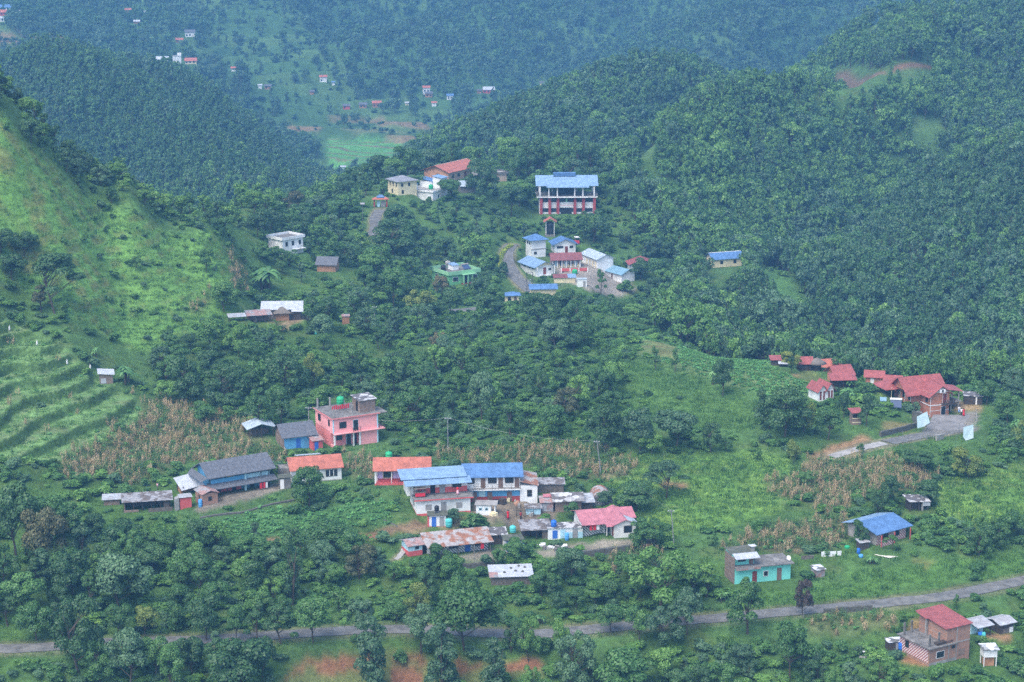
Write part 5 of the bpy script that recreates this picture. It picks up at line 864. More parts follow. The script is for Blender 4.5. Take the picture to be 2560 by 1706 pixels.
# striped house
b = Bld('striped', 'striped_house', 'house with wide bright blue roof and red and white slanting stripes'); W, D = b.w, b.d; b.wall(2.4, 'stripr'); b.box(-.03, 0, 0, D, -1, 2.4, 'conc', 'side_wall'); b.gable(2.5, .9, 'blue', .9, mback='lblue', wallm='conc', skew=.58); b.base('rosew', .0); b.win('F', 4.6, .8, 1.1, 1.2, 'dwood'); b.win('F', 1.4, .8, 1.5, 1.2, 'maroonw'); b.posts([(.1, -1.1), (3.4, -1.1), (W, -1.1)], -.5, 2.1, 'rosew', .07, 'post'); b.put('F', 0, 3.3, -.5, .6, 'stripr', 1.0, .06, 'veranda_wall')
mt = MB().slab([(0, 0, .12), (4.2, 1.0, .12), (4.6, -.8, .12), (2.4, -1.8, .12)], .05).build('drying_sheet', mat('pale_sheet', (.62, .60, .50), .9, .2, 1)); mt.location = cast(2185, 1388); tag(mt, 'pale sheet spread on the ground in front of the striped house', 'sheet')
b = Bld(None, 'black_lean_to', 'black lean-to with tin roof at the left wall of the striped house', 'shed', loc=cast(2150, 1378), yaw=20); b.w, b.d = 1.8, 1.4; b.wall(1.5, 'dwood', z0=-.4); b.lean(1.55, 1.8, 'tin', .2)
barrel(2146, 1384, 'tankb', 'violet blue bundle standing left of the black lean-to', .9, .3); barrel(2152, 1394, 'barrel', 'small blue drum in front of the black lean-to', .5, .4)
o = MB().lathe([(.5, 0), (.5, .3), (.2, .45)], n=9).build('green_basket', M['tankg']); o.location = cast(2118, 1370); tag(o, 'green basket on the ground left of the striped house', 'basket')
b = Bld('tinpoor', 'ragged_tin_shed', 'ragged dark shed with torn white tin roof above the striped house', 'shed'); b.posts([(.1, .1), (3.5, .1), (1.8, .1)], -.4, 1.7, 'dwood', .09, 'post'); b.box(.1, 3.5, 1.2, 2.3, -.4, 1.6, 'dwood', 'back_wall'); b.box(2.3, 2.6, -.1, .1, -.5, 1.6, 'conc', 'pier'); b.lean(1.7, 2.1, 'mix', .4, zl=.3); b.box(2.5, 3.9, -.2, .0, .9, 1.7, 'tinw', 'hanging_sheet')
# brick house
b = Bld('brick', 'brick_house', 'unplastered brick house with red roofed upper storey and open roof terrace'); W, D = b.w, b.d
b.wall(3.0, 'brick', z0=-2); b.put('F', 0, 5.5, -2, .5, 'conc', 0, .02, 'plinth'); b.put('L', .3, D, .5, 2.8, 'stripr', 0, .03, 'striped_wall'); b.put('F', 3.9, 4.1, -.5, 3.0, 'conc', .02, .02, 'concrete_column'); b.put('F', 5.5, 5.7, -.5, 5.6, 'conc', .02, .02, 'concrete_column'); b.put('F', 3.5, W, 2.9, 3.1, 'conc', .045, .02, 'concrete_band')
b.box(-.5, 5.6, -.5, D + .3, 3.0, 3.15, 'dconc', 'terrace'); b.box(3.5, W, .0, D - .4, 3.0, 5.7, 'brick', 'upper_storey'); b.lean(5.75, 6.5, 'red', .35, x0=3.4, y0=.1, w=W - 3.4, d=D - .3); b.lean(6.2, 6.6, 'red', .2, x0=2.8, y0=4.2, w=1.2, d=2.0, name='side_roof'); b.box(3.0, 3.4, 4.4, 4.6, 3.1, 6.2, 'conc', 'column'); b.win('F', 1.4, 1.0, 1.7, 1.2, 'trim'); b.win('F', 4.6, 2.1, .7, .5, 'dwood'); b.win('L', 4.8, 1.4, .9, 1.2, 'dwood'); b.win('F', 5.9, .6, 1.5, 1.2, 'brick', 'brickg')
for x, y in ((.3, 6.4), (.3, .4), (1.9, 6.5), (2.3, .5)): b.box(x - .13, x + .13, y - .13, y + .13, 3.1, 5.2, 'dconc', 'rebar_column')
b.box(1.6, 4.9, .0, .8, 3.15, 3.6, 'dwood', 'firewood_pile')
b = Bld('shedC', 'tin_kitchen', 'tin roofed shelter with barrels right behind the brick house', 'shed'); b.posts([(.1, .1), (2.7, .1), (.1, 2.3), (2.7, 2.3)], -.5, 1.9, 'dwood', .07, 'post'); b.box(.1, 2.7, 1.8, 2.3, -.5, 1.8, 'lsky', 'back_wall'); b.lean(1.9, 2.5, 'tin', .4); barrel(2450, 1597, 'tankb', 'dark blue barrel under the tin shelter behind the brick house'); barrel(2458, 1598, 'tankt', 'teal barrel under the tin shelter behind the brick house')
b = Bld('shedD', 'corner_animal_shed', 'dark walled shed with grey tin roof farthest right beyond the brick house', 'shed'); b.wall(1.8, 'dwood'); b.gable(1.8, .4, 'tin', .45); b.put('F', .6, 2.8, -.4, .8, 'wood', .0, .05, 'plank_panel'); b.put('F', 1.9, 2.7, -.1, .9, 'trim', .05, .03, 'white_panel')
b = Bld('toilethigh', 'raised_toilet', 'raised white toilet on posts with plastic strewn roof beside the brick house', 'outhouse'); b.box(0, b.w, 0, b.d, 1.6, 2.9, 'white', 'cabin'); b.posts([(.1, .1), (2.1, .1), (.1, 1.7), (2.1, 1.7)], -.5, 1.6, 'trim', .06, 'post'); b.box(.3, 1.9, .4, 1.6, -.4, 1.4, 'mud', 'lower_wall'); b.lean(2.95, 3.2, 'plastic', .3)
b = Bld('blackpen', 'black_goat_pen', 'black pen with grey door and blue barrel left of the brick house', 'shed'); b.wall(1.4, 'dwood'); b.lean(1.45, 1.65, 'plastic', .15); b.door('F', 1.3, .9, 1.2, 'gdoor'); barrel(2252, 1627, 'tankb', 'blue barrel at the right end of the black pen', 1.4, .42); barrel(2185, 1636, 'tankk', 'black drum standing on the slope left of the goat pen', 1.1, .4)
tb = Bld(None, 'wash_slab', 'pale concrete slab with white bowls on the slope left of the goat pen', 'slab', loc=cast(2148, 1645), yaw=-8); tb.box(0, 2.2, 0, .9, -.2, .12, 'conc', 'slab'); tb.box(1.8, 2.6, -.6, -.4, -.1, .0, 'conc', 'plank')
for i, (x, y) in enumerate(((2158, 1634), (2164, 1622), (2172, 1617), (2180, 1620))): o = MB().lathe([(.12, 0), (.3, .18), (.32, .2)], n=9).build('bowl', M['trim']); o.location = cast(x, y) + Vector((0, 0, .15)); tag(o, ['white bowl nearest the concrete wash slab', 'second white bowl uphill of the wash slab', 'third white bowl uphill of the wash slab', 'white bowl closest to the black drum'][i], 'bowl', 'white bowls on the slope')
# old farmhouse
b = Bld('farm', 'old_farmhouse', 'old farmhouse with patched white tin roof and plank walls above the maize'); b.wall(2.6, 'wood'); b.gable(2.6, 1.1, 'tinw', .5, wallm='wood', skew=.62); b.box(7.2, 9.0, -.9, .0, -.4, 1.9, 'dwood', 'porch'); b.lean(2.1, 2.6, 'tinw', .2, x0=7.0, y0=-1.2, w=2.4, d=1.1, name='porch_roof'); b.door('F', 5.0, .9, 1.8, 'dark')
b = Bld('farmshed', 'long_rusty_byre', 'long rusty roofed open byre in front of the old farmhouse', 'shed'); b.posts([(x, .1) for x in (.1, 1.3, 2.6, 3.9, 5.1)], -.4, 1.8, 'dwood', .09, 'post'); b.box(0, 5.2, 2.0, 3.0, -.4, 1.7, 'brickg', 'back_wall'); b.box(1.4, 2.0, .2, .8, -.2, 1.5, 'stone', 'stone_pier'); b.lean(1.85, 2.4, 'rustred', .4)
b = Bld('thatch', 'thatched_hut', 'brown thatched clay hut between byre and old farmhouse', 'hut'); b.wall(1.9, 'mud'); b.hip(1.9, 1.2, 'thatch', .6)
b = Bld('farmlow', 'low_tin_shelter', 'lowest tin shelter at the left end of the byre', 'shed'); b.posts([(.1, .1), (3.5, .1), (.1, 2.1), (3.5, 2.1)], -.4, 1.2, 'dwood', .07, 'post'); b.lean(1.2, 1.5, 'tin', .3)
b = Bld('hutbrown', 'brown_outhouse', 'small brown clay outhouse among trees right of the farmhouse', 'outhouse'); b.wall(1.9, 'mud'); b.lean(1.95, 2.1, 'rustred', .15); b.put('L', .1, 1.5, -.2, 1.8, 'dwood', 0, .03, 'dark_side')
tank(cast(789, 836), .35, .9, 'tankt', 'teal barrel in the garden below the old farmhouse', 'barrel', cat='barrel')
b = Bld('slatehid', 'hidden_slate_cottage', 'dark slate roofed cottage half hidden in the trees'); b.wall(2.2, 'mud'); b.gable(2.2, 1.5, 'slate', .5, wallm='mud')
b = Bld('terrhut', 'terrace_hut', 'small brick hut with bright tin roof on the left terraces', 'hut'); b.wall(2.0, 'brickg'); b.lean(2.0, 2.4, 'tinw', .4, zl=.35); b.put('F', .2, 1.3, .1, 1.2, 'tinw', 0, .04, 'tin_panel')
for i, (x, y) in enumerate(((24, 828), (93, 865), (168, 913), (226, 925))):
    o = MB().tube((0, 0, 0), (0, 0, 1.3), .03, n=5).lathe([(.20, .3), (.18, .7), (.08, 1.1), (.03, 1.3)], n=9).build('scare_flag', M['clothw']); o.location = cast(x, y); tag(o, ['white scarecrow flag highest up at left edge of the terraces', 'second white scarecrow flag down the terrace edge', 'third white scarecrow flag on the terrace edge', 'white scarecrow flag right beside the terrace hut'][i], 'scarecrow', 'white cloth scarecrows along the terraces')
barrel(501, 1268, 'barrel', 'bright blue barrel before the orange brick shed', 1.4, .36); barrel(1304, 1376, 'barrel', 'blue barrel right of the toilet block', 1.3, .4); barrel(1417, 1351, 'barrel', 'pale blue barrel in front of the wash house', 1.3, .38)
person(cast(1270, 1297), R(10), 'person in red clothes standing in the cluttered yard', 'clothr', 'clothr', True); person(cast(1302, 1300), R(200), 'person in dark clothes working in the cluttered yard', 'maroonw', 'dwood')
person(cast(394, 1225), R(90), 'person bending behind the cow shed in an orange shirt', 'clothp', 'dwood', h=1.4)
for i, (x, y, m_, s_) in enumerate(((1240, 1262, 'tankk', 1.1), (1262, 1258, 'dwood', 1.4), (1278, 1254, 'cream', .9), (1215, 1262, 'cream', 1.2), (1290, 1262, 'peach', .7), (1300, 1268, 'conc', .7), (1238, 1290, 'cream', .9), (1330, 1290, 'conc', .8))):
    e = MB(); r_ = random.Random(i)
    for k in range(4): x0, y0 = r_.uniform(-.6, .4) * s_, r_.uniform(-.4, .3) * s_; e.box(x0, x0 + .7 * s_, y0, y0 + .6 * s_, -.1, r_.uniform(.3, .9) * s_)
    o = e.build('junk_heap', M[m_]); o.location = cast(x, y); o.rotation_euler.z = r_.uniform(0, 3); tag(o, ['black tarpaulin heap', 'dark wood heap', 'cream sack pile', 'cream sheet covered crates', 'orange brown sack pile', 'grey bucket pile', 'cream crate', 'grey block pile'][i] + ' in the yard under the balcony house, ' + ['left centre', 'centre back', 'right back', 'left end', 'near the annex', 'below the annex', 'front left', 'front right'][i], 'junk')
for i in range(9):
    x, y = 1345 + i * 9 + random.uniform(-4, 4), 1372 + random.uniform(-9, 7); o = MB().box(-.5, .5, -.3, .3, -.05, .25).box(-.2, .6, -.1, .5, .2, .4).build('rubble_block', M[('conc', 'trim', 'dconc')[i % 3]]); o.location = cast(x, y); o.rotation_euler.z = random.uniform(0, 3); tag(o, 'pale rubble block in the heap between toilet block and wash house', 'rubble', 'rubble blocks beside the wash house')
fr = MB()
for x in (0, 1.6, 3.2): fr.box(x, x + .08, 0, .08, 0, 1.9)
fr.box(0, 3.28, 0, .08, 1.82, 1.9).box(0, 3.28, 0, .08, 1.1, 1.16); o = fr.build('pole_frame', M['dwood']); o.location = cast(1290, 1292); o.rotation_euler.z = R(-8); tag(o, 'bare frame of dark poles standing in the yard', 'frame')
# poles and wires
p1 = pole(773, 1092, 6.2, 'grey power pole at the left corner of the pink house'); p2 = pole(1120, 1129, 7.0, 'straight power pole behind the orange and blue roofs'); p3 = pole(1503, 1187, 6.8, 'leaning power pole beside the maize field above the tin huts', -.9); p4 = pole(1686, 1372, 7.2, 'leaning power pole in the meadow right of the pink roofed house', -.7)
p5 = pole(937, 811, 4.6, 'short power pole on the saddle below the green house'); p6 = pole(1831, 866, 5.2, 'power pole on the ridge above the crop field'); p8 = pole(590, 940, 3.2, 'thin pole in the woods left of the pink house', arms=False, r=.06); p9 = pole(1186, 1412, 3.6, 'thin pole in the yard before the rusty roofed house', arms=False, r=.05)
p10 = pole(1822, 934, 2.4, 'short leaning post on the crest of the crop field', .1, arms=False, r=.07); p11 = pole(2008, 1548, 3.0, 'dark thin post at the road below the turquoise house', arms=False, r=.05)
wire(p2, p3, 'power line sagging from the straight pole to the leaning field pole'); wire(p3, p4, 'power line from the field pole to the meadow pole'); wire(p1, p2, 'power line between pink house pole and the pole behind the roofs', 1.6)
# walls and low fences
def wall_line(name, pts, h, t, m, label, cat='wall', base=-.8, posts=0, par=None):
    pts = [cast(x, y) for x, y in pts]; o = pts[0]; mb = MB()
    for a, c in zip(pts[:-1], pts[1:]):
        n = max(1, int((c - a).length / 2.0)); d = (c - a); d.z = 0; d.normalize(); q = Vector((-d.y, d.x, 0)) * t / 2
        for i in range(n):
            u, v = a.lerp(c, i / n) - o, a.lerp(c, (i + 1) / n) - o; u.z = float(hgt(u.x + o.x, u.y + o.y)) - o.z; v.z = float(hgt(v.x + o.x, v.y + o.y)) - o.z
            if m == 'FENCE':
                mb.box(u.x - .05, u.x + .05, u.y - .05, u.y + .05, u.z - .3, u.z + h)
                for k in (.45, .9): mb.tube(u + Vector((0, 0, h * k)), v + Vector((0, 0, h * k)), .025, n=4)
            else:
                zt = h + random.uniform(-.06, .06); i0 = len(mb.v); mb.v += [tuple(w_ + s_ * q + Vector((0, 0, z))) for w_ in (u, v) for s_ in (-1, 1) for z in (base, zt)]
                mb.f += [tuple(i0 + k for k in f) for f in ((0, 1, 5, 4), (2, 6, 7, 3), (1, 3, 7, 5), (0, 2, 3, 1), (4, 5, 7, 6))]
    ob = mb.build(name, M['conc' if m == 'FENCE' else m]); ob.location = o; tag(ob, label, cat); return ob
wall_line('stone_wall', [(500, 1296), (600, 1284), (680, 1262), (735, 1252)], .25, .5, 'stone', 'overgrown dry stone wall edging the yard of the long blue house')
wall_line('stone_wall', [(1455, 1392), (1530, 1384), (1600, 1374), (1640, 1366)], 1.1, .6, 'stone', 'dry stone wall below the yard of the pink roofed house'); wall_line('stone_wall', [(1130, 1420), (1200, 1415), (1235, 1408)], .6, .5, 'stone', 'short stone wall below the rusty roofed house')
wall_line('stone_wall', [(960, 1300), (1020, 1335), (1060, 1345)], .1, .3, 'stone', 'low stone edge beside the red and white house'); wall_line('stone_wall', [(2060, 1535), (2120, 1530), (2180, 1525)], .9, .5, 'stone', 'mossy stone wall under the road above the dry maize patch')
wall_line('white_fence_panel', [(2053, 1392), (2090, 1390)], .9, .08, 'white', 'white corrugated fence panel on the bank left of the striped house', 'fence', -.1); wall_line('white_fence_panel', [(2093, 1390), (2103, 1389)], .85, .08, 'white', 'short white fence panel next to the longer one', 'fence', -.1); wall_line('plank_fence_panel', [(2003, 1400), (2035, 1398)], .7, .08, 'wood', 'grey plank fence panel above the red brick pen', 'fence', -.1)
# ------------------------------------------------------------------ the lodge with red roofs
b = Bld('resort', 'brick_lodge', 'orange brick two storey lodge with complex red roof and dark balcony', 'lodge'); W, D = b.w, b.d
b.wall(5.3, 'obrick', z0=-2, d=3.6); b.box(-.1, W + .3, 3.6, D, -2, 5.0, 'obrick', 'rear_wall'); b.put('F', 0, W, 2.55, 2.75, 'trim', 0, .04, 'white_band'); b.put('F', 0, W, 1.4, 1.5, 'trim', 0, .03, 'white_band'); b.put('L', 0, D, 2.55, 2.75, 'trim', .1, .04, 'white_band'); b.put('F', -.05, .08, -.5, 5.3, 'trim', .04, .02, 'corner_trim')
b.door('F', 2.7, 1.0, 2.2, 'glass', 0, 'trim'); b.door('F', 3.0, .9, 2.0, 'ddoor', 3.0, 'trim'); b.box(2.6, W + .9, -1.1, 0, 2.75, 2.9, 'dwood', 'balcony_slab'); b.rail([(2.7, -1.0), (W + .8, -1.0), (W + .8, 1.5)], 2.9, .9, 'dwood', 4, 'balcony_railing', .25)
b.box(-2.2, 0, 4.0, D - 1, -2, 4.7, 'obrick', 'left_wall'); b.box(-.12, -.05, 1.0, 1.8, 3.1, 4.9, 'glass', 'window')
for y in (4.3, 6.6, 8.6): b.box(-2.26, -2.2, y, y + 1.0, 2.9, 4.5, 'glass', 'window'); b.box(-2.3, -2.26, y - .2, y - .05, .5, 4.7, 'trim', 'white_pilaster')
b.gable(5.2, 1.7, 'red', .9, 'y', d=7, wallm='trim'); b.gable(5.0, 2.5, 'red', .9, 'x', x0=-3.2, y0=3.6, w=8.6, d=6.4, wallm='obrick', name='main_roof'); b.hip(4.7, 1.7, 'red', .8, x0=-5.4, y0=8.6, w=6, d=4.4, name='rear_roof'); b.lean(4.7, 5.1, 'red', .4, x0=W - .2, y0=1.6, w=4.0, d=3.2, name='canopy_roof', zl=.9)
b.put('F', 1.6, 3.0, 5.5, 6.2, 'trim', .9, .03, 'gable_panel'); b.put('F', 2.1, 2.5, 5.6, 6.1, 'dark', .93, .03, 'gable_vent'); b.posts([(W + 3.4, 1.8), (W + 3.4, 4.4), (W + 1.6, 1.8)], -1, 4.6, 'conc', .12); b.box(W, W + 4, 1.5, 5, 2.4, 2.55, 'conc', 'deck')
st = Bld(None, 'outdoor_staircase', 'dark steep outdoor staircase at the left corner of the lodge', 'staircase', loc=cast(2335, 1066), yaw=35); 
for i in range(13): st.box(-1.6, .4, i * .34, i * .34 + .36, -.3 + i * .2, -.12 + i * .2, 'dconc', 'step')
st.box(-1.8, -1.62, 0, 4.6, -.4, 2.6, 'stone', 'side_wall')
for nm, pts, lb in (('white_tarpaulin', [(2290, 1052), (2316, 1040), (2322, 1066), (2308, 1075), (2291, 1079)], 'pale blue white tarpaulin hanging on the bank by the staircase'), ('white_tarpaulin', [(2406, 1078), (2431, 1072), (2431, 1103), (2412, 1109), (2405, 1100)], 'pale tarpaulin hanging down below the paved court')):
    p0 = cast(*pts[-1]); s_ = ppm(p0); mb = MB(); q = [((x - pts[-1][0]) / s_, (-(y - pts[-1][1]) / s_) * .3 + .1 * (i % 2), -(y - pts[-1][1]) / s_ / .97) for i, (x, y) in enumerate(pts)]
    mb.slab([(a_, c_ - .8, d_ + .9) for a_, c_, d_ in q], .05); o = mb.build(nm, M['tarp']); o.location = p0; tag(o, lb, 'tarpaulin')
wall_line('retaining_wall', [(2200, 1092), (2240, 1082), (2290, 1068)], 1.0, .5, 'stone', 'long dry stone retaining wall above the lodge driveway'); wall_line('retaining_wall', [(2340, 1102), (2358, 1098)], 1.2, .4, 'conc', 'short pale concrete wall under the driveway')
wall_line('court_fence', [(2440, 1036), (2442, 1060), (2434, 1078), (2400, 1086), (2350, 1095), (2300, 1103), (2250, 1108)], 1.2, .05, 'FENCE', 'thin post fence along the driveway and paved court', 'fence')
for i, (x, y) in enumerate(((2398, 1085), (2318, 1098), (2256, 1106))): pole(x, y, 2.4, ['white ball lamp post nearest the paved court', 'middle ball lamp post along the driveway fence', 'lowest ball lamp post on the driveway fence'][i], arms=False, r=.05, name='lamp_post', cat='lamp post'); e = bpy.data.objects[-1] if False else None
for i, (x, top, lg, dr, lb) in enumerate(((2397, 'clothw', 'clothb', False, 'person in white shirt at the left of the group by the lodge'), (2403, 'clothw', 'dwood', False, 'person in white and dark trousers in the middle of the group'), (2409, 'clothr', 'clothr', True, 'person in long red dress at the right of the group by the lodge'))):
    p = cast(x, 1042); person(Vector((p.x, p.y, max(p.z, COURT_Z))), R(10 * i), lb, top, lg, dr)
b = Bld('cottage', 'white_cottage', 'small white cottage with twin red gables and red shutters', 'cottage'); b.wall(2.4, 'white'); b.gable(2.4, 1.1, 'red', .4, 'y', w=1.9, wallm='white'); b.gable(2.5, 1.2, 'red', .4, 'y', x0=1.9, w=1.8, wallm='white', name='second_roof')
for x in (.3, 1.1, 2.3, 3.0): b.put('F', x, x + .4, .3, 2.1, 'ddoor', 0, .05, 'shutter')
b = Bld('redhut', 'red_watch_hut', 'narrow brick watch hut with small red roof on the lodge slope', 'hut'); b.wall(2.4, 'brickg'); b.lean(2.6, 3.1, 'red', .35); b.put('F', 0, b.w, 1.5, 2.2, 'dark', 0, .03, 'opening'); b.put('F', -.05, b.w + .05, 1.3, 1.45, 'cream', .03, .03, 'sill'); b.put('F', -.05, b.w + .05, .4, .55, 'cream', .0, .03, 'sill')
b = Bld('r1', 'red_roofed_shelter', 'long narrow shelter with plain red roof behind the white cottage', 'shelter'); b.posts([(.1, .1), (2.5, .1), (4.9, .1), (.1, 2.3), (4.9, 2.3)], -.4, 1.9, 'dwood', .07, 'post'); b.box(.1, 4.9, 1.6, 2.3, -.4, 1.8, 'dwood', 'back_wall'); b.lean(2.0, 2.9, 'red', .4)
b = Bld('r2', 'red_roofed_bungalow', 'red roofed bungalow with swept roof left of the banana plants', 'cottage'); b.wall(2.1, 'obrick'); b.gable(2.2, 1.3, 'red', .7, wallm='obrick')
b = Bld('r3', 'orange_roofed_bungalow', 'wide orange red roofed bungalow next to the round thatched hut', 'cottage'); b.wall(1.9, 'obrick'); b.gable(2.0, 1.0, 'orange', .7, wallm='obrick'); b.door('F', 2.0, .9, 1.7, 'dark')
b = Bld('r3b', 'small_red_annex', 'small square red roofed annex attached right of the wide bungalow', 'cottage'); b.wall(1.9, 'obrick'); b.lean(2.0, 2.8, 'red', .35)
b = Bld('r4', 'red_roofed_cabin', 'red roofed cabin just left of the round thatched hut', 'cottage'); b.wall(1.9, 'dwood'); b.gable(1.9, 1.0, 'red', .5, wallm='obrick')
b = Bld('r5', 'farthest_red_cabin', 'farthest left little red roof on the crest of the ridge', 'cottage'); b.wall(1.2, 'dwood'); b.lean(1.3, 1.8, 'red', .4)
b = Bld('thatchround', 'round_thatched_hut', 'round thatched shelter among the red roofed cabins', 'hut'); MB().lathe([(1.1, -.3), (1.1, 1.7)], (1.5, 1.3, 0), 12).build('wall', M['dwood'], b.e); MB().lathe([(2.3, 1.5), (1.6, 2.0), (.7, 2.5), (.05, 2.75)], (1.5, 1.3, 0), 14).build('thatch_roof', M['thatch'], b.e, True)
b = Bld('r6', 'orange_walled_bungalow', 'orange walled bungalow with red roof at the lawn edge', 'cottage'); b.wall(2.0, 'obrick'); b.gable(2.1, .9, 'red', .5, wallm='obrick'); b.door('F', 1.0, .8, 1.7, 'trim')
b = Bld('r7', 'low_red_bungalow', 'low red bungalow between the lawn and the brick lodge', 'cottage'); b.wall(1.8, 'rosew'); b.gable(1.8, .9, 'red', .5, wallm='obrick'); b.win('F', .6, .8, 1.2, .7, 'trim', 'gdoor')
b = Bld('blackshed', 'black_plank_shed', 'black plank shed right of the brick lodge', 'shed'); b.wall(1.9, 'dwood'); b.lean(1.95, 2.2, 'mix', .25); b.put('F', 2.4, 2.7, -.2, 1.8, 'trim', 0, .03, 'white_board')
b = Bld('smallgrey', 'grey_roof_shelter', 'low shelter with white edged grey roof among the cabins', 'shelter'); b.posts([(.1, .1), (2.1, .1)], -.4, .8, 'dwood', .06, 'post'); b.box(.1, 2.1, .8, 1.3, -.4, .8, 'dwood', 'back_wall'); b.lean(.8, 1.2, 'tinw', .3)
o = Bld(None, 'white_pipe_trough', 'white topped trough on the crest of the crop field', 'trough', loc=cast(1856, 896), yaw=-4); o.box(0, 2.2, 0, .7, -.3, .5, 'conc', 'basin'); o.box(-.1, 2.3, -.1, .8, .5, .6, 'trim', 'cover')
for i, (x, y) in enumerate(((2226, 1022), (2200, 1006))):
    e = empty('solar_water_heater', cast(x, y), R(-6)); tag(e, ['large solar water heater with white tank below the lawn', 'small solar panel left of the large water heater'][i], 'solar heater'); k = (1, .6)[i]
    MB().slab([(0, 0, .3), (2.3 * k, 0, .3), (2.3 * k, .9 * k, 1.7 * k), (0, .9 * k, 1.7 * k)], .08).build('collector', M['teal' if i else 'panel'], e); MB().box(0, .06, .8 * k, .86 * k, -.2, 1.5 * k).box(2.2 * k, 2.26 * k, .8 * k, .86 * k, -.2, 1.5 * k).build('stand', M['metal'], e)
    if not i: MB().tube((-.1, .95, 1.85), (2.4, .95, 1.85), .26, n=10).build('storage_tank', M['trim'], e)
for i, x in enumerate((2228, 2247)): pole(x, 1000 if i else 998, 2.6, ['left yellow goal post on the lawn', 'right yellow goal post on the lawn'][i], m='cream', arms=False, r=.06, name='lawn_post', cat='post')
# ------------------------------------------------------------------ green house and white block
b = Bld('green', 'green_house', 'flat roofed bright green house with cluttered roof terrace'); W, D = b.w, b.d; b.wall(2.9, 'green'); b.flat(2.9, 'dconc', .5, par=.9, pm='greenl'); b.win('L', 2.0, .9, 1.6, 1.3, 'trim'); b.win('L', 6.0, .9, 1.6, 1.3, 'trim'); b.win('F', 1.2, .9, 1.8, 1.3, 'trim'); b.box(4.0, 8.2, -1.3, 0, -.5, .2, 'maroonw', 'porch_base'); b.posts([(4.2, -1.2), (5.6, -1.2), (7.0, -1.2)], .2, 2.8, 'greenl', .16); b.box(3.9, 8.4, -1.5, 0, 2.75, 2.9, 'greenl', 'porch_roof'); b.door('F', 5.0, 1.0, 2.1, 'dark', .2); b.win('F', 8.0, .9, 1.4, 1.3, 'trim')
b.box(4.2, 6.2, 5.0, 7.6, 3.05, 4.5, 'white', 'stair_room'); b.lean(4.5, 4.8, 'lblue', .2, x0=4.2, y0=5.0, w=2, d=2.6, name='stair_room_roof')
tank(b.pt(1.7, 6.0, 3.05), .75, 1.7, 'tankk', 'black water tank on the green house roof'); tank(b.pt(4.6, 8.2, 3.05), .8, 1.2, 'conc', 'pale grey water tank at the back of the green house roof', stand=1.0)
e = empty('solar_water_heater', b.pt(7.2, 3.4, 3.1), R(33)); tag(e, 'solar water heater lying on the green house roof', 'solar heater'); MB().slab([(0, 0, .3), (2.2, 0, .3), (2.2, 1.6, 1.2), (0, 1.6, 1.2)], .08).build('collector', M['panel'], e); MB().tube((-.1, 1.7, 1.3), (2.3, 1.7, 1.3), .25, n=10).build('storage_tank', M['conc'], e)
b = Bld('whiteblock', 'white_flat_block', 'white two storey block with flat dark roof and white parapet'); b.wall(4.2, 'white', z0=-2); b.flat(4.2, 'dconc', .4, par=.6, pm='white'); 
for x in (1.0, 3.2, 5.6): b.win('F', x, 2.4, .8, 1.2, 'dwood')
b.box(3.4, 7.2, -1.2, 0, 1.3, 1.45, 'white', 'canopy')
# ------------------------------------------------------------------ school
b = Bld('s_tower', 'school_block', 'two storey white school block with blue pyramid roof', 'school building'); b.wall(5.6, 'white', z0=-2); b.hip(5.6, 1.5, 'blue', .9); b.win('L', 1.0, 4.0, .8, .8, 'dwood'); b.win('L', 2.6, 4.0, .8, .8, 'dwood'); b.put('F', -.3, b.w + .3, 2.5, 2.75, 'conc', 0, .1, 'floor_band'); b.win('F', .8, 1.0, 1.0, .8, 'dwood')
b = Bld('s_back', 'school_block', 'single storey white school block with bright blue hipped roof at the back', 'school building'); b.wall(2.9, 'white', z0=-2); b.gable(2.9, 1.4, 'blue', .8, 'y', wallm='white'); b.win('F', .8, 1.4, 2.0, .8, 'dwood'); b.door('F', 3.4, .9, 2.0, 'ddoor'); b.win('F', 4.8, 1.4, 1.2, .8, 'dwood')
b = Bld('s_maroon', 'school_block', 'classroom block with dull maroon roof and row of white pillars', 'school building'); W = b.w; b.box(0, W, .9, b.d, -1, 2.5, 'rustred', 'wall'); b.put('F', 0, W, -.5, .9, 'cream', 0, .02, 'dado', y0=.9); b.gable(2.6, 1.5, 'maroon', .5, wallm='mud')
for i in range(7): x = .3 + i * (W - .6) / 6; b.box(x - .16, x + .16, .3, .6, -.6, 2.6, 'trim', 'pillar')
for i in range(5): x = 1.0 + i * 1.5; b.put('F', x, x + .9, .3, 1.9, 'dark' if i % 2 else 'lsky', .02, .03, 'opening', y0=.9)
f = Bld(None, 'terrace_balustrade', 'dark red balustrade with white piers in front of the maroon roofed classrooms', 'balustrade', loc=cast(1401, 684), yaw=6); f.box(0, 8.4, .05, .25, .6, 1.5, 'rosew', 'panel'); f.box(0, 8.4, .3, .4, -.4, .6, 'dconc', 'backing')
for i in range(4): f.box(.1 + i * 2.7, .4 + i * 2.7, -.02, .28, -.5, 1.55, 'trim', 'pier')
b = Bld('s_front', 'school_block', 'white school building with pale blue gabled roof nearest the lane', 'school building'); b.wall(3.0, 'white', z0=-2.0); b.gable(3.0, 1.3, 'lblue', .8, 'y', wallm='cream'); b.door('F', 2.6, 1.0, 2.1, 'ddoor', .3); b.win('F', 4.4, 1.4, 1.0, .7, 'dwood'); b.box(-.02, .25, -1.0, -.75, -1.5, 2.8, 'trim', 'pillar'); b.box(b.w - .25, b.w, -1.0, -.75, -1.5, 2.8, 'trim', 'pillar'); b.box(0, b.w, -1.1, 0, -.05, .15, 'trim', 'porch_floor'); b.put('F', .3, b.w - .3, -1.4, -.2, 'dark', 0, .03, 'undercroft')
for y in (1.0, 3.4, 6.2): b.win('L', y, 1.8, 1.3, .6, 'dwood')
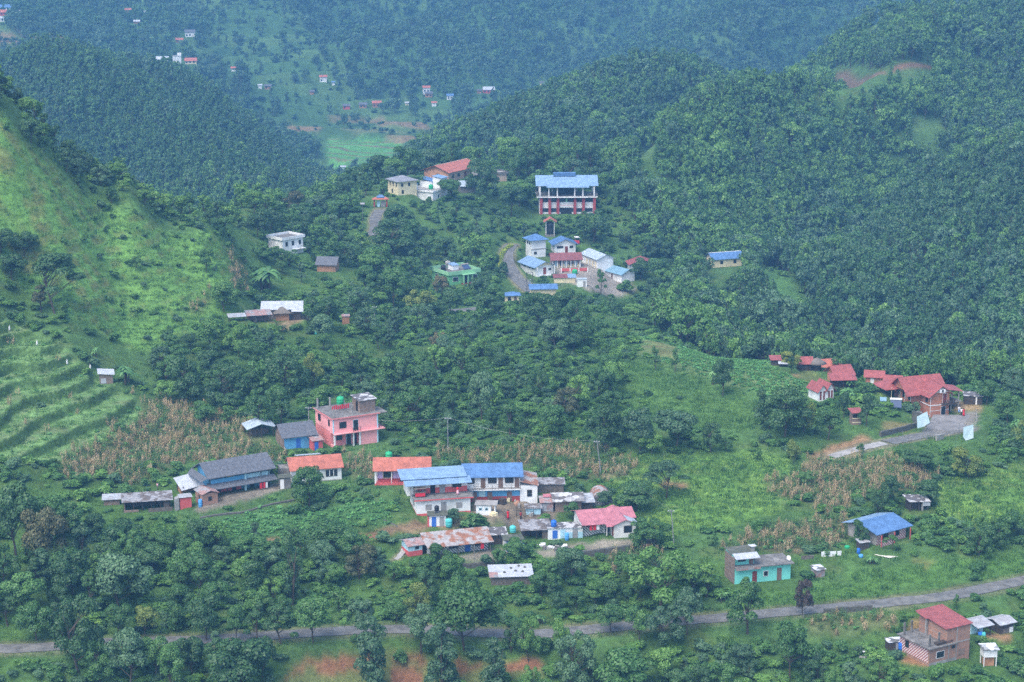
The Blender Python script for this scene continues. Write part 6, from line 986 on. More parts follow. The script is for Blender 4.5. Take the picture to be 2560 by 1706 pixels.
wall_line('school_fence', [(1285, 690), (1300, 700), (1345, 720), (1390, 722), (1420, 712)], 1.1, .05, 'FENCE', 'grey post fence around the front school building', 'fence')
b = Bld('s_long', 'school_block', 'long white school block with whitish roof running uphill', 'school building'); b.wall(2.9, 'white', z0=-2); b.gable(2.9, 1.2, 'whiteroof', .6, 'y', wallm='white')
for y in (1, 3, 5, 7): b.door('L', y, .8, 1.8, 'cream')
b = Bld('s_teal', 'school_block', 'long white school block with dull teal blue roof', 'school building'); b.wall(2.7, 'white', z0=-2); b.gable(2.7, 1.2, 'teal', .6, 'y', wallm='white'); b.door('L', 4.5, .9, 1.9, 'brdoor'); b.door('L', 8.5, .9, 1.9, 'brdoor')
b = Bld('s_red', 'school_block', 'school block with bright red roof half hidden behind the teal roof', 'school building'); b.wall(2.7, 'white', z0=-2); b.gable(2.7, 1.3, 'red', .7, 'y', wallm='white')
b = Bld('s_low', 'low_school_shed', 'low school shed with dark red and pale blue roof in the yard', 'shed'); b.wall(1.5, 'cream'); b.lean(1.6, 2.2, 'maroon', .35, w=4.2); b.lean(1.62, 2.22, 'lblue', .3, x0=4.3, w=1.9, name='blue_roof')
b = Bld('s_box', 'white_store', 'plain white store cube at the yard corner', 'store'); b.wall(2.2, 'white'); b.flat(2.2, 'whiteroof', .1, t=.08); b.door('F', 1.6, .7, 1.7, 'gdoor')
b = Bld('s_canopy', 'blue_canopy', 'bright blue canopy roof showing above trees below the school', 'shelter'); b.wall(2.3, 'cream'); b.gable(2.3, .8, 'blue', .6, 'x', wallm='cream')
b = Bld('s_gate', 'guard_house', 'cream guard house with small blue roof beside the lane', 'guard house'); b.wall(2.5, 'cream'); b.hip(2.5, .7, 'blue', .5); b.win('F', .5, .8, .9, 1.2, 'dwood'); b.door('F', 2.2, .8, 2.0, 'brdoor')
b = Bld('s_pump', 'pump_hut', 'tiny white hut with pale blue roof below the guard house', 'hut'); b.wall(1.7, 'white'); b.lean(1.75, 2.1, 'lblue', .25)
tank(cast(1437, 685), .8, 1.4, 'tankg', 'green water tank in the school yard')
e = Bld(None, 'small_tractor', 'small red tractor with white canopy behind the school', 'tractor', loc=cast(1441, 614), yaw=10); e.box(0, 1.0, 0, 2.2, .6, 1.3, 'clothr', 'hood'); e.box(-.1, 1.1, 1.8, 3.0, .5, 1.1, 'clothr', 'seat_box'); e.box(-.2, 1.2, .8, 3.1, 2.3, 2.4, 'trim', 'canopy'); e.posts([(-.1, .9), (1.1, .9), (-.1, 3.0), (1.1, 3.0)], 1.0, 2.3, 'metal', .03, 'canopy_post')
for x, y, r_ in ((-.25, 2.6, .6), (1.25, 2.6, .6), (-.15, .3, .4), (1.15, .3, .4)): MB().tube((x - .12, y, r_), (x + .12, y, r_), r_, n=12).build('wheel', M['tankk'], e.e)
h1 = Bld(None, 'transformer_frame', 'two legged steel transformer frame beside the lane', 'transformer frame', loc=cast(1317, 734), yaw=5); h1.posts([(0, 0), (1.7, 0)], -.3, 6.2, 'dwood', .08, 'leg'); h1.box(-.1, 1.8, -.05, .05, 5.9, 6.05, 'metal', 'crossbar'); h1.box(-.1, 1.8, -.05, .05, 3.8, 3.95, 'metal', 'crossbar'); h1.box(.5, 1.1, -.3, .3, 2.6, 3.4, 'metal', 'transformer'); h1.box(-.1, 1.8, -.05, .05, 2.45, 2.58, 'metal', 'crossbar')
hd = cast(1258, 652); LN = [cast(x, y) for x, y in ((1252, 672), (1250, 655), (1254, 638), (1264, 625), (1278, 616))]
vv = [];
for i in range(26): t_ = i / 25 * 3.999; k_ = int(t_); p = LN[k_].lerp(LN[k_ + 1], t_ - k_); vv += [(p.x - LN[0].x, p.y - LN[0].y, p.z - LN[0].z + .35, .9, .9, .5)]
v_, f_ = cards(vv, 1500, .32, np.random.default_rng(3), .5); o = link(bpy.data.objects.new('yellow_hedge', np_mesh('yellow_hedge', v_, f_, LM['hedge'], False))); o.location = LN[0]; tag(o, 'curving bright yellow hedge beside the school lane', 'hedge')
b = Bld('bluefar', 'blue_roofed_forest_house', 'lone white house with blue roof and white ridge in the forest'); b.wall(2.8, 'cream', z0=-.2); b.gable(2.8, 1.4, 'blue', .5, wallm='white'); b.posts([(.3, .2), (4.2, .2), (b.w - .2, .2)], -2.4, 0, 'trim', .12, 'stilt'); b.win('F', 2.4, 1.0, 1.0, 1.0, 'dwood'); b.win('F', 7.0, 1.0, 1.0, 1.1, 'dwood'); b.box(-.4, b.w + .4, b.d * .5 - .12, b.d * .5 + .12, 4.2, 4.32, 'trim', 'ridge_cap')
# ------------------------------------------------------------------ the hall and the tower
b = Bld('hall', 'pillared_hall', 'large hall with light blue roof, white columns and dark red brick pillars', 'hall'); W, D = b.w, b.d
b.box(.3, W - .3, .6, D, -2, 5.6, 'white', 'wall'); z = 5.6; b.box(-.6, W + .6, -.7, D + .4, z, z + .3, 'trim', 'deck_slab'); b.box(W * .18, W * .86, -1.2, -.7, z, z + .3, 'trim', 'deck_step'); b.box(-.55, W + .55, -.6, D + .3, z + .3, z + .36, 'dconc', 'deck_floor')
for i, x in enumerate((.5, 3.3, 6.0, 11.6, 14.4, W - .8)): b.box(x, x + .85, -.35, .6, -2, z, 'maroonw', 'brick_pillar')
for x0, x1 in ((1.4, 3.3), (4.2, 6.0), (6.9, 11.6), (12.5, 14.4), (15.3, W - .9)): b.put('F', x0, x1, 3.9, 5.4, 'glass', 0, .03, 'window', y0=.6); b.put('F', x0, x1, .6, 1.9, 'glass', 0, .03, 'window', y0=.6)
b.put('F', 8.95, 9.5, 3.9, 5.4, 'greenl', .031, .03, 'green_sign', y0=.6); b.put('F', 7.0, 11.5, 2.1, 3.6, 'trim', .0, .12, 'banner', y0=.6); b.put('F', 7.2, 11.3, 2.75, 2.95, 'clothp', .121, .01, 'banner_lettering', y0=.6); b.door('F', 7.4, 3.6, 2.3, 'dark', -.3, y0=.57)
zr = z + 3.9
for x in (.5, 3.4, 6.2, 11.9, 14.6, W - .5): b.box(x - .2, x + .2, -.2, .2, z + .3, zr, 'trim', 'column')
for x in (.5, W - .5, 5, 13): b.box(x - .2, x + .2, D - .5, D - .1, z + .3, zr + .4, 'trim', 'column')
b.box(6.0, 12.0, D * .55, D * .6, z + .36, zr, 'dark', 'rear_screen'); b.rail([(-.5, D), (-.5, -.6), (W * .18, -.6)], z + .3, .9, 'conc', 2, 'railing', 2); b.rail([(W * .86, -.6), (W + .5, -.6), (W + .5, D)], z + .3, .9, 'conc', 2, 'railing', 2); b.rail([(3.4, D * .5), (16, D * .5)], z + .3, .9, 'dwood', 2, 'seat_rail', 2)
MB().slab([(-.9, -.4, zr - .05), (W + .9, -.4, zr - .05), (W + .9, D * .62, zr + 2.6), (-.9, D * .62, zr + 2.6)], .12).slab([(-.9, D * .62, zr + 2.6), (W + .9, D * .62, zr + 2.6), (W + .9, D + .9, zr + .4), (-.9, D + .9, zr + .4)], .12).slab([(W * .14, -1.3, zr - .45), (W * .88, -1.3, zr - .45), (W * .88, -.4, zr - .045), (W * .14, -.4, zr - .045)], .12).build('roof', M['lblue'], b.e)
b.box(W * .27, W * .66, D * .5, D * .7, zr + 2.4, zr + 3.5, 'blue', 'roof_monitor')
b = Bld('tower', 'water_tower', 'dark stacked water tanks under a red roof below the hall', 'water tower'); b.box(-.3, 2.9, -.3, 2.9, -1.5, .6, 'dconc', 'base'); b.posts([(0, 0), (2.6, 0), (0, 2.6), (2.6, 2.6)], .6, 5.2, 'trim', .08, 'post'); MB().lathe([(1.15, .6), (1.2, .8), (1.2, 2.3), (1.1, 2.5), (1.2, 2.7), (1.2, 4.2), (.6, 4.7)], (1.3, 1.3, 0), 16).build('tank_body', M['tankk'], b.e, True); b.gable(5.2, .8, 'orange', .8, 'y', w=2.6, d=2.6)
# ------------------------------------------------------------------ the compound on the crest
b = Bld('cream', 'cream_house', 'cream two storey house with grey hipped roof at the gate', 'building'); b.wall(4.5, 'cream', z0=-2); b.hip(4.5, 1.4, 'teal', .7); b.last.material_slots[0].link = 'OBJECT'; b.last.material_slots[0].material = M['darktin'] if False else mat('roof_plain_grey', (.26, .27, .30), .6, .2, 1, kind='corr')
for y in (1.0, 3.0, 5.0): b.win('L', y, 2.7, .7, 1.2, 'dwood')
for x in (1.0, 3.6): b.win('F', x, 2.7, .8, 1.1, 'dwood')
b.win('L', 3.6, .4, .8, 1.2, 'dwood'); b.win('F', 1.2, .4, .8, 1.2, 'dwood')
b = Bld('flatwhite', 'white_flat_building', 'white flat roofed building with small blue roofed rooms on top', 'building'); W, D = b.w, b.d; b.wall(2.8, 'white', z0=-2.5); b.flat(2.8, 'conc', .4, par=.35, pm='white'); b.box(-.6, 2.4, 7.2, 11.0, 2.9, 4.7, 'white', 'roof_room'); b.lean(4.75, 5.1, 'blue', .2, x0=-.6, y0=7.2, w=3.0, d=3.8, name='room_roof'); b.box(7.0, 10.6, 1.0, 4.4, -1, 6.4, 'white', 'rear_room'); b.lean(6.4, 6.9, 'lblue', .3, x0=7.0, y0=1.0, w=3.6, d=3.4, name='room_roof'); b.box(7.0, 10.6, 4.6, 9.4, -1, 5.0, 'white', 'rear_room'); b.lean(5.1, 5.9, 'blue', .3, x0=7.0, y0=4.6, w=3.6, d=4.8, name='room_roof'); b.win('F', 3.0, .5, .8, 1.2, 'lsky')
tank(b.pt(4.6, 3.6, 2.95), .75, 1.5, 'tankg', 'green water tank on the white flat building of the compound')
b = Bld('school', 'long_orange_roofed_school', 'long peach coloured building with big orange roof on the crest', 'school building'); W, D = b.w, b.d; b.wall(3.4, 'peachl', z0=-6); b.put('L', 0, D, -2, 3.4, 'peach', 0, .03, 'painted_end'); b.gable(3.4, 1.7, 'orange', .9, wallm='peach'); b.box(-.9, W + .9, D * .5 - .15, D * .5 + .15, 5.12, 5.22, 'peachl', 'ridge_cap')
for x in (2.0, 5.5, 13.5): b.win('F', x, 1.0, 1.4, 1.1, 'dwood')
b.door('F', 9.6, 1.3, 2.2, 'ddoor', 0); b.win('L', 3.5, 1.0, 1.2, 1.4, 'dwood'); b.box(5.4, 6.9, -2.6, 0, -2.0, -.1, 'conc', 'ramp')
b = Bld('greyshed', 'grey_roofed_wing', 'grey roofed open wing right of the white flat building', 'building'); b.wall(2.0, 'dconc', z0=-2); b.lean(2.2, 3.3, 'whiteroof', .5)
b = Bld('ridgeblock', 'weathered_block', 'weathered grey and peach block half hidden by trees on the crest', 'building'); b.wall(2.6, 'peachl', z0=-2); b.flat(2.6, 'conc', .5, par=.5, pm='dconc'); b.box(-3.5, 0, 3.0, 8.0, -1, 3.4, 'conc', 'rear_wall'); b.win('F', 1.5, .8, .9, 1.0, 'dwood')
b = Bld('ridgehut', 'crest_hut', 'little hut with faded red roof highest up on the crest', 'hut'); b.wall(2.6, 'peachl', z0=-2); b.lean(2.7, 4.0, 'rustred', .5)
b = Bld('gate', 'entrance_gate', 'red roofed entrance gate with small blue roof on top of it', 'gate'); b.box(0, .5, 0, .6, -.5, 2.4, 'maroonw', 'pillar'); b.box(3.9, 4.4, 0, .6, -.5, 2.4, 'maroonw', 'pillar'); b.box(1.1, 2.0, .4, .5, 0, 1.9, 'lsky', 'gate_leaf'); b.box(2.3, 3.7, .4, .5, 0, 1.9, 'gdoor', 'gate_leaf'); b.hip(2.5, .6, 'orange', .5, d=1.4); b.hip(3.1, .7, 'blue', .1, x0=1.0, y0=.1, w=2.4, d=1.2, name='top_roof')
sp = pole(907, 563, 6.4, 'slim street lamp with solar panel beside the gate lane', arms=False, r=.07, name='solar_street_lamp', cat='street lamp'); o = MB().slab([(-.7, -.4, 0), (.7, -.4, 0), (.7, .4, .4), (-.7, .4, .4)], .06).build('solar_panel', M['gdoor'], [q for q in bpy.data.objects if q.name.startswith('solar_street_lamp')][0]); o.location = (0, 0, 6.5)
# ------------------------------------------------------------------ far hamlets
LF = dict(f0='large blue roofed building at the far upper left corner', f0b='red roofed building just below the blue one at the far left edge', f0c='white roofed building lowest at the far left edge', f1='tall white two storey house on the far wooded hill', f1b='low long house with orange roof beside the tall white far house', f1c='white roofed shed left of the tall white far house',
    f2='tiny house with red and white roof by the far track', f3='far house with grey roof above the tall white one', f3b='far shed with red roof above the tall white house', f4='tiny pale roof high on the far left hillside', f4b='tiny faded red roof at the top of the far left hillside', f4c='tiny pale roof right of the faded red one at the top', f5='far hamlet house with red roof in the middle distance', f5b='tiny white hut left of a dark roofed far house',
    f5c='dark roofed far house beside a tiny white hut', f5d='tiny far hut with pale blue roof right of the red roofed hamlet house', f6='dark little far house among trees below the red roofed hamlet house', f7='far white house with reddish roof in the upper valley hamlet', f7b='far brown house with grey roof just below the reddish roofed one', f8='far white house with blue roof in the valley hamlet', f9='far long house with white roof and dark red wall', f9b='tiny grey roofed hut left of the far long white roofed house',
    f10='tiny pinkish roofed far house above the valley fields', f11='tiny white roof above the valley fields', f12='grey roofed far house above the bare field', f12b='far house with reddish roof right of the grey roofed one', f12c='leftmost brownish far house above the bare field', f13='tiny white shed beside the green paddies', f14='tiny pale hut above the forest edge', f15='tiny white hut at the forest edge left of the pale one', f16='small pale roof at the top right of the forest')
for k, (p, w, h, rf, wl) in FP.items():
    b = Bld(None, 'far_house', LF[k], 'house', loc=p, yaw=8); b.w, b.d = w, min(w * .7, 6); b.box(0, w, 0, b.d, -1.5, h, {'brown': 'mud', 'red': 'rosew'}.get(wl, wl), 'wall')
    rm = {'grey': 'slate', 'flat': 'conc', 'white': 'tinw', 'blue': 'blue', 'red': 'orange'}[rf]
    if rf == 'flat': b.flat(h, 'conc', .2); b.box(w * .55, w, b.d * .2, b.d, h + .15, h + 1.8, 'white', 'roof_room')
    else: b.gable(h, min(b.d * .3, 1.8), rm, .5, wallm={'brown': 'mud', 'red': 'rosew'}.get(wl, wl))
    if w > 4:
        for i in range(int(w // 2.4)): b.win('F', .5 + i * 2.4, .8, 1.1, 1.1, 'dwood')
# ------------------------------------------------------------------ single trees: x, y of the foot, height and width in the photo, kind, tone
KIND = {'b': 'broad', 'r': 'round', 't': 'tall', 'c': 'column', 's': 'spread', 'n': 'banana', 'p': 'palm', 'u': 'bush'}
TONE = {'d': 'dark', 'm': 'mid', 'l': 'light', 'y': 'yellow', 'g': 'grey', 'w': 'brown', 'p': 'plum', 'b': 'banana'}
TREES = """197 1682 195 125 rd|325 1722 150 110 bg|430 1735 130 80 bm|250 1705 120 92 rm|388 1695 110 80 bm|482 1690 104 80 bd|545 1684 92 72 rm|655 1694 104 78 bd|1000 1655 40 40 um|1400 1530 50 60 bd|1600 700 52 60 bd|1640 706 60 60 bm|1560 726 30 46 um|600 1750 150 175 bd|936 1745 200 84 cg|1105 1740 190 90 cg|1238 1742 152 68 cg|915 1612 118 56 tg|1053 1632 138 72 tg|1162 1625 158 180 bm
1278 1632 92 46 rd|1322 1655 118 50 rl|1404 1642 98 52 rl|1438 1724 155 102 rg|1328 1745 85 46 rl|1560 1748 130 170 bm|1528 1582 74 78 bm|1598 1602 84 66 bm|1665 1614 104 95 rg|1718 1587 118 90 bg
1652 1528 162 165 rl|1869 1585 156 76 tm|2008 1541 94 46 rp|1975 1702 152 96 bm|1810 1732 78 84 bm|2040 1722 92 64 rd|2153 1363 72 44 rm|2195 1292 72 50 rd|2226 1263 78 60 bd|2320 1263 62 76 bd
2465 1347 72 52 rl|2525 1352 75 84 bm|2230 1374 38 46 sm|2391 1522 42 14 tm|2256 1582 58 30 tl|1983 1160 62 38 ry|1893 1149 32 28 rl|1778 1131 78 52 rd|1816 1129 44 32 rm|1630 1136 58 62 bl
1512 1131 125 92 rd|1600 1131 108 92 bg|1690 1127 112 112 bg|1665 1246 98 118 sg|1590 1277 72 118 bd|1625 1366 72 88 rm|2010 1216 40 42 bm|2420 1196 88 82 ry|2295 1179 58 82 bd|2151 1133 26 20 rm
1962 1092 132 112 rd|2008 1082 108 74 ry|1922 1072 100 70 rd|2070 1100 82 72 bm|2166 1067 84 34 td|2108 1046 66 38 bd|2246 990 24 30 rd|2262 998 24 30 rm|2286 1036 34 28 rg
1980 916 44 52 ry|2021 911 36 44 ry|1916 901 27 18 rl|1880 896 26 34 rl|1978 933 46 18 td|2110 936 54 60 rm|2166 941 52 52 rw|2465 1013 64 52 bm|138 784 158 158 sd|103 781 70 40 tw|515 683 62 44 bm|340 676 38 28 bm
240 892 36 26 nb|312 957 66 76 nb|668 729 96 104 nb|690 662 50 52 bm|725 668 44 44 rm|655 650 50 40 tm|2125 968 36 50 nb|2118 998 40 50 nb|2540 1085 60 46 nb|1350 1560 40 36 nb|2178 1410 38 40 nb|1805 1505 40 40 nb|806 829 84 88 rd|470 1006 124 104 rd|560 1011 104 112 rd
720 987 118 112 rd|782 972 88 50 ry|626 991 66 50 rd|652 1077 110 74 rm|702 1062 94 62 bm|796 1021 68 64 rl|420 1001 48 62 bl|510 1061 54 78 bm|582 1046 36 52 rl|772 1268 108 84 rm
42 1402 215 135 bd|112 1442 175 112 bw|300 1532 148 152 bg|300 1386 84 122 bd|640 1497 128 78 cd|730 1512 186 56 cd|826 1377 80 124 bm|618 1402 72 92 bm|440 1582 78 62 bm|515 1602 112 96 bd
590 1602 92 56 bm|645 1607 106 52 td|703 1610 104 66 td|783 1607 118 102 bm|296 1592 88 78 bm|362 1592 78 62 by|1107 1427 80 62 rm|1130 1457 68 64 bm|1246 1422 58 36 bm|1135 1311 42 42 bg|1190 1323 46 76 um
1362 1316 38 46 ul|1430 1301 46 46 bm|1512 1269 42 42 bg|1603 1371 72 62 rm|1060 1452 62 82 bm|1586 1441 56 62 bm|1018 1046 98 52 td|1130 1062 92 54 td|1070 1032 112 62 td|1205 1062 132 84 bg|1275 1092 98 54 tm|1097 881 52 42 rw|1030 951 48 26 rl
1415 1051 82 68 rw|1348 1001 84 52 rm|1500 1000 90 70 bm|1806 991 92 62 bd|1786 962 60 40 ng|1637 926 62 22 tm|1687 931 62 20 tm|1567 851 52 32 tl|1483 606 80 90 rd|1405 581 46 52 bl|1501 736 64 24 tm
1342 816 82 92 bd|1412 801 76 92 bd|985 641 92 112 rd|992 574 62 80 bd|1040 487 58 44 pd|1125 501 58 60 bm|1205 501 104 84 rd|1020 440 72 72 bm|1130 408 52 26 tm|930 470 52 20 tm|915 478 46 20 tm
1350 448 112 46 tm|1400 450 118 50 tl|1440 455 112 46 tm|1480 462 108 48 td|1320 452 100 46 td|1290 462 96 50 bm|985 771 102 66 bm|1055 756 76 56 bm|1103 746 56 42 bw|1200 746 56 62 bd|1236 776 66 62 bm|1880 692 62 62 bd|1832 664 24 24 bm
1258 690 40 34 ud|20 1565 118 112 bd|92 1602 96 92 bm|150 1592 90 84 rd|60 640 60 70 bd|30 700 66 76 bd|0 640 70 80 bd|1290 1405 60 70 bm|880 1400 80 90 bm|990 1560 70 60 bm|450 1480 100 90 bm|180 1500 120 110 bd|60 1540 120 120 bm|380 1440 90 90 bd|560 1700 80 70 bm|2330 1330 40 40 ud"""
WOODED = [poly_world(q) for q in (
 [(470, 850), (620, 735), (760, 835), (900, 765), (1080, 745), (1300, 785), (1450, 835), (1550, 880), (1600, 960), (1540, 1105), (1300, 1105), (1000, 1110), (890, 1020), (800, 960), (700, 1060), (560, 1080), (430, 980)],
 [(500, 570), (760, 500), (880, 530), (940, 600), (1100, 560), (1230, 545), (1330, 600), (1250, 650), (1240, 760), (1000, 790), (860, 760), (740, 700), (620, 625)],
 [(1500, 600), (1620, 560), (1900, 630), (1880, 720), (1940, 820), (1600, 810), (1450, 780), (1560, 730)], [(0, 1270), (120, 1310), (560, 1375), (620, 1340), (900, 1375), (1000, 1425), (1200, 1480), (1240, 1585), (800, 1585), (-300, 1590), (-300, 1270)],
 [(-300, 1655), (690, 1650), (700, 1740), (-300, 1740)], [(1400, 1640), (1900, 1610), (2200, 1630), (2250, 1740), (1400, 1740)], [(1260, 1480), (1500, 1440), (1640, 1400), (1820, 1490), (1790, 1530), (1560, 1560), (1300, 1580)],
 [(2420, 1020), (2800, 1000), (2800, 1170), (2460, 1160)], [(300, 885), (480, 845), (560, 880), (420, 965), (335, 965)], [(2440, 1340), (2800, 1330), (2800, 1380), (2440, 1400)], [(1560, 1290), (1700, 1340), (1800, 1360), (1790, 1400), (1640, 1390), (1560, 1330)])]
W_PLAN = [plan([(820, 600), (1000, 575), (1200, 615), (1330, 655), (1380, 665), (1600, 655), (1560, 690), (1470, 708), (1300, 718), (1200, 730), (1080, 745), (900, 720), (820, 640)]),
          plan([(-640, 450), (0, 452), (130, 461), (330, 472), (520, 512), (620, 545), (760, 590), (760, 640), (600, 640), (330, 560), (0, 530), (-640, 540)])]
want = []                                                     # (x, y, z, height m, width m, kind, tone)
for tok in TREES.replace('\n', '|').split('|'):
    x, y, h, w, kt = tok.split(); x, y, h, w = map(float, (x, y, h, w)); p = cast(x, y); g = 0
    while p.y > 745 and g < 30: y += 5; h += 5; p = cast(x, y); g += 1
    s = ppm(p); want.append((p.x, p.y, p.z, h / s / .965, w / s, KIND[kt[0]], TONE[kt[1]], h * w, True))
EX = np.array([(a[0], a[1], a[4]) for a in want])
X, Y = field(-.385, .385, 270, 760, 4.2, grow=.0012)
k = np.zeros(len(X), bool)
for w_ in WOODED: k |= inside(w_, X, Y)
for w_ in W_PLAN: k |= inplan(w_, X, Y)
k &= off_roads(X, Y, 1.5) & clear_of_plots(X, Y, 2.5) & (samp(BARE, X, Y) < .2); X, Y = X[k], Y[k]
Zr = hgt(X, Y)
for x, y, z in zip(X, Y, Zr):
    lc_ = y < 570 and 1280 + FPX * x / y < 560 and y > 445
    if random.random() < (.08 if lc_ else .30 if y < 350 or y > 540 else .60): continue
    ht = random.uniform(3.6, 7.4) * (1.25 if random.random() < .15 else 1); kind, tone = random.choice([('broad', 'mid'), ('broad', 'dark'), ('round', 'mid'), ('round', 'mid'), ('tall', 'dark'), ('tall', 'mid'), ('tall', 'light'), ('broad', 'light'), ('broad', 'grey'), ('round', 'light'), ('tall', 'grey'), ('round', 'yellow') if random.random() < .5 else ('broad', 'mid'), ('tall', 'light'), ('round', 'brown') if random.random() < .3 else ('tall', 'grey')])
    if y > 640: ht += 3
    if lc_: ht *= .85
    wd_ = ht * {'broad': .95, 'round': .85, 'tall': .55}[kind] * random.uniform(.8, 1.1)
    if (((EX[:, 0] - x) ** 2 + (EX[:, 1] - y) ** 2) < (EX[:, 2] * .32 + wd_ * .2) ** 2).any(): continue
    px_, py_ = proj(x, y, z); s = ppm((x, y, z))
    if hides(px_, py_, wd_ * s, ht * s, y):
        ht *= .42; wd_ *= .5
        if hides(px_, py_, wd_ * s, ht * s, y): continue
        kind = 'bush'
    vis = (-20 < px_ < 2580) and (py_ - ht * s < 1706)
    want.append((x, y, z, ht, wd_, kind, tone, ht * s * wd_ * s if vis else 0, False))
want.sort(key=lambda a: (-a[8], -a[7]))
nsingle = 300
single, rest = want[:nsingle], want[nsingle:]
LAND = [(834, 1090, 'the pink two storey house'), (590, 1200, 'the long blue house with slate roof'), (800, 1180, 'the white house with orange roof'), (990, 1190, 'the purple house with orange roof'), (1130, 1240, 'the red and white house'), (1250, 1220, 'the blue roofed house with balcony'),
        (1150, 1370, 'the long rusty roofed house'), (1500, 1310, 'the pink roofed house'), (1930, 1430, 'the turquoise house'), (2230, 1330, 'the striped house with blue roof'), (2390, 1600, 'the unplastered brick house'), (2340, 1000, 'the red roofed brick lodge'), (2046, 990, 'the small white cottage with red roof'),
        (700, 780, 'the old farmhouse with tin roof'), (680, 600, 'the white flat roofed block'), (1130, 690, 'the green flat roofed house'), (1350, 660, 'the white school buildings'), (1414, 500, 'the blue roofed hall with brick pillars'), (1090, 440, 'the long orange roofed school'), (1800, 640, 'the lone blue roofed house in the forest'),
        (250, 950, 'the little hut on the terraces'), (390, 1260, 'the long cow shed'), (1250, 1450, 'the lone tin shed'), (200, 1620, 'the left end of the road'), (700, 1620, 'the middle stretch of the road'), (1400, 1620, 'the road below the lone tin shed'), (2000, 1560, 'the road at the right'), (140, 700, 'the steep grass slope at left'),
        (1720, 1200, 'the open meadow'), (2500, 1120, 'the right edge below the lodge'), (1750, 900, 'the crop field on the ridge'), (100, 1400, 'the lower left corner woods'), (1100, 980, 'the slope above the maize field'), (1400, 850, 'the saddle below the school'), (1500, 1500, 'the bank above the road'), (300, 480, 'the crest of the left slope'), (960, 600, 'the lane up to the school gate')]
TW = {'dark': 'dark green', 'mid': 'mid green', 'light': 'light green', 'yellow': 'yellowish green', 'grey': 'grey green', 'brown': 'brownish', 'plum': 'dark plum coloured', 'banana': 'pale green'}
KW = {'broad': ('broadleaf_tree', 'broad crowned tree'), 'round': ('round_tree', 'round dense tree'), 'tall': ('slender_tree', 'slender upright tree'), 'column': ('column_tree', 'columnar tree'), 'spread': ('umbrella_tree', 'flat topped spreading tree'), 'banana': ('banana_clump', 'banana clump'), 'palm': ('palm_tree', 'palm'), 'bush': ('bush', 'low rounded bush')}
def where(px_, py_):
    d = sorted((math.hypot(px_ - a, (py_ - b) * 1.3), a, b, n) for a, b, n in LAND)[0]; dx, dy = px_ - d[1], py_ - d[2]
    if abs(dx) > abs(dy) * 1.2: return 'to the right of ' + d[3] if dx > 0 else 'to the left of ' + d[3]
    return 'downhill in front of ' + d[3] if dy > 0 else 'uphill behind ' + d[3]
seen = {}
recs = []
for i, (x, y, z, h, w, kind, tone, ar, ex) in enumerate(single):
    px_, py_ = proj(x, y, z); s = h * (ppm((x, y, z)) ); size = 'very tall' if h > 12.5 else 'tall' if h > 9.5 else 'medium' if h > 6.5 else 'small' if h > 4 else 'very small'
    lab = '%s %s %s %s' % (size, TW[tone], KW[kind][1], where(px_, py_)); recs.append([lab, px_, py_]); seen.setdefault(lab, []).append(i)
for lab, ii in seen.items():
    if len(ii) > 1:
        ii.sort(key=lambda i: recs[i][1]); n = len(ii); word = {2: ['left one of two', 'right one of two'], 3: ['leftmost of three', 'middle one of three', 'rightmost of three']}.get(n)
        for q, i in enumerate(ii):
            if word: recs[i][0] = lab + ', ' + word[q]
            else: recs[i][0] = lab + ', ' + ('leftmost' if q == 0 else 'rightmost' if q == n - 1 else ['second', 'third', 'fourth', 'fifth', 'sixth', 'seventh', 'eighth', 'ninth', 'tenth', 'eleventh', 'twelfth'][min(q - 1, 10)] + ' from left') 
for i, (x, y, z, h, w, kind, tone, ar, ex) in enumerate(single):
    nm, cat = KW[kind][0], 'bush' if kind == 'bush' else 'tree'
    cm, tm = PROTO[kind][i % len(PROTO[kind])]
    wn = {'broad': .95, 'round': .90, 'tall': .50, 'column': .42, 'spread': 1.15, 'banana': 1.1, 'palm': .6, 'bush': 1.1}[kind]; sx = w / wn
    e = empty(nm, (x, y, z - .1), random.uniform(0, 6.28)); tag(e, ' '.join(recs[i][0].split()[:16]), cat, 'single trees on the village slopes')
    sx = min(max(sx, h * .55), h * 2.0)
    c = link(bpy.data.objects.new('crown', cm), e); c.scale = (sx, sx, h)
    if kind not in ('banana', 'palm'): c.material_slots[0].link = 'OBJECT'; c.material_slots[0].material = LM[tone]
    tt = link(bpy.data.objects.new('trunk' if kind != 'banana' else 'stem', tm), e); tt.scale = (sx * .8 + h * .2, sx * .8 + h * .2, h) if kind != 'column' else (h, h, h)
if rest:
    a = np.array([(r_[0], r_[1], r_[2] - .2, r_[3]) for r_ in rest]); pro = []
    for kd, tn in (('broad', 'mid'), ('broad', 'dark'), ('round_far', 'mid'), ('tall', 'grey'), ('tall', 'mid'), ('broad', 'light'), ('round', 'grey'), ('round_far', 'light')):
        for cm, tm in PROTO[kd][:2]: pro.append([(cm, LM[tn]), (tm, None)])
    scatter('hillside_trees', a[:, :3], a[:, 3], rng.uniform(0, 6.28, len(a)), rng.integers(0, len(pro), len(a)), pro); tag(bpy.data.objects['hillside_trees'], 'further small trees filling the woods between the houses and the forest')
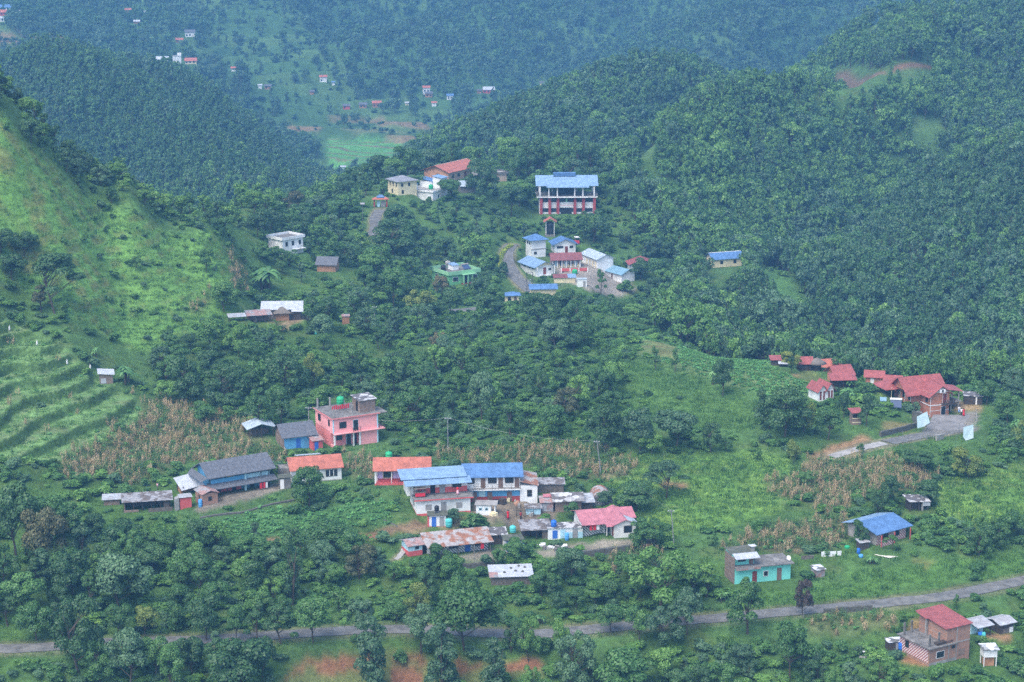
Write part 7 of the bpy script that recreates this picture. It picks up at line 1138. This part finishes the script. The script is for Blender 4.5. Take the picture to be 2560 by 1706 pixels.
# ------------------------------------------------------------------ undergrowth, grass, maize, crops
def bushes(name, X, Y, smin, smax, kinds, tones, lab):
    Z = hgt(X, Y) - .12; n = len(X); pro = [[(PROTO[kd][i % len(PROTO[kd])][0], LM[tn])] for kd in kinds for tn in tones for i in range(2)]
    s = rng.uniform(smin, smax, n); sq = np.c_[rng.uniform(.9, 1.6, n), rng.uniform(.9, 1.6, n), rng.uniform(.6, 1.1, n)]
    scatter(name, np.c_[X, Y, Z], s, rng.uniform(0, 6.28, n), rng.integers(0, len(pro), n), pro, squash=sq); tag(bpy.data.objects[name], lab)
OPEN = np.clip(Z_LTER + Z_LHILL + Z_MEADOW + Z_RMEAD + Z_HILLCROP * 1.2 + Z_CLEAR * .8 + Z_VERGE + Z_GRASS2 + Z_LEAFY + sum(Z_CORN) + BARE * 1.5 + Z_HILLSIDE * .65, 0, 1.5)
X, Y = field(-.385, .385, 262, 730, 2.0, grow=.0010)
dn = smooth((vnoise(X / 9, Y / 9, 101) * .6 + vnoise(X / 28, Y / 28, 102) * .5 + .5 - .25) * 2.6)
k = (rng.random(len(X)) < .08 + .92 * dn) & (rng.random(len(X)) > samp(OPEN, X, Y) * 1.0 - .02 * (samp(BARE, X, Y) < .1)) & off_roads(X, Y, .7) & clear_of_plots(X, Y, 1.1); k &= ~inplan(FOREST_R, X, Y) | (Y < 500) | ((Y < 625) & (1280 + FPX * X / Y < 1700)) | ((samp(Z_CLEAR, X, Y) > .3) & (rng.random(len(X)) < .6))
X, Y = X[k], Y[k]; Zb = hgt(X, Y); kk = np.ones(len(X), bool)
for i in range(len(X)):
    a, b = proj(X[i], Y[i], Zb[i]); s = ppm((X[i], Y[i], Zb[i]))
    if hides(a, b, 2.0 * s, 1.5 * s, Y[i], 0, 12): kk[i] = random.random() < .12
bushes('undergrowth', X[kk], Y[kk], 1.1, 2.7, ['bush'], ['mid', 'mid', 'light', 'light', 'grey'], 'tangled green undergrowth between the fields, houses and trees')
X, Y = field(-.385, .1, 330, 560, 3.3); k = (samp(Z_LHILL, X, Y) > .3) & (rng.random(len(X)) < .03 + .45 * smooth((vnoise(X / 12, Y / 12, 103) + .5 - .42) * 4)); bushes('slope_shrubs', X[k], Y[k], .7, 1.9, ['bush'], ['mid', 'light', 'mid', 'grey'], 'low shrubs dotted over the steep grass slope')
X, Y = field(-.385, .385, 1150, 1700, 7.5); k = (rng.random(len(X)) < .25) & (samp(PADDY, X, Y) < .1) & clear_of_plots(X, Y, 3); bushes('far_hedges', X[k], Y[k], 2.0, 4.5, ['bush_far'], ['dark', 'mid', 'grey'], 'hedges and scrub between the far terraces')
X, Y = field(-.385, .385, 265, 520, .95, grow=.0016)
gz = np.clip(Z_LHILL + Z_MEADOW + Z_RMEAD + Z_HILLCROP * .5 + Z_VERGE + Z_GRASS2 + Z_HILLSIDE * .8 + Z_CLEAR + Z_LTER * .35, 0, 1); g_ = np.clip(samp(gz, X, Y), .22, 1)
k = (rng.random(len(X)) < g_) & (samp(BARE, X, Y) < .25) & (samp(sum(Z_CORN), X, Y) < .4) & off_roads(X, Y, -.3) & clear_of_plots(X, Y, .3); X, Y = X[k], Y[k]
gp = [[(grass_mesh(np.random.default_rng(500 + i), 40, .30, .45, 'grass', .05), None)] for i in range(4)] + [[(grass_mesh(np.random.default_rng(510 + i), 34, .45, .42, 'mid', .05), None)] for i in range(2)]
scatter('grass', np.c_[X, Y, hgt(X, Y)], rng.uniform(.6, 1.5, len(X)), rng.uniform(0, 6.28, len(X)), rng.integers(0, 6, len(X)), gp); tag(bpy.data.objects['grass'], 'long bright green grass on the slopes and meadows')
X, Y = field(-.30, .30, 290, 500, 1.05, jit=.3); cz = samp(sum(Z_CORN), X, Y); cz = np.clip(cz * .8 + samp(Z_LTER, X, Y) * .03, 0, 1); k = (rng.random(len(X)) < cz) & off_roads(X, Y, .5) & clear_of_plots(X, Y, 1.0) & (samp(BARE, X, Y) < .3); X, Y = X[k], Y[k]
mz = [[(maize_mesh(np.random.default_rng(520 + i), True), None)] for i in range(4)] + [[(maize_mesh(np.random.default_rng(530 + i), False), None)] for i in range(3)]
scatter('maize_plants', np.c_[X, Y, hgt(X, Y)], rng.uniform(.6, .95, len(X)), rng.uniform(0, 6.28, len(X)), np.where(rng.random(len(X)) < .12 + .42 * (vnoise(X / 8, Y / 8, 105) > -.1), rng.integers(0, 4, len(X)), rng.integers(4, 7, len(X))), mz); tag(bpy.data.objects['maize_plants'], 'drying brown maize standing in the fields around the houses')
X, Y = field(-.385, .30, 290, 470, 1.15); lz = samp(np.clip(Z_LEAFY + Z_LTER * .05 + Z_HILLCROP + sum(Z_CORN) * .5, 0, 1), X, Y); k = (rng.random(len(X)) < lz * .9) & clear_of_plots(X, Y, .6) & (samp(BARE, X, Y) < .3) & (samp(slope, X, Y) < 1.0); X, Y = X[k], Y[k]
lp = [[(leafy_mesh(np.random.default_rng(540 + i)), None)] for i in range(4)]
scatter('leafy_crops', np.c_[X, Y, hgt(X, Y)], rng.uniform(.45, .95, len(X)), rng.uniform(0, 6.28, len(X)), rng.integers(0, 4, len(X)), lp); tag(bpy.data.objects['leafy_crops'], 'broad leaved green crops on terraces and garden plots')
print('TREES', len(single), len(rest), len([1 for a in want if a[8]]))
# ------------------------------------------------------------------ the air
hz = MB().box(-1300, 1300, -60, 2700, -420, 140); hm = bpy.data.materials.new('haze'); hm.use_nodes = True; t = hm.node_tree; t.nodes.clear()
pv = N(t, 'ShaderNodeVolumePrincipled'); pv.inputs['Color'].default_value = (.17, .45, .84, 1); pv.inputs['Density'].default_value = .00033; pv.inputs['Anisotropy'].default_value = .0
o = N(t, 'ShaderNodeOutputMaterial'); t.links.new(pv.outputs[0], o.inputs['Volume']); tag(hz.build('haze', hm), kind='stuff')
